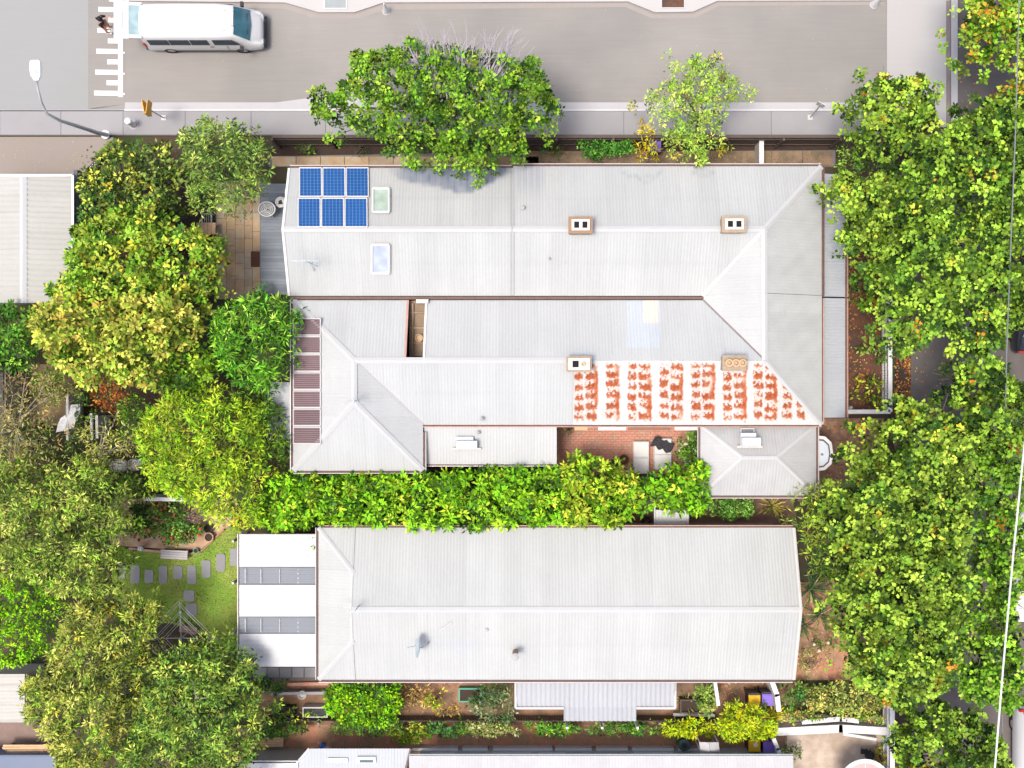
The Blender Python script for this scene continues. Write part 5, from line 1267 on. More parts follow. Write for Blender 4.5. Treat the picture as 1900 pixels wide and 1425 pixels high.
make_bin(1425, 1298, M['bin_purple'], 'purple lidded bin right of the yellow one by the third house')
b2 = make_bin(1400, 1383, M['bin_yellow'], 'yellow lidded bin with a painted white reflection on its lid by the bottom house')
c = P(1402, 1382, 1.03); MB().cyl((c.x, c.y, 1.024), .1, .012, 12).build('lid_badge', M['white'], [o for o in b2.children if o.name.startswith('lid')][0])  # white disc stands in for a reflection on the lid
make_bin(1427, 1386, M['bin_purple'], 'purple lidded bin beside the yellow one by the bottom house')
make_bin(1216, 270, M['bin_purple'], 'purple lidded bin between the hedge and sapling by the footpath')

# ------------------------------------------------------------------ fences and walls
def fence_run(name, label, cat, pts, h, m, th=.05, posts=2.4, pale=0.1, gap=.012, group=None, railm=None, cap_=False):
    b = P(*pts[0], 0); t = thing(name, label, cat, b, group); V = [P(x, y, h) for x, y in pts]; V = [Vector((v.x, v.y, 0)) for v in V]
    rails, pal = MB(), MB(); pme = None
    for p, q in zip(V[:-1], V[1:]):
        d = q - p; L_ = d.length; u = d / L_; rz = math.atan2(u.y, u.x); s_ = Vector((-u.y, u.x, 0))
        for z in (.35, h - .3): c = p + d / 2 - s_ * (th * .9); rails.box((c.x, c.y, z), (L_, .04, .07), rz)
        n = max(1, int(L_ / posts))
        for i in range(n + 1): 
            c = p + d * i / n - s_ * (th + .06)
            if pme is None: po = MB().box((c.x, c.y, (h + .03) / 2), (.1, .1, h + .03)).build('post', railm or m, t); pme = po.data; c0 = c.copy()
            elif i > 0: po = link('post', pme, t); po.location = c - c0
        k = max(1, int(L_ / (pale + gap)))
        for i in range(k): c = p + d * (i + .5) / k; hh = h + rg.uniform(-.02, .02); pal.box((c.x, c.y, hh / 2), (pale, th * .5, hh), rz)
        if cap_: c = p + d / 2; rails.box((c.x, c.y, h + .04), (L_ + .02, th * 2.2, .05), rz)
    pal.build('palings', m, t, 'stuff'); rails.build('rail', railm or m, t)
    return t
fence_run('paling_fence', 'dark timber paling fence along the footpath behind the side garden', 'fence', [(505, 254), (1560, 254)], 1.7, M['fence'], cap_=True)
fence_run('picket_fence', 'pale picket fence slanting from the footpath to the garage corner', 'fence', [(212, 262), (150, 328)], 1.3, M['white_old'], pale=.07, gap=.06, railm=M['grey_fence'])
fence_run('paling_fence', 'dark timber fence between the bottom house and the third house yards', 'fence', [(485, 1338), (1330, 1338)], .8, M['fence'], railm=M['grey_fence'])
fence_run('picket_fence', 'white picket fence along the street in front of the paired houses', 'fence', [(1651, 345), (1651, 562), (1651, 764), (1570, 764)], 1.05, M['white'], th=.08, pale=.09, gap=.02, cap_=True)
fence_run('picket_fence', 'white front fence along the street beside the bottom right tree', 'fence', [(1655, 1312), (1655, 1470)], 1.2, M['white'], th=.09, pale=.09, gap=.02, cap_=True)
def wall_(name, label, cat, pts, h, w, m, capm=None):
    b = P(*pts[0], 0); t = thing(name, label, cat, b); mb = MB(); cm = MB()
    for p, q in zip(pts[:-1], pts[1:]):
        a, c = P(*p, h), P(*q, h); d = c - a; rz = math.atan2(d.y, d.x); mid = (a + c) / 2
        mb.box((mid.x, mid.y, (h - .05) / 2), (d.length, w * .8, h - .05), rz); cm.box((mid.x, mid.y, h - .02), (d.length + w * .5, w, .06), rz)
    mb.build('wall', m, t); cm.build('coping', capm or m, t)
wall_('garden_wall', 'short white topped garden wall behind the red roses', 'wall', [(268, 926), (342, 927)], 1.6, .16, M['white_old'], M['white'])
wall_('garden_wall', 'low pale walls of the front path beside the bottom bins', 'wall', [(1442, 1358), (1560, 1352), (1648, 1357)], .7, .34, M['white'], M['white'])
wall_('garden_wall', 'thin white rail wall sloping in front of the bottom yard', 'wall', [(1490, 1340), (1560, 1334), (1592, 1338)], .5, .2, M['white'])
wall_('garden_wall', 'pale edging wall crossing the bottom front yard', 'wall', [(1566, 1362), (1625, 1372)], .35, .12, M['white'])
wall_('gate_pier', 'white side gate crossing the path by the third house lean-to', 'gate', [(1327, 1266), (1333, 1308)], 1.6, .14, M['white'])
wall_('gate_pier', 'white side gate crossing the path right of the purple bin', 'gate', [(1433, 1266), (1442, 1290), (1445, 1318)], 1.7, .2, M['white_old'], M['white'])
wall_('gate_pier', 'white side gate between the fence and the solar roofed house', 'gate', [(1413, 262), (1413, 305)], 1.0, .2, M['white_old'], M['white'])
wall_('gate_pier', 'white curved fence end beside the lowest purple bin', 'gate', [(1436, 1372), (1444, 1390), (1447, 1402)], 1.6, .16, M['white'])
wall_('yard_fence', 'white topped fence post line beside the pale tarpaulin', 'fence', [(125, 732), (125, 818)], 1.7, .1, M['white_old'])
wall_('yard_fence', 'double railed grey fence left of the lime green tree', 'fence', [(169, 768), (170, 815)], 1.7, .1, M['grey_fence'], M['white_old'])
wall_('yard_fence', 'pale fence strip beside the double railed fence', 'fence', [(179, 772), (180, 812)], 1.5, .12, M['white_old'])
wall_('planter_edge', 'pale sleeper edging beneath the lime plants of the side yard', 'edging', [(1250, 1326), (1325, 1328)], .35, .12, M['white_old'])
wall_('yard_fence', 'dark fence beside the dry yard at the left edge', 'fence', [(10, 678), (9, 790)], 1.6, .08, M['fence'], M['grey_fence'])
wall_('lawn_edging', 'terracotta edging between roses and lawn', 'edging', [(415, 983), (397, 1000), (372, 1024), (348, 1028)], .12, .08, M['terracotta'])
wall_('lawn_edging', 'brick edging at the foot of the rose bed left of the bench', 'edging', [(240, 1018), (298, 1024)], .12, .1, M['gutter_red'])
wall_('bed_edging', 'red brick edging below the pergola corner of the third house', 'edging', [(535, 1270), (616, 1268)], .15, .14, M['brick'])
wall_('retaining_wall', 'grey sleeper wall below the red brick edging', 'wall', [(505, 1287), (605, 1286)], .5, .12, M['stone'])
# paving beside the pergola
pp_ = patch('pergola_paving', [(470, 1236), (592, 1236), (592, 1262), (470, 1262)], 0.01, M['underlay'])
for i in range(5):
    k0, k1 = P(474 + i * 23, 1256), P(495 + i * 23, 1238); MB().box(((k0.x + k1.x) / 2, (k0.y + k1.y) / 2, .03), (k1.x - k0.x, k1.y - k0.y, .05)).build('paving_slab', M['stone'], pp_)

# ------------------------------------------------------------------ garden furniture
def bench(label, px, py, L, D, ang, m, z=.45, n=4, back=False):
    c = P(px, py, z); c = Vector((c.x, c.y, 0)); t = thing('bench', label, 'bench', c); cs, sn = math.cos(ang), math.sin(ang)
    def w(x, y): return (c.x + x * cs - y * sn, c.y + x * sn + y * cs)
    me = None
    for i in range(n):
        p = w(0, (i + .5) / n * D - D / 2)
        if me is None:
            mb = MB().box((0, 0, 0), (L, D / n * .86, .035)); o = mb.build('seat_slat', m, t); me = o.data; me.transform(Matrix.Translation(c)); o.location = Vector((p[0], p[1], z)) - c; o.rotation_euler = (0, 0, ang)
        else: part_at('seat_slat', me, t, (p[0], p[1], z), ang)
    for sx in (-1, 1):
        p = w(sx * (L / 2 - .1), 0); MB().box((p[0], p[1], z / 2), (.07, D * .9, z - .03), ang).build('leg', m, t)
    return t
bench('pale grey slatted garden bench at the lawn edge by the roses', 323, 1029, 1.18, .40, R(-3), M['bench'])
bench('small weathered timber bench under the rotary clothesline', 349, 1168, .78, .30, R(-8), M['old_timber'], .42, 3)
bench('brown timber bench on the brick path beside the olive tree', 505, 1377, .98, .42, 0, M['timber'], .45, 4)
tp = thing('timber_stack', 'stack of raw timber planks on the lane at bottom left', 'planks', P(52, 1391, 0))
for i in range(4):
    for k in range(2):
        c = P(46 + rg.uniform(-1, 1) * 1.5 + (8 if i > 1 else 0), 1384 + i * 4.3, .75 + k * .05); MB().box((c.x, c.y, .71 + k * .05), (1.95, .085, .045), R(rg.uniform(-1, 1))).build('plank', M['timber'], tp)
for s_ in (20, 75): c = P(s_, 1391, .2); MB().box((c.x, c.y, .34), (.1, .5, .68)).build('bearer', M['old_timber'], tp)
# round white garden set on the deck
def round_table(label, px, py, rx, ry):
    c = P(px, py, .95); c = Vector((c.x, c.y, .24)); t = thing('garden_table', label, 'table', c)
    mb = MB().ring((c.x, c.y, .93), rx - .045, rx, .04, 28, ry / rx); top = mb.build('table_rim', M['white'], t)
    for k in range(3): MB().ring((c.x, c.y, .935), rx * (.25 + .2 * k), rx * (.25 + .2 * k) + .02, .02, 24, ry / rx).build('hoop', M['white'], top)
    MB().cyl((c.x, c.y, .925), rx - .03, .008, 24).build('glass_top', mat_glass('table_glass', (.26, .28, .27), .2), t)
    for k in range(4):
        a = k * math.pi / 2 + .5; MB().tube([(c.x, c.y, .94), (c.x + math.cos(a) * rx * .9, c.y + math.sin(a) * ry * .9, .94)], .014, 5).build('spoke', M['white'], top)
        MB().tube([(c.x + math.cos(a) * .12, c.y + math.sin(a) * .12, .92), (c.x + math.cos(a) * .3, c.y + math.sin(a) * .3, .24)], .018, 6).build('leg', M['white'], t)
    MB().cyl((c.x + .05, c.y - .03, .93), .03, .06, 8).build('parasol_hole', M['black'], t)
round_table('white round wire topped table at the corner of the deck', 495, 388, .38, .33)
def round_chair(label, px, py, r, cushion):
    c = P(px, py, .7); c = Vector((c.x, c.y, .24)); t = thing('garden_chair', label, 'chair', c)
    MB().ring((c.x, c.y, .66), r - .06, r, .05, 22).build('seat_rim', M['white'], t)
    if cushion: MB().cyl((c.x, c.y, .64), r - .07, .05, 18).build('seat_pad', M['white'], t); MB().prism([(c.x - .1, c.y - .1), (c.x + .1, c.y - .08), (c.x + .04, c.y + .1), (c.x - .08, c.y + .06)], .69, .71).build('cloth', M['black'], t)
    else: MB().cyl((c.x, c.y, .64), r - .07, .02, 18).build('seat_mesh', M['galv'], t)
    for k in range(4): a = k * math.pi / 2 + .8; MB().tube([(c.x + math.cos(a) * r * .8, c.y + math.sin(a) * r * .8, .66), (c.x + math.cos(a) * r * .95, c.y + math.sin(a) * r * .95, .24)], .015, 6).build('leg', M['white'], t)
round_chair('white round chair with a black cloth next to the wire table', 520.5, 375, .235, True)
round_chair('white round chair half hidden under the house eave', 541, 356, .30, False)
# table and chairs under the yellow tree
c = P(382, 424, .72); c = Vector((c.x, c.y, 0)); t = thing('outdoor_table', 'orange brown timber table under yellow leaves by the patio', 'table', c); me = None
for i in range(5):
    MB().box((c.x - .34 + i * .17, c.y, .72), (.16, .5, .03)).build('table_slat', M['timber'], t)
for sx in (-1, 1):
    for sy in (-1, 1): MB().box((c.x + sx * .36, c.y + sy * .19, .35), (.06, .06, .7)).build('leg', M['timber'], t)
def wire_chair(label, px, py, ang):
    c = P(px, py, .5); c = Vector((c.x, c.y, 0)); t = thing('garden_chair', label, 'chair', c); cs, sn = math.cos(ang), math.sin(ang)
    def w(x, y, z): return (c.x + x * cs - y * sn, c.y + x * sn + y * cs, z)
    MB().tube([w(-.22, -.2, .45), w(-.22, .2, .45), w(.22, .2, .45), w(.22, -.2, .45), w(-.22, -.2, .45)], .022, 6).build('seat_frame', M['white'], t)
    MB().tube([w(-.22, .2, .45), w(-.23, .26, .86), w(0, .28, .92), w(.23, .26, .86), w(.22, .2, .45)], .024, 6).build('back_frame', M['white'], t)
    for k in range(5): MB().tube([w(-.18 + k * .09, -.2, .452), w(-.18 + k * .09, .2, .452)], .012, 4).build('seat_slat', M['white'], t)
    for x in (-.21, .21):
        for y in (-.19, .19): MB().tube([w(x, y, .45), w(x * 1.1, y * 1.1, .0)], .016, 6).build('leg', M['white'], t)
wire_chair('white metal chair above the orange timber table', 383, 405, 0)
wire_chair('white metal chair left of the orange timber table', 353, 437, 1.2)
wire_chair('white metal chair right of the yellow leaves on the patio', 406, 462, -1.3)
mt = MB().box((P(474, 481, .06).x, P(474, 481, .06).y, .055), (17 / S, 29 / S, .025)).build('doormat', mat('dark_mat', (.10, .045, .03), .95, .2)); tag(mt, 'dark brown doormat on the patio beside the deck', 'doormat')
# courtyard loungers, cloth, brazier
def lounger(label, px, py, L, W):
    c = P(px, py, .42); c = Vector((c.x, c.y, 0)); t = thing('sun_lounger', label, 'lounger', c, 'sun loungers in the brick courtyard')
    MB().box((c.x, c.y, .30), (W, L, .06)).build('frame', M['white'], t)
    for k, (f, l_) in enumerate(((-.25, .48), (.25, .48))):
        MB().box((c.x, c.y + f * L, .385), (W * .95, L * l_, .10), 0, .96).build('cushion', M['cushion'], t)
    for sx in (-1, 1):
        for sy in (-1, 1): MB().box((c.x + sx * W * .42, c.y + sy * L * .44, .135), (.05, .05, .27)).build('leg', M['white'], t)
    return c
lounger('pale lounger on the brick paving left of the one under a dark cloth', 1190, 849, 1.42, .70); c = lounger('pale lounger partly covered by a crumpled charcoal cloth', 1230, 843, 1.40, .78)
rr_ = np.random.default_rng(5); nx2, ny2 = 14, 12; pts = []
for j in range(ny2):
    for i in range(nx2):
        fx, fy = i / (nx2 - 1) - .5, j / (ny2 - 1) - .5; x, y = fx * .88 + fy * .18, fy * .40 - fx * .38 + .05 * math.sin(fx * 17)
        pts.append((c.x - .02 + x + rr_.normal(0, .012), c.y + .42 + y + rr_.normal(0, .012), .50 + .07 * math.sin(fx * 19 + fy * 7) * math.cos(fy * 12) + rr_.normal(0, .012)))
o = MB().faces(pts, [(j * nx2 + i, j * nx2 + i + 1, (j + 1) * nx2 + i + 1, (j + 1) * nx2 + i) for j in range(ny2 - 1) for i in range(nx2 - 1)]).build('cloth', M['cloth'], smooth=True); tag(o, 'crumpled charcoal cloth thrown over the right hand lounger', 'cloth')
c = P(1158, 853, .4); t = thing('brazier', 'rusty round fire bowl with yellow leaves on the brick courtyard', 'fire bowl', Vector((c.x, c.y, 0)))
MB().lathe((c.x, c.y, .1), [(.06, 0), (.17, .08), (.22, .28), (.19, .28), (.13, .12)], 16).build('bowl', M['rust_pot'], t)
for k in range(3): a = k * 2.1; MB().tube([(c.x + math.cos(a) * .1, c.y + math.sin(a) * .1, .14), (c.x + math.cos(a) * .2, c.y + math.sin(a) * .2, 0.05)], .015, 5).build('leg', M['rust_pot'], t)
# pots, lamp, basins
def pot(label, px, py, r, h, m=M['pot'], soil=True, cat='pot'):
    c = P(px, py, h); c = Vector((c.x, c.y, 0)); t = thing('plant_pot', label, cat, c)
    MB().lathe((c.x, c.y, 0), [(r * .7, 0), (r * .95, h * .85), (r, h * .87), (r, h), (r * .82, h), (r * .78, h * .8)], 18).build('pot_wall', m, t)
    if soil: MB().cyl((c.x, c.y, h * .75), r * .79, .02, 14).build('soil', M['dark_mulch'], t)
    return c
pot('clay pot of dark soil at the corner of the rose bed', 387, 997, .21, .35)
pot('dark pot of soil above the clay pot', 386, 981, .19, .3, M['black'])
pot('small green pot on the rose bed by the bench end', 363, 1022, .12, .2, M['aqua'])
pot('white round planter in the side yard below the pergola', 560, 1290, .19, .5, M['white_old'])
c = P(261, 1017, .5); t = thing('garden_lamp', 'small white globe lamp at the left end of the rose bed', 'garden lamp', Vector((c.x, c.y, 0)))
MB().cyl((c.x, c.y, 0), .02, .42, 8).build('stem', M['black'], t); MB().lathe((c.x, c.y, .4), [(.03, 0), (.10, .05), (.13, .12), (.10, .2), (.03, .24)], 14).build('globe', M['white'], t, smooth=True); MB().cyl((c.x, c.y, .63), .02, .03, 8).build('finial', M['black'], t)
def basin(label, px, py, a, b):
    c = P(px, py, .4); c = Vector((c.x, c.y, 0)); t = thing('garden_basin', label, 'basin', c)
    pr = [(c.x + math.copysign(abs(math.cos(q)) ** .6, math.cos(q)) * a, c.y + math.copysign(abs(math.sin(q)) ** .6, math.sin(q)) * b) for q in [2 * math.pi * i / 20 for i in range(20)]]
    inn = [(c.x + (x - c.x) * .82, c.y + (y - c.y) * .78) for x, y in pr]; mb = MB(); n = 20
    mb.faces([(x, y, 0) for x, y in pr] + [(x, y, .42) for x, y in pr] + [(x, y, .42) for x, y in inn] + [(x, y, .3) for x, y in inn], [(k * n + i, k * n + (i + 1) % n, (k + 1) * n + (i + 1) % n, (k + 1) * n + i) for k in range(3) for i in range(n)])
    mb.build('basin_rim', M['pond'], t); MB().poly([(x, y, .34) for x, y in inn]).build('water', M['pond_water'], t)
basin('pale square stone basin under the lime green tree', 251, 862, .32, .26); basin('pale basin half hidden beneath bare branches', 220, 864, .36, .28)
# rotary clothesline
cc0 = P(333, 1186, 1.8); cc0.z = 0; t = thing('clothesline', 'rotary clothesline with square wire loops over the lawn corner', 'clothesline', cc0)
MB().tube([cc0, cc0 + Vector((0, 0, 1.75))], .03, 8).build('post', M['galv'], t)
rad = (70, 64, 50, 45, 34, 28); dirs = [Vector((0, 1, 0)), Vector((1, -.0, 0)), Vector((0, -1, 0)), Vector((-1, 0, 0))]
for d in dirs: MB().tube([cc0 + Vector((0, 0, 1.55)), cc0 + d * (72 / S * .965) + Vector((0, 0, 1.8))], .016, 5).build('arm', M['galv'], t)
ca = [Vector((-.03, 1, 0)), Vector((.97, 0, 0)), Vector((0, -1, 0)), Vector((-.97, 0, 0))]
for r_ in rad:
    MB().tube([cc0 + ca[k % 4] * (r_ / S * .965) + Vector((0, 0, 1.6 + r_ / 70 * .2)) for k in range(5)], .008, 4).build('line', M['cable'], t)
c = P(335, 1136, 1.7); MB().lathe((c.x, c.y, 1.68), [(.03, 0), (.06, .04), (.03, .1)], 8).build('peg_basket', M['white'], t)
# small yard things
c = P(125, 783, 1.6); t = thing('tarpaulin', 'irregular white tarpaulin sheet among the bare branches', 'tarpaulin', Vector((c.x, c.y, 0)))
tpx = [(122, 752), (148, 750), (149, 765), (140, 782), (137, 794), (120, 799), (104, 802), (107, 788), (112, 776), (121, 770)]
tv = [P(x, y, 1.65 + .12 * math.sin(x * .3 + y * .2)) for x, y in tpx]; cc_ = sum(tv, Vector()) / len(tv) + Vector((0, 0, .1))
mb = MB(); mb.faces([cc_] + tv + [v - Vector((0, 0, .03)) for v in tv], [(0, 1 + (i + 1) % 10, 1 + i) for i in range(10)] + [(1 + i, 1 + (i + 1) % 10, 11 + (i + 1) % 10, 11 + i) for i in range(10)]); mb.build('sheet', M['white'], t)
for k in (0, 3, 6): MB().tube([(tv[k].x, tv[k].y, 0), tv[k]], .03, 6).build('pole', M['old_timber'], t)
def planter(label, px0, py0, px1, py1, h, m, bed):
    a, b = P(px0, py1, h), P(px1, py0, h); c = ((a.x + b.x) / 2, (a.y + b.y) / 2); w, d = b.x - a.x, b.y - a.y; t = thing('planter_box', label, 'planter', (c[0], c[1], 0))
    for sx in (-1, 1): MB().box((c[0] + sx * (w / 2 - .03), c[1], h / 2), (.06, d, h)).build('side_board', m, t)
    for sy in (-1, 1): MB().box((c[0], c[1] + sy * (d / 2 - .03), h / 2), (w - .125, .06, h)).build('end_board', m, t)
    MB().box((c[0], c[1], h * .42), (w - .13, d - .13, h * .8)).build('soil', bed, t)
planter('green plastic edged planter bed beside the grey lean-to', 851, 1277, 898, 1303, .35, M['aqua'], M['dark_mulch'])
planter('white edged black planter right of the dark pot in the side yard', 561, 1312, 608, 1332, .5, M['white_old'], M['black'])
planter('dark planter box left of the white edged planter', 508, 1312, 546, 1332, .5, M['black'], M['dark_mulch'])
planter('dark brown compost bay right of the grey lean-to', 1262, 1298, 1312, 1324, .5, M['fence'], M['dark_mulch'])
c = P(598, 1386, .3); t = thing('watering_can', 'bright blue watering can on the brick path by the bottom house', 'watering can', Vector((c.x, c.y, 0)))
MB().lathe((c.x, c.y, 0), [(.12, 0), (.13, .24), (.10, .27), (.09, .27), (.09, .2)], 14).build('can', M['blue_plastic'], t); MB().tube([(c.x - .1, c.y - .02, .08), (c.x - .22, c.y - .1, .2), (c.x - .28, c.y - .14, .27)], [.03, .022, .03], 8).build('spout', M['blue_plastic'], t); MB().tube([(c.x, c.y + .1, .26), (c.x + .02, c.y + .02, .36), (c.x, c.y - .08, .27)], .014, 6).build('handle', M['blue_plastic'], t)
c = P(1408 - 43, 1392, 0)
t = thing('garden_arch', 'pale curved canopy sheet leaning by the bottom house awning', 'canopy', P(1315, 1384, 0))
mb = MB(); n = 8
for i in range(n):
    f0, f1 = i / n, (i + 1) / n; mb.faces([P(1297 + 36 * f0, 1377, 2.3 + .15 * math.sin(f0 * 3.1)), P(1297 + 36 * f1, 1377, 2.3 + .15 * math.sin(f1 * 3.1)), P(1300 + 36 * f1, 1396, 2.2 + .15 * math.sin(f1 * 3.1)), P(1300 + 36 * f0, 1396, 2.2 + .15 * math.sin(f0 * 3.1))], [(0, 1, 2, 3), (3, 2, 1, 0)])
mb.build('canopy_sheet', M['kerb'], t)
for x, y in ((1299, 1378), (1333, 1378), (1301, 1395), (1335, 1395)): p = P(x, y, 2.2); MB().tube([(p.x, p.y, 0), p], .025, 6).build('canopy_post', M['white'], t)
c = P(1269, 1382, 1.0); t = thing('water_butt', 'dark teal round water butt beside the bottom house wall', 'water butt', Vector((c.x, c.y, 0))); c = P(1270, 1383, 1.0)
MB().lathe((c.x, c.y, 0), [(.24, 0), (.28, .5), (.26, 1.0), (.22, 1.02)], 16).build('barrel', mat('teal_plastic', (.05, .10, .10), .5), t); MB().cyl((c.x, c.y, 1.02), .12, .03, 12).build('lid', M['black'], t)
c = P(1590, 1440, .9); t = thing('garden_parasol', 'white round parasol cut off by the bottom edge', 'parasol', Vector((c.x, c.y, 0)))
MB().ring((c.x, c.y, 2.0), .95, 1.12, .05, 32).build('rim', M['white'], t); cn = MB(); cn.cyl((c.x, c.y, 2.0), 1.0, .28, 24, .05, False); cn.build('canopy', mat('dusty_pink_canvas', (.62, .47, .45), .9), t)
for k in range(8): a = k * math.pi / 4; MB().tube([(c.x, c.y, 2.3), (c.x + math.cos(a) * 1.05, c.y + math.sin(a) * 1.05, 2.03)], .02, 5).build('rib', M['white'], t)
MB().tube([(c.x, c.y, 0), (c.x, c.y, 2.3)], .03, 8).build('pole', M['white'], t)
c = P(1614, 1402, .6); t = thing('barbecue', 'small dark covered barbecue above the white parasol', 'barbecue', Vector((c.x, c.y, 0)))
MB().lathe((c.x, c.y, .35), [(.08, 0), (.2, .12), (.22, .25), (.15, .36), (.03, .42)], 14).build('kettle', M['black'], t)
for k in range(3): a = k * 2.1 + .4; MB().tube([(c.x, c.y, .42), (c.x + math.cos(a) * .24, c.y + math.sin(a) * .24, 0)], .015, 5).build('leg', M['black'], t)
MB().box((c.x - .25, c.y + .18, .6), (.3, .22, .03)).build('side_shelf', M['black'], t)
c = P(1200, 968, .3); t = thing('hose_reel', 'dark coiled hose left of the small white shed roof', 'hose', Vector((c.x, c.y, 0)))
for k in range(4): MB().ring((c.x, c.y, .03 + .05 * k), .14, .2 - .01 * k, .05, 18).build('coil', M['cloth'], t)
c = P(1578, 757, .2); o = MB().box((c.x, c.y, .12), (.22, .14, .24), .5, .8).build('mail_parcel', M['white']); tag(o, 'small white box by the corner of the front fence', 'box')
c = P(1340, 283, .1); o = MB().tube([P(1328, 270, 1.5), P(1343, 290, .1)], .03, 6).build('stake', M['white_old']); tag(o, 'pale stake leaning beside the sapling by the roof edge', 'stake')
# ------------------------------------------------------------------ vegetation
G_DK, G_MD, G_LT, G_YL, YEL, ORG, OLV, OLL = (.045, .11, .02), (.12, .26, .025), (.22, .41, .045), (.36, .50, .075), (.60, .50, .07), (.60, .27, .05), (.20, .26, .065), (.42, .46, .13)
PLANE = [(3, (.11, .22, .03)), (4, (.23, .38, .05)), (2.4, (.30, .46, .065)), (.12, YEL), (.05, ORG), (3, (.035, .08, .017))]
PLANE_Y = [(2.4, (.12, .23, .03)), (4, (.25, .39, .055)), (3, (.33, .47, .07)), (.16, YEL), (.06, ORG), (2.2, (.035, .08, .017))]
STREET = [(3, G_DK), (4, G_MD), (4, (.19, .33, .035)), (1, (.30, .40, .06))]
OLIVE = [(3, (.20, .29, .05)), (2.6, (.40, .48, .10)), (2.6, (.07, .11, .025)), (.8, (.55, .55, .14)), (1.8, G_LT)]
YG = [(3, (.42, .47, .08)), (2.4, (.56, .52, .11)), (2.4, (.27, .38, .055)), (1.4, G_MD), (.3, (.62, .44, .1))]
LIME = [(4, (.32, .48, .04)), (3, (.20, .38, .03)), (2, (.45, .52, .06)), (1, G_MD)]
LAUREL = [(4, (.10, .30, .03)), (3, (.19, .44, .04)), (2, G_DK), (1.2, (.30, .50, .07))]
HEDGE = [(4, (.15, .38, .025)), (4, (.25, .50, .035)), (1.0, (.42, .56, .06)), (1.4, G_DK)]
pl = dict(dens=42, per=17, L=.148, W=.118, rc=.18, depth=1.7, lump=1.9, lamp=.75, gap=-.58, feather=.28, spread=.9, up=.7)
g_ = 'plane trees along the right hand street'
tree('street_tree', 'big dense green tree over the kerb with bare twigs on its street side', 'tree', (800, 232),
     [(580, 200), (578, 168), (600, 165), (618, 180), (642, 165), (656, 122), (648, 92), (668, 95), (690, 106), (715, 100), (735, 90), (765, 80), (800, 86), (830, 92), (870, 92), (900, 110), (930, 105), (955, 122), (985, 108), (1005, 120), (1010, 150), (1020, 175), (1040, 192), (1030, 230), (1010, 260), (985, 280), (960, 300), (930, 310), (905, 315), (880, 330), (860, 310), (830, 318), (810, 308), (770, 300), (740, 282), (710, 262), (660, 250), (610, 248), (585, 230)],
     4.0, 7.6, STREET, r0=.22, nl=14, seed=21, dens=46, per=15, L=.13, W=.085, rc=.15, depth=.9, lump=1.3, lamp=.75, gap=-.55, feather=.3)
st = [o for o in SC.objects if o.name == 'street_tree'][0]
tw = MB(); r2 = random.Random(3)
for k in range(170):
    bx, by = r2.uniform(770, 930), r2.uniform(120, 185); ex, ey = bx + (bx - 850) * .35 + r2.uniform(-25, 25), by - r2.uniform(30, 75)
    if ey < 48: ey = 48 + r2.uniform(0, 12)
    a, b = P(bx, by, 6.9), P(ex, ey, 6.3 + r2.uniform(-.4, .8)); mid = a.lerp(b, .5) + Vector((r2.uniform(-.12, .12), r2.uniform(-.12, .12), r2.uniform(0, .2)))
    tw.tube([a, mid, b], [.022, .016, .008], 4)
    for _ in range(5):
        s_ = mid.lerp(b, r2.uniform(0, .9)); e_ = s_ + (b - mid) * r2.uniform(.3, .6) + Vector((r2.uniform(-.22, .22), r2.uniform(-.22, .22), r2.uniform(-.1, .2))); tw.tube([s_, e_], [.010, .005], 3)
tw.build('bare_twigs', M['twig'], st, 'stuff')
sap = [(1235, 85), (1250, 112), (1265, 132), (1290, 102), (1300, 122), (1325, 102), (1345, 115), (1340, 140), (1372, 157), (1400, 160), (1372, 178), (1360, 195), (1338, 200), (1342, 225), (1335, 262), (1312, 288), (1298, 315), (1285, 303), (1255, 283), (1242, 255), (1225, 232), (1215, 202), (1185, 186), (1215, 168), (1228, 160), (1255, 152), (1248, 120)]
sp_, spC = tree('sapling', 'airy pale green sapling with thin branches beside the footpath', 'tree', (1290, 258), sap, 3.0, 5.0, [(4, (.32, .48, .08)), (3, (.22, .40, .05)), (2, (.44, .50, .12)), (.4, (.5, .36, .1))], r0=.05, nl=18, bark=M['bark'], seed=5, dens=64, per=10, L=.14, W=.05, rc=.15, depth=1.4, gap=-.28, lump=.8, lamp=.5, feather=.35)
A_poly = [(1560, 205), (1575, 182), (1605, 190), (1612, 165), (1603, 138), (1628, 138), (1648, 165), (1662, 150), (1685, 152), (1700, 128), (1715, 150), (1742, 180), (1728, 205), (1735, 240), (1700, 268), (1640, 270), (1590, 248)]
tree('plane_tree', 'small plane tree with yellowing edges over the footpath end', 'tree', (1660, 262), A_poly, 4.5, 6.5, PLANE_Y, g_, .15, 8, seed=31, **{**pl, 'depth': 1.0, 'gap': -.5})
tree('plane_tree', 'pale leaved plane tree overhanging the verandah of the solar roofed house', 'tree', (1625, 420), [(1533, 335), (1560, 322), (1590, 340), (1640, 325), (1665, 350), (1672, 440), (1650, 500), (1622, 478), (1600, 462), (1570, 470), (1555, 440), (1540, 400)], 4.5, 6.5, PLANE_Y, g_, .13, 8, seed=32, **{**pl, 'depth': 1.0})
shrub('front_shrub', 'dark glossy shrub in the front garden corner below the small plane tree', 'shrub', [(1550, 270), (1660, 268), (1668, 350), (1600, 350), (1560, 325)], 1.2, 2.2, [(4, G_DK), (3, OLV), (1.5, G_LT)], seed=33, dens=36, per=9, L=.12, W=.06, rc=.13)
tree('plane_tree', 'tall plane tree right of the solar roofed house front garden', 'tree', (1735, 330), [(1655, 300), (1700, 255), (1745, 255), (1775, 212), (1830, 178), (1870, 190), (1980, 150), (1990, 400), (1900, 430), (1800, 425), (1700, 440), (1650, 400)], 6.0, 9.4, PLANE, g_, .25, 10, seed=34, **pl)
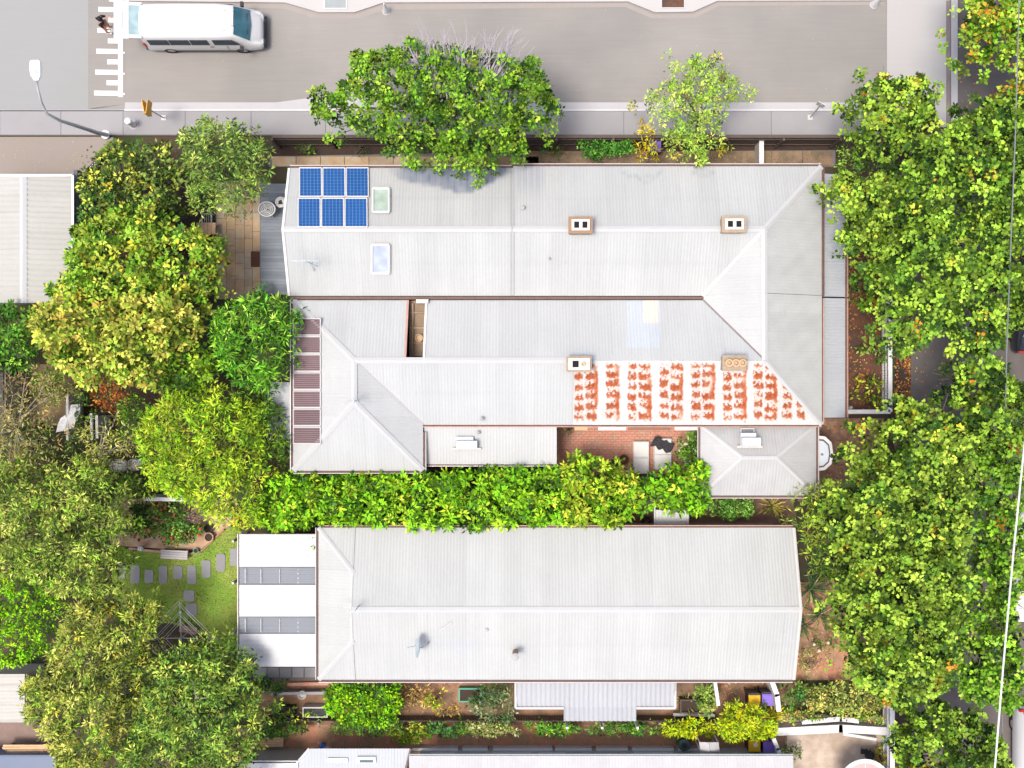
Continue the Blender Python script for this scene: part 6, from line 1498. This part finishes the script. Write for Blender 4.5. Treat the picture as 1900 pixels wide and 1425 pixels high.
tree('plane_tree', 'broad plane tree covering the street above the black parked car', 'tree', (1740, 530), [(1600, 470), (1640, 500), (1660, 430), (1750, 415), (1900, 415), (1990, 390), (1990, 600), (1905, 595), (1865, 618), (1835, 662), (1770, 648), (1735, 610), (1715, 640), (1690, 650), (1660, 665), (1625, 650), (1640, 610), (1640, 565), (1612, 520)], 5.5, 9.2, PLANE, g_, .25, 11, seed=35, **pl)
tree('plane_tree', 'orange tinged plane tree reaching in from the top right corner', 'tree', (1870, 60), [(1775, 52), (1800, 16), (1790, 0), (1810, -60), (1990, -60), (1990, 200), (1890, 190), (1865, 150), (1830, 112), (1792, 100)], 5.5, 8.6, [(2, G_MD), (4, G_LT), (2.5, G_YL), (.6, YEL), (.5, ORG)], g_, .22, 9, seed=36, **pl)
tree('plane_tree', 'dark leaved plane tree between the two road gaps at the right', 'tree', (1830, 720), [(1758, 705), (1775, 682), (1800, 655), (1850, 668), (1868, 705), (1905, 725), (1930, 800), (1880, 832), (1850, 830), (1880, 860), (1780, 860), (1775, 780)], 5.0, 8.0, PLANE, g_, .2, 9, seed=37, **pl)
tree('plane_tree', 'huge bright plane tree right of the hipped front room and third house', 'tree', (1665, 1000), [(1560, 885), (1590, 842), (1600, 802), (1640, 772), (1680, 745), (1720, 752), (1760, 772), (1790, 805), (1785, 880), (1790, 940), (1778, 1000), (1782, 1080), (1765, 1150), (1755, 1230), (1715, 1288), (1660, 1300), (1600, 1272), (1562, 1250), (1572, 1200), (1548, 1160), (1542, 1090), (1562, 1050), (1535, 1000), (1548, 930)], 5.5, 9.6, PLANE_Y, g_, .28, 14, seed=38, **pl)
tree('plane_tree', 'dark green plane tree between the huge bright one and the white cable', 'tree', (1825, 1050), [(1785, 800), (1850, 800), (1882, 855), (1876, 950), (1905, 1000), (1900, 1070), (1862, 1100), (1872, 1200), (1890, 1250), (1850, 1310), (1790, 1295), (1755, 1250), (1782, 1100), (1800, 960), (1785, 870)], 5.0, 8.2, [(4, G_MD), (3, G_LT), (2, G_DK), (1.6, (.36, .50, .10)), (.1, ORG)], g_, .24, 13, seed=39, **{**pl, 'gap': -.5})
tree('plane_tree', 'plane tree at the bottom right beside the white front fence', 'tree', (1760, 1400), [(1662, 1322), (1720, 1300), (1800, 1318), (1842, 1340), (1862, 1400), (1885, 1470), (1662, 1480)], 5.0, 7.6, PLANE, g_, .2, 9, seed=40, **pl)
# the left hand gardens
g2 = 'garden trees behind the houses'
sm = dict(dens=44, per=11, L=.17, W=.085, rc=.16, depth=1.1, lump=1.2, lamp=.6, gap=-.6, feather=.22)
tree('garden_tree', 'dark leaved tree with yellow tips beside the garage wall', 'tree', (245, 345), [(150, 335), (170, 305), (200, 280), (215, 266), (270, 262), (330, 268), (348, 330), (335, 390), (300, 425), (240, 425), (190, 412), (150, 405)], 2.8, 4.6, [(4, G_DK), (3, (.10, .14, .03)), (2, OLV), (1.3, YG[0][1]), (.5, YEL)], g2, .12, 9, seed=51, **{**sm, 'gap': -.45})
tree('garden_tree', 'soft mid green feathery tree leaning over the footpath fence', 'tree', (415, 320), [(335, 255), (350, 240), (365, 236), (382, 206), (396, 226), (420, 240), (432, 214), (450, 226), (466, 246), (490, 260), (515, 300), (500, 345), (470, 385), (430, 398), (390, 388), (360, 395), (345, 330)], 3.2, 5.0, [(4, (.14, .24, .05)), (3, (.24, .36, .07)), (2, (.36, .42, .10)), (1, G_DK)], g2, .12, 9, seed=52, **{**sm, 'L': .17, 'W': .05, 'lamp': .7})
tree('garden_tree', 'bright green tree with yellow tips left of the patio', 'tree', (265, 470), [(132, 470), (150, 420), (200, 398), (250, 382), (290, 372), (318, 392), (330, 430), (350, 420), (382, 428), (402, 440), (418, 470), (410, 500), (415, 548), (340, 562), (240, 565), (130, 565), (85, 545), (120, 520)], 3.4, 5.6, [(3, G_MD), (4, (.24, .40, .05)), (3, (.40, .48, .08)), (1, YEL), (1, G_DK)], g2, .16, 10, seed=53, **{**sm, 'L': .18, 'W': .10})
tree('garden_tree', 'golden yellow tree between the garage and the laurel', 'tree', (230, 620), [(70, 612), (75, 572), (130, 545), (390, 545), (390, 585), (372, 622), (345, 640), (300, 680), (312, 722), (270, 722), (210, 702), (160, 717), (130, 692), (100, 672), (85, 640)], 3.6, 6.2, YG, g2, .17, 10, seed=54, **{**sm, 'L': .19, 'W': .11, 'lamp': .8})
tree('garden_tree', 'deep green glossy tree below the garage at the left edge', 'tree', (10, 625), [(-60, 575), (40, 562), (75, 592), (70, 650), (40, 690), (-60, 692)], 3.0, 4.4, [(4, (.08, .22, .03)), (3, (.2, .38, .05)), (2, G_DK)], g2, .12, 7, seed=55, **sm)
tree('laurel', 'round deep green laurel with strap leaves beside the glazed roof panels', 'tree', (478, 640), [(393, 605), (400, 580), (420, 562), (470, 550), (530, 555), (556, 590), (553, 640), (545, 690), (500, 718), (460, 730), (430, 702), (405, 662)], 3.6, 5.6, LAUREL, None, .14, 9, seed=56, dens=34, per=9, L=.26, W=.055, rc=.16, depth=1.0, lump=1.4, lamp=.35, gap=-.9, feather=.14, up=.9, spread=1.1)
tree('garden_tree', 'mid green tree with lime shoots below the golden tree', 'tree', (345, 690), [(290, 652), (345, 640), (392, 632), (408, 680), (400, 720), (360, 740), (310, 735)], 2.6, 4.0, [(3, G_MD), (2, (.30, .50, .05)), (1, G_DK)], g2, .1, 7, seed=57, **sm)
tree('garden_tree', 'lime green feathery tree above the lawn and roses', 'tree', (380, 850), [(252, 800), (280, 752), (330, 727), (380, 735), (400, 722), (430, 740), (482, 745), (505, 790), (500, 862), (482, 900), (497, 950), (470, 977), (420, 982), (380, 952), (330, 922), (275, 902), (265, 852)], 3.4, 5.6, LIME, g2, .16, 11, seed=58, **{**sm, 'L': .20, 'W': .05, 'lamp': .75})
tree('garden_tree', 'darker green tree between the lime tree and the white lean-to', 'tree', (475, 790), [(430, 730), (470, 722), (500, 705), (520, 760), (542, 815), (530, 868), (492, 862), (455, 800)], 2.6, 4.2, [(3, G_MD), (2, (.22, .36, .05)), (2, G_DK)], g2, .1, 7, seed=59, **{**sm, 'L': .20, 'W': .045})
bare = dict(dens=36, per=8, L=.17, W=.035, rc=.2, depth=1.2, lump=.9, lamp=.5, gap=-.2, feather=.35)
tree('eucalypt', 'sparse eucalypt with pale bare branches over the dry yard', 'tree', (70, 800), [(-50, 700), (60, 690), (110, 720), (100, 790), (130, 830), (110, 870), (40, 880), (-50, 880)], 3.4, 5.4, [(3, (.26, .26, .09)), (2, (.36, .33, .12)), (2, (.30, .2, .08))], None, .09, 26, M['bark_pale'], 60, **bare)
tree('eucalypt', 'bare branched eucalypt between the tarpaulin and stone basins', 'tree', (190, 850), [(150, 800), (210, 770), (250, 800), (255, 840), (215, 880), (160, 870)], 2.8, 4.4, [(3, (.34, .36, .08)), (2, (.42, .40, .12))], None, .07, 18, M['bark_pale'], 61, **bare)
shrub('rusty_shrub', 'rust red leaved shrub below the golden tree', 'shrub', [(172, 690), (235, 700), (245, 745), (215, 770), (175, 750)], 1.5, 2.4, [(3, (.30, .09, .03)), (2, (.42, .16, .04)), (1, OLV)], seed=62, dens=34, L=.13, W=.05)
shrub('garden_shrub', 'olive green shrub right of the tarpaulin', 'shrub', [(135, 720), (170, 715), (180, 770), (172, 820), (132, 850), (120, 820), (150, 790)], 1.2, 2.0, [(3, G_DK), (2, OLV), (1, G_MD)], seed=63, dens=34, L=.12, W=.05)
shrub('garden_shrub', 'dark green shrub beneath the bare eucalypt and basins', 'shrub', [(130, 880), (260, 880), (265, 925), (200, 930), (140, 900)], .8, 1.4, [(3, G_DK), (2, G_MD)], seed=64, dens=34, L=.12, W=.05)
ol = dict(dens=52, per=14, L=.18, W=.05, rc=.17, depth=1.2, lump=1.3, lamp=.7, gap=-.55, feather=.26, up=.7)
tree('olive_tree', 'broad olive green tree left of the roses and lawn', 'tree', (110, 980), [(-60, 890), (40, 852), (100, 872), (150, 842), (200, 862), (252, 900), (250, 950), (236, 1000), (228, 1060), (220, 1100), (160, 1112), (100, 1102), (40, 1072), (-60, 1050)], 3.4, 5.8, OLIVE, None, .17, 11, M['bark'], 65, **ol)
tree('hedge_tree', 'vivid green dense tree at the left edge below the olive', 'tree', (20, 1130), [(-60, 1035), (30, 1036), (90, 1062), (112, 1110), (102, 1160), (90, 1190), (60, 1222), (20, 1242), (-60, 1242)], 2.6, 3.8, [(4, (.17, .42, .02)), (3, (.28, .52, .03)), (1.5, (.08, .2, .02))], None, .1, 7, seed=66, dens=42, per=10, L=.13, W=.06, rc=.14, depth=.7, lump=1.1, lamp=.3, gap=-.9)
tree('olive_tree', 'yellow olive tree above the timber planks at lower left', 'tree', (185, 1260), [(120, 1140), (160, 1107), (220, 1112), (280, 1106), (302, 1150), (272, 1190), (285, 1225), (260, 1290), (240, 1360), (200, 1430), (185, 1475), (110, 1475), (110, 1400), (95, 1352), (55, 1322), (45, 1270), (92, 1230)], 3.4, 5.6, [(3, (.22, .29, .05)), (3, (.42, .46, .10)), (1.2, (.58, .55, .13)), (2.4, (.07, .11, .025)), (.3, YEL), (1, G_LT)], None, .16, 11, M['bark_pale'], 67, **ol)
tree('olive_tree', 'dark olive tree beside the back pergola at lower left', 'tree', (365, 1320), [(285, 1225), (330, 1202), (380, 1190), (430, 1192), (460, 1222), (482, 1280), (500, 1322), (482, 1370), (470, 1425), (470, 1475), (180, 1475), (210, 1420), (245, 1355), (262, 1290)], 3.6, 5.8, [(4, (.13, .25, .04)), (3, (.26, .39, .065)), (1.8, (.45, .52, .10)), (2.4, (.04, .09, .02))], None, .17, 12, M['bark_pale'], 68, **ol)
shrub('garden_shrub', 'mid green shrub by the dark shed at the left edge', 'shrub', [(0, 790), (60, 770), (110, 800), (120, 850), (60, 875), (-30, 870), (-30, 800)], 1.2, 2.2, [(3, G_MD), (2, OLV), (2, G_DK), (1, OLL)], seed=165, dens=36, L=.14, W=.05, gap=-.35)
shrub('garden_shrub', 'dark shrub between the rusty shrub and the lime green tree', 'shrub', [(225, 740), (262, 730), (285, 760), (262, 820), (225, 815)], 1.2, 2.2, [(3, G_DK), (3, G_MD), (1, G_LT)], seed=166, dens=40, L=.14, W=.06)
shrub('garden_shrub', 'grassy green shrub over the top of the dry yard', 'shrub', [(60, 690), (125, 690), (130, 735), (100, 760), (70, 740)], .8, 1.6, [(3, G_MD), (2, OLL), (2, (.4, .34, .14))], seed=167, dens=40, L=.2, W=.04)
# hedge row of small trees between the two houses
hg = 'row of leafy small trees between the houses'
hk = dict(dens=46, per=11, L=.20, W=.09, rc=.17, depth=1.1, lump=1.0, lamp=.55, gap=-.75, feather=.2, up=.7)
rows = [('leafy tree at the left end of the row beside the lawn', [(478, 932), (490, 890), (540, 877), (640, 877), (660, 920), (650, 972), (590, 972), (520, 982), (470, 972)], HEDGE),
        ('leafy tree second from the left in the row between roofs', [(635, 877), (790, 877), (850, 876), (860, 930), (840, 982), (770, 990), (720, 978), (640, 974)], HEDGE),
        ('leafy tree in the row right below the kitchen wing', [(840, 876), (900, 868), (960, 864), (1035, 868), (1055, 920), (1050, 978), (980, 978), (835, 984)], HEDGE),
        ('lime tipped tree in the row below the brick courtyard', [(1030, 868), (1050, 852), (1100, 850), (1150, 862), (1185, 880), (1190, 925), (1165, 960), (1150, 978), (1040, 978)], [(4, (.18, .38, .03)), (3, (.30, .48, .04)), (2.4, (.50, .56, .07)), (1.4, G_DK)]),
        ('leafy tree at the right end of the row above the small shed', [(1175, 880), (1215, 880), (1260, 870), (1305, 850), (1312, 930), (1290, 955), (1230, 944), (1185, 945)], HEDGE)]
for i, (lab, poly, pal) in enumerate(rows):
    cx = sum(p[0] for p in poly) / len(poly); cy = sum(p[1] for p in poly) / len(poly)
    tree('hedge_tree', lab, 'tree', (cx, cy), poly, 2.4, 3.9, pal, hg, .09, 7, seed=70 + i, **hk)
# shrubs and beds
small = dict(dens=70, per=11, L=.11, W=.06, rc=.12)
shrub('clipped_hedge', 'dark green clipped hedge by the footpath fence', 'hedge', [(1070, 262), (1172, 262), (1178, 285), (1120, 294), (1085, 290)], 1.3, 1.7, [(4, (.06, .19, .03)), (2, (.11, .28, .04)), (1, G_DK)], seed=80, **{**small, 'lamp': .1})
shrub('yellow_shrub', 'yellow leaved shrub between the hedge and purple lidded bin', 'shrub', [(1180, 240), (1200, 215), (1212, 240), (1205, 262), (1220, 285), (1195, 300), (1172, 298), (1182, 270)], 1.2, 2.4, [(3, (.70, .48, .04)), (2, (.6, .55, .07)), (1, (.45, .25, .10)), (1, LIME[0][1])], seed=81, dens=50, per=6, L=.18, W=.05, rc=.14)
shrub('yellow_shrub', 'small yellow shrub right of the pale sapling by the path', 'shrub', [(1318, 262), (1345, 255), (1372, 262), (1350, 275), (1338, 290), (1325, 282)], .8, 1.3, [(3, (.6, .5, .06)), (2, (.4, .46, .08))], seed=82, dens=40, per=6, L=.14, W=.05)
for i, (x, y, lab) in enumerate(((575, 275, 'left one of three low dark plants along the side bed'), (668, 278, 'middle one of three low dark plants along the side bed'), (1035, 285, 'low dark plant in the side bed left of the hedge'))):
    shrub('bed_plant', lab, 'plant', ell(x, y, 17, 9, 10, i), .3, .6, [(3, G_DK), (2, G_MD), (1, OLV)], 'low plants in the side bed', seed=83 + i, dens=40, per=6, L=.12, W=.04)
shrub('garden_shrub', 'dark leafy plant at the lower corner of the deck', 'shrub', [(468, 548), (480, 532), (490, 525), (500, 545), (500, 560), (470, 560)], .8, 1.6, [(3, (.05, .16, .03)), (2, (.1, .26, .04))], seed=86, **small)
shrub('garden_shrub', 'orange and yellow leaved shrub over the timber table', 'shrub', [(366, 445), (388, 438), (410, 450), (420, 475), (425, 500), (400, 495), (380, 485), (368, 460)], 1.2, 2.6, [(3, (.68, .45, .05)), (2, (.6, .55, .08)), (1.4, LIME[0][1]), (1, ORG)], seed=87, dens=34, per=5, L=.20, W=.09, rc=.15, gap=-.3)
shrub('garden_shrub', 'variegated shrub between the loungers and the hipped room', 'shrub', [(1262, 815), (1280, 802), (1298, 800), (1300, 868), (1265, 872), (1252, 850)], 1.0, 1.7, [(3, G_MD), (2, (.12, .28, .04)), (1, (.5, .55, .35)), (2, G_DK)], seed=88, **small)
shrub('courtyard_plant', 'small plant in the courtyard corner by the kitchen wing', 'plant', ell(1058, 798, 16, 8, 10, 3), .4, .8, [(3, G_MD), (2, OLL)], seed=89, dens=40, per=6, L=.16, W=.04)
shrub('round_shrub', 'rounded green shrub below the hipped front room', 'shrub', [(1300, 930), (1330, 925), (1385, 923), (1402, 940), (1385, 958), (1345, 964), (1318, 955)], .9, 1.5, [(4, (.12, .28, .05)), (3, (.25, .44, .09)), (1, G_DK)], seed=90, **small)
spiky('flax', 'spiky yellow striped flax right of the rounded shrub', 'plant', 1432, 938, 46, .75, .05, [(3, (.45, .42, .1)), (2, (.14, .22, .04)), (1, (.5, .3, .1))], seed=91)
sr = dict(dens=32, per=9, L=.24, W=.04, rc=.15, depth=.9, lump=.9, lamp=.5, gap=-.6, up=.9)
tree('strappy_tree', 'strap leaved bright tree between the hipped room and plane tree', 'tree', (1520, 985), [(1455, 935), (1480, 900), (1510, 893), (1560, 900), (1582, 960), (1592, 1040), (1562, 1078), (1505, 1052), (1475, 1000)], 2.4, 4.2, [(3, (.17, .30, .04)), (3, (.33, .45, .06)), (2, G_DK), (1, (.45, .48, .1))], None, .1, 8, seed=92, **sr)
for i, (x, y, n, L_, lab) in enumerate(((1502, 1092, 60, .95, 'large dark spiky plant at the gable of the third house'), (1520, 1140, 50, .8, 'dark spiky plant below the large one by the third house'), (1490, 1160, 34, .6, 'small dark spiky plant against the third house wall'), (1525, 1060, 40, .8, 'dark spiky plant under the strap leaved tree'))):
    spiky('agave', lab, 'plant', x, y, n, L_, .05, [(4, (.05, .10, .05)), (3, (.12, .19, .06)), (1, (.36, .36, .16))], seed=93 + i, group='spiky plants by the third house')
def flowers(t, pts, m, z, r=.06, name='flower'):
    me = None
    for x, y in pts:
        p = P(x, y, z)
        if me is None:
            mb = MB()
            for k in range(5): a = k * 1.257; mb.box((math.cos(a) * r * .6, math.sin(a) * r * .6, 0), (r, r * .8, r * .5), a, .7)
            mb.box((0, 0, r * .3), (r * .8, r * .8, r * .5), .4, .6)
            o = mb.build(name, m, t); me = o.data; me.transform(Matrix.Translation(wloc(t))); o.location = p - wloc(t)
        else: part_at(name, me, t, p, random.uniform(0, 6))
t = shrub('flowering_shrub', 'low shrub with a few cream flowers in the red gravel garden', 'shrub', ell(1520, 1198, 36, 20, 12, 5), .4, .8, [(3, G_MD), (2, OLL), (1, G_DK)], seed=97, dens=26, per=6, L=.14, W=.045, gap=-.3)
flowers(t, [(1511, 1196), (1537, 1193), (1520, 1208)], M['pale_flower'], .95, .06)
shrub('grass_tuft', 'straw coloured grass tuft in the red gravel garden', 'grass clump', ell(1497, 1232, 24, 20, 12, 6), .2, .5, [(3, (.5, .4, .18)), (2, (.36, .38, .1))], seed=98, dens=40, per=7, L=.22, W=.025)
t = shrub('rose_bush', 'rose bush with scattered red flowers above the garden bench', 'rose bush', [(255, 935), (335, 930), (345, 958), (374, 985), (366, 998), (335, 1008), (300, 1004), (292, 990), (258, 998), (228, 990), (235, 955)], .6, 1.3, [(3, (.06, .14, .03)), (2, G_MD), (1, (.3, .34, .1)), (.6, (.22, .12, .06))], seed=99, dens=75, per=10, L=.14, W=.07, gap=-.8)
flowers(t, [(286, 937), (296, 935), (307, 940), (323, 956), (292, 963), (302, 968), (255, 980), (278, 982), (270, 988), (252, 990), (305, 1000), (318, 998), (371, 981), (368, 993), (300, 947), (288, 972)], M['red_flower'], 1.3, .055)
tt = shrub('dry_shrub', 'rounded grey brown dry shrub beside the red roses', 'shrub', ell(360, 957, 23, 17, 14, 7, .06), .7, 1.1, [(3, (.34, .24, .18)), (2, (.26, .2, .17)), (1, (.45, .26, .16))], seed=100, dens=60, per=9, L=.12, W=.02, lamp=.1, material=M['straw'])
t = shrub('yellow_flowers', 'yellow flowering clump at the left end of the row of trees', 'shrub', ell(445, 958, 27, 18, 12, 8), 1.2, 1.8, [(4, (.74, .52, .05)), (2, (.55, .55, .06)), (1, G_MD)], seed=101, dens=34, per=6, L=.13, W=.08)
side = [((605, 1278), (640, 1265), (735, 1263), (742, 1300), (730, 1345), (640, 1345), (607, 1322))]
shrub('green_bush', 'vivid green dense bush below the third house gutter', 'bush', [(605, 1278), (640, 1265), (735, 1263), (742, 1300), (730, 1342), (640, 1345), (607, 1322)], 1.2, 2.0, [(4, (.15, .38, .02)), (3, (.26, .50, .03)), (2, G_DK)], seed=102, **{**small, 'L': .14, 'W': .07})
shrub('straw_plant', 'straw coloured dry plant right of the vivid green bush', 'plant', ell(768, 1290, 32, 26, 14, 9), .4, .9, [(4, (.52, .34, .12)), (2, (.45, .28, .1)), (1, (.3, .28, .08))], seed=103, dens=44, per=8, L=.18, W=.03, material=M['straw'])
shrub('lime_plant', 'small lime plant left of the green edged planter', 'plant', ell(808, 1297, 20, 16, 12, 10), .5, 1.0, [(3, LIME[0][1]), (2, (.55, .5, .06)), (1, G_MD)], seed=104, dens=44, per=6, L=.15, W=.06)
shrub('yellow_plant', 'orange yellow low plant under the lime one', 'plant', ell(818, 1318, 30, 10, 12, 11), .2, .5, [(3, (.55, .34, .06)), (2, (.4, .36, .08))], seed=105, dens=40, per=6, L=.15, W=.035)
shrub('grey_green_shrub', 'dark grey green shrub against the grey lean-to', 'shrub', [(895, 1270), (945, 1265), (955, 1312), (950, 1338), (900, 1338), (868, 1310)], .8, 1.5, [(3, (.10, .16, .07)), (2, (.2, .27, .12)), (2, G_DK), (.6, (.5, .5, .3))], seed=106, **{**small, 'L': .15, 'W': .035})
beds = [(425, 560, 'trailing dark plant under the dark fence at left', 515, 1352, 60, 13, [(3, (.06, .14, .04)), (2, G_MD)]),
        (0, 0, 'green ground cover along the fence below the vivid bush', 690, 1352, 75, 10, [(3, (.08, .18, .04)), (2, (.2, .3, .06))]),
        (0, 0, 'yellow green plants along the fence mid yard', 765, 1360, 45, 16, [(3, (.34, .40, .06)), (2, G_MD), (1, YEL)]),
        (0, 0, 'dark green low shrub along the fence below the planter', 830, 1352, 42, 13, [(3, (.06, .17, .05)), (2, G_MD)]),
        (0, 0, 'straw and green plants below the grey lean-to corner', 910, 1352, 55, 15, [(3, (.36, .40, .14)), (2, (.2, .3, .06)), (1, (.5, .42, .22))]),
        (0, 0, 'bright green shrub below the left of the stepped lean-to', 1030, 1350, 45, 13, [(3, (.10, .30, .04)), (2, (.25, .45, .05))]),
        (0, 0, 'dark green shrub below the right of the stepped lean-to', 1160, 1350, 70, 12, [(3, (.08, .22, .04)), (2, (.18, .34, .05))])]
for i, (_, _, lab, x, y, rx, ry, pal) in enumerate(beds):
    shrub('fence_plant', lab, 'plant', ell(x, y, rx, ry, 16, 30 + i), .5, 1.0, pal, 'plants along the dark fence', seed=110 + i, **{**small, 'L': .13, 'W': .05})
shrub('fence_plant', 'dark green mound beside the grey sleeper wall', 'plant', ell(500, 1272, 34, 15, 14, 41), .4, .8, [(3, (.05, .13, .04)), (2, G_MD)], seed=120, **small)
shrub('vine', 'yellow green trailing plants over the dark planters', 'plant', [(500, 1305), (540, 1296), (552, 1318), (600, 1322), (600, 1336), (540, 1342), (500, 1335)], .6, .9, [(3, (.42, .52, .05)), (2, G_MD), (1, G_DK)], seed=121, dens=30, per=5, L=.16, W=.05, gap=-.1)
lime = [(3, (.48, .60, .03)), (3, (.36, .54, .04)), (1, (.6, .55, .06)), (1, (.22, .38, .03))]
shrub('lime_bush', 'vivid lime bush in front of the yellow and purple bins', 'bush', [(1332, 1328), (1350, 1308), (1380, 1305), (1420, 1312), (1440, 1338), (1436, 1362), (1392, 1367), (1345, 1373), (1330, 1350)], 1.2, 2.0, lime, seed=122, **{**small, 'L': .16, 'W': .05})
shrub('lime_bush', 'smaller lime bush left of the vivid one along the sleepers', 'bush', [(1232, 1345), (1262, 1332), (1300, 1335), (1325, 1342), (1328, 1360), (1290, 1366), (1236, 1364)], .8, 1.4, lime, seed=123, **{**small, 'L': .16, 'W': .05})
shrub('garden_shrub', 'green shrub between the compost bay and white side gate', 'shrub', [(1292, 1270), (1325, 1268), (1330, 1310), (1312, 1330), (1295, 1310)], .8, 1.4, [(3, (.14, .28, .05)), (2, (.3, .4, .08)), (1, OLL)], seed=124, **small)
spiky('flax', 'dark striped flax right of the grey lean-to', 'plant', 1272, 1302, 34, .6, .05, [(3, (.10, .14, .04)), (2, (.36, .38, .12))], seed=125)
spiky('cordyline', 'yellow cordyline beside the lime bush and purple bin', 'plant', 1432, 1325, 36, .6, .06, [(3, (.66, .52, .05)), (2, (.5, .5, .06))], z=.5, seed=126)
shrub('ground_cover', 'dark green shrub right of the white side gate', 'shrub', [(1450, 1268), (1490, 1268), (1500, 1295), (1470, 1310), (1448, 1300)], .6, 1.0, [(3, (.07, .18, .04)), (2, (.14, .28, .05))], seed=127, **small)
shrub('ground_cover', 'olive yellow low hedge below the red gravel garden', 'hedge', [(1490, 1268), (1560, 1262), (1640, 1285), (1640, 1320), (1560, 1322), (1490, 1312)], .7, 1.1, [(3, OLV), (3, OLL), (1, (.5, .38, .1)), (1, G_MD)], seed=128, **small)
shrub('ground_cover', 'green low plants above the pale path walls', 'plant', [(1445, 1315), (1500, 1318), (1580, 1322), (1645, 1325), (1640, 1342), (1600, 1336), (1540, 1330), (1450, 1342)], .4, .8, [(3, G_MD), (2, (.36, .44, .07)), (1, (.5, .36, .12))], seed=129, **{**small, 'gap': -.2})
shrub('ground_cover', 'grey green plant beside the lowest bins', 'plant', ell(1470, 1395, 22, 16, 12, 51), .3, .7, [(3, (.16, .22, .08)), (2, (.4, .44, .22))], seed=130, **{**small, 'gap': -.3})
shrub('ground_cover', 'yellow low plant beside the barbecue', 'plant', ell(1630, 1402, 16, 18, 12, 52), .3, .6, [(3, (.6, .42, .08)), (2, (.4, .44, .08))], seed=131, **{**small, 'gap': -.3})
fb = [('yellow green bushy plant in the front bed by the fence corner', 1608, 722, 30, 24, [(2, G_MD), (2, (.42, .5, .07)), (1, YEL)]), ('green plant in the upper front bed below the pale plane tree', 1605, 560, 34, 16, [(2, G_MD), (2, G_LT), (1, ORG)]), ('olive plant in the middle of the front bed', 1622, 655, 26, 24, [(2, OLV), (2, G_MD), (1, OLL)]), ('dark small plant near the verandah in the upper front bed', 1592, 520, 20, 18, [(3, G_DK), (2, G_MD)])]
for i, (lab, x, y, rx, ry, pal) in enumerate(fb):
    shrub('bed_plant', lab, 'plant', ell(x, y, rx, ry, 12, 60 + i), .5, 1.0, pal, 'plants in the front bed', seed=140 + i, dens=30, per=6, L=.17, W=.09, gap=-.3)
shrub('climber', 'small leafy climber spilling onto the back pergola corner', 'plant', [(581, 995), (588, 992), (590, 1020), (584, 1030), (581, 1015)], 2.95, 3.05, [(3, G_LT), (2, G_MD)], seed=150, dens=60, per=5, L=.12, W=.07, depth=.05)
# fallen leaves: uncountable litter on beds and road edges
def litter(polys, n, pal, name='leaf_litter', z=.02, L=.1, W=.06, seed=3, lim=None):
    r = np.random.default_rng(seed); out = []
    for poly in polys:
        pw_ = [tuple(P(x, y)[:2]) for x, y in poly]; xs = [p[0] for p in pw_]; ys = [p[1] for p in pw_]
        q = np.column_stack([r.uniform(min(xs), max(xs), n * 2), r.uniform(min(ys), max(ys), n * 2)]); d = inside_dist(q, pw_); q = q[(d > .02) & (lumps(q, 1.2, seed) > r.uniform(-1, .6, len(q)))][:n]; out.append(q)
    q = np.concatenate(out); N_ = len(q); a = r.uniform(0, 6.283, N_); u = unit(np.column_stack([np.cos(a), np.sin(a), r.normal(.1, .25, N_)])); v = unit(np.cross(np.tile([[0, 0, 1.0]], (N_, 1)), u)); nn = np.cross(u, v)
    s_ = r.uniform(.5, 1.2, N_); c = pick(pal, N_, r) * np.clip(1 + r.normal(0, .3, (N_, 1)), .4, 1.6)
    leaf_mesh(name, np.column_stack([q, np.full(N_, z) + r.uniform(0, .03, N_)]), u, v, nn, L * s_, W * s_, np.clip(c, .005, .8), None, M['straw'], 'stuff')
dead = [(3, (.40, .15, .05)), (2, (.55, .26, .07)), (2, (.24, .10, .05)), (.6, (.6, .45, .15))]
litter([[(1570, 560), (1646, 560), (1646, 764), (1570, 764)], [(1570, 440), (1646, 440), (1646, 560), (1570, 560)], [(1660, 660), (1690, 660), (1690, 780), (1660, 780)], [(1495, 780), (1640, 780), (1640, 870), (1505, 920)]], 420, dead, seed=201)
litter([[(1690, 640), (1770, 640), (1770, 770), (1690, 770)], [(1860, 1160), (1900, 1160), (1900, 1310), (1860, 1310)], [(1780, 100), (1860, 100), (1860, 230), (1740, 240)]], 90, dead, seed=202, z=.03, L=.08)
litter([[(975, 284), (1550, 280), (1550, 308), (975, 308)]], 500, [(2, (.34, .2, .1)), (2, (.12, .11, .04)), (1, (.45, .3, .16))], seed=203, z=.075, L=.06, W=.03)
litter([[(1472, 1090), (1585, 1090), (1590, 1260), (1472, 1260)], [(480, 1342), (1330, 1342), (1330, 1388), (480, 1388)], [(600, 1262), (960, 1262), (960, 1336), (600, 1336)], [(1315, 1262), (1440, 1262), (1440, 1320), (1315, 1320)]], 700, [(2, (.5, .2, .09)), (2, (.3, .16, .09)), (1, (.16, .2, .05)), (1, (.6, .4, .28))], seed=204, L=.08, W=.04)
litter([[(140, 262), (402, 262), (402, 560), (140, 560)], [(0, 820), (270, 820), (270, 930), (0, 930)], [(130, 690), (260, 690), (260, 820), (130, 820)], [(200, 1100), (440, 1180), (440, 1240), (200, 1240)]], 700, [(3, (.16, .09, .05)), (2, (.06, .09, .03)), (1, (.3, .2, .1))], seed=205, L=.11, W=.05)
litter([[(-20, 262), (205, 262), (150, 325), (-20, 325)], [(165, 0), (1640, 0), (1640, 200), (165, 200)]], 60, [(1, (.5, .4, .2)), (1, (.45, .42, .38))], seed=206, z=.012, L=.05, W=.03)
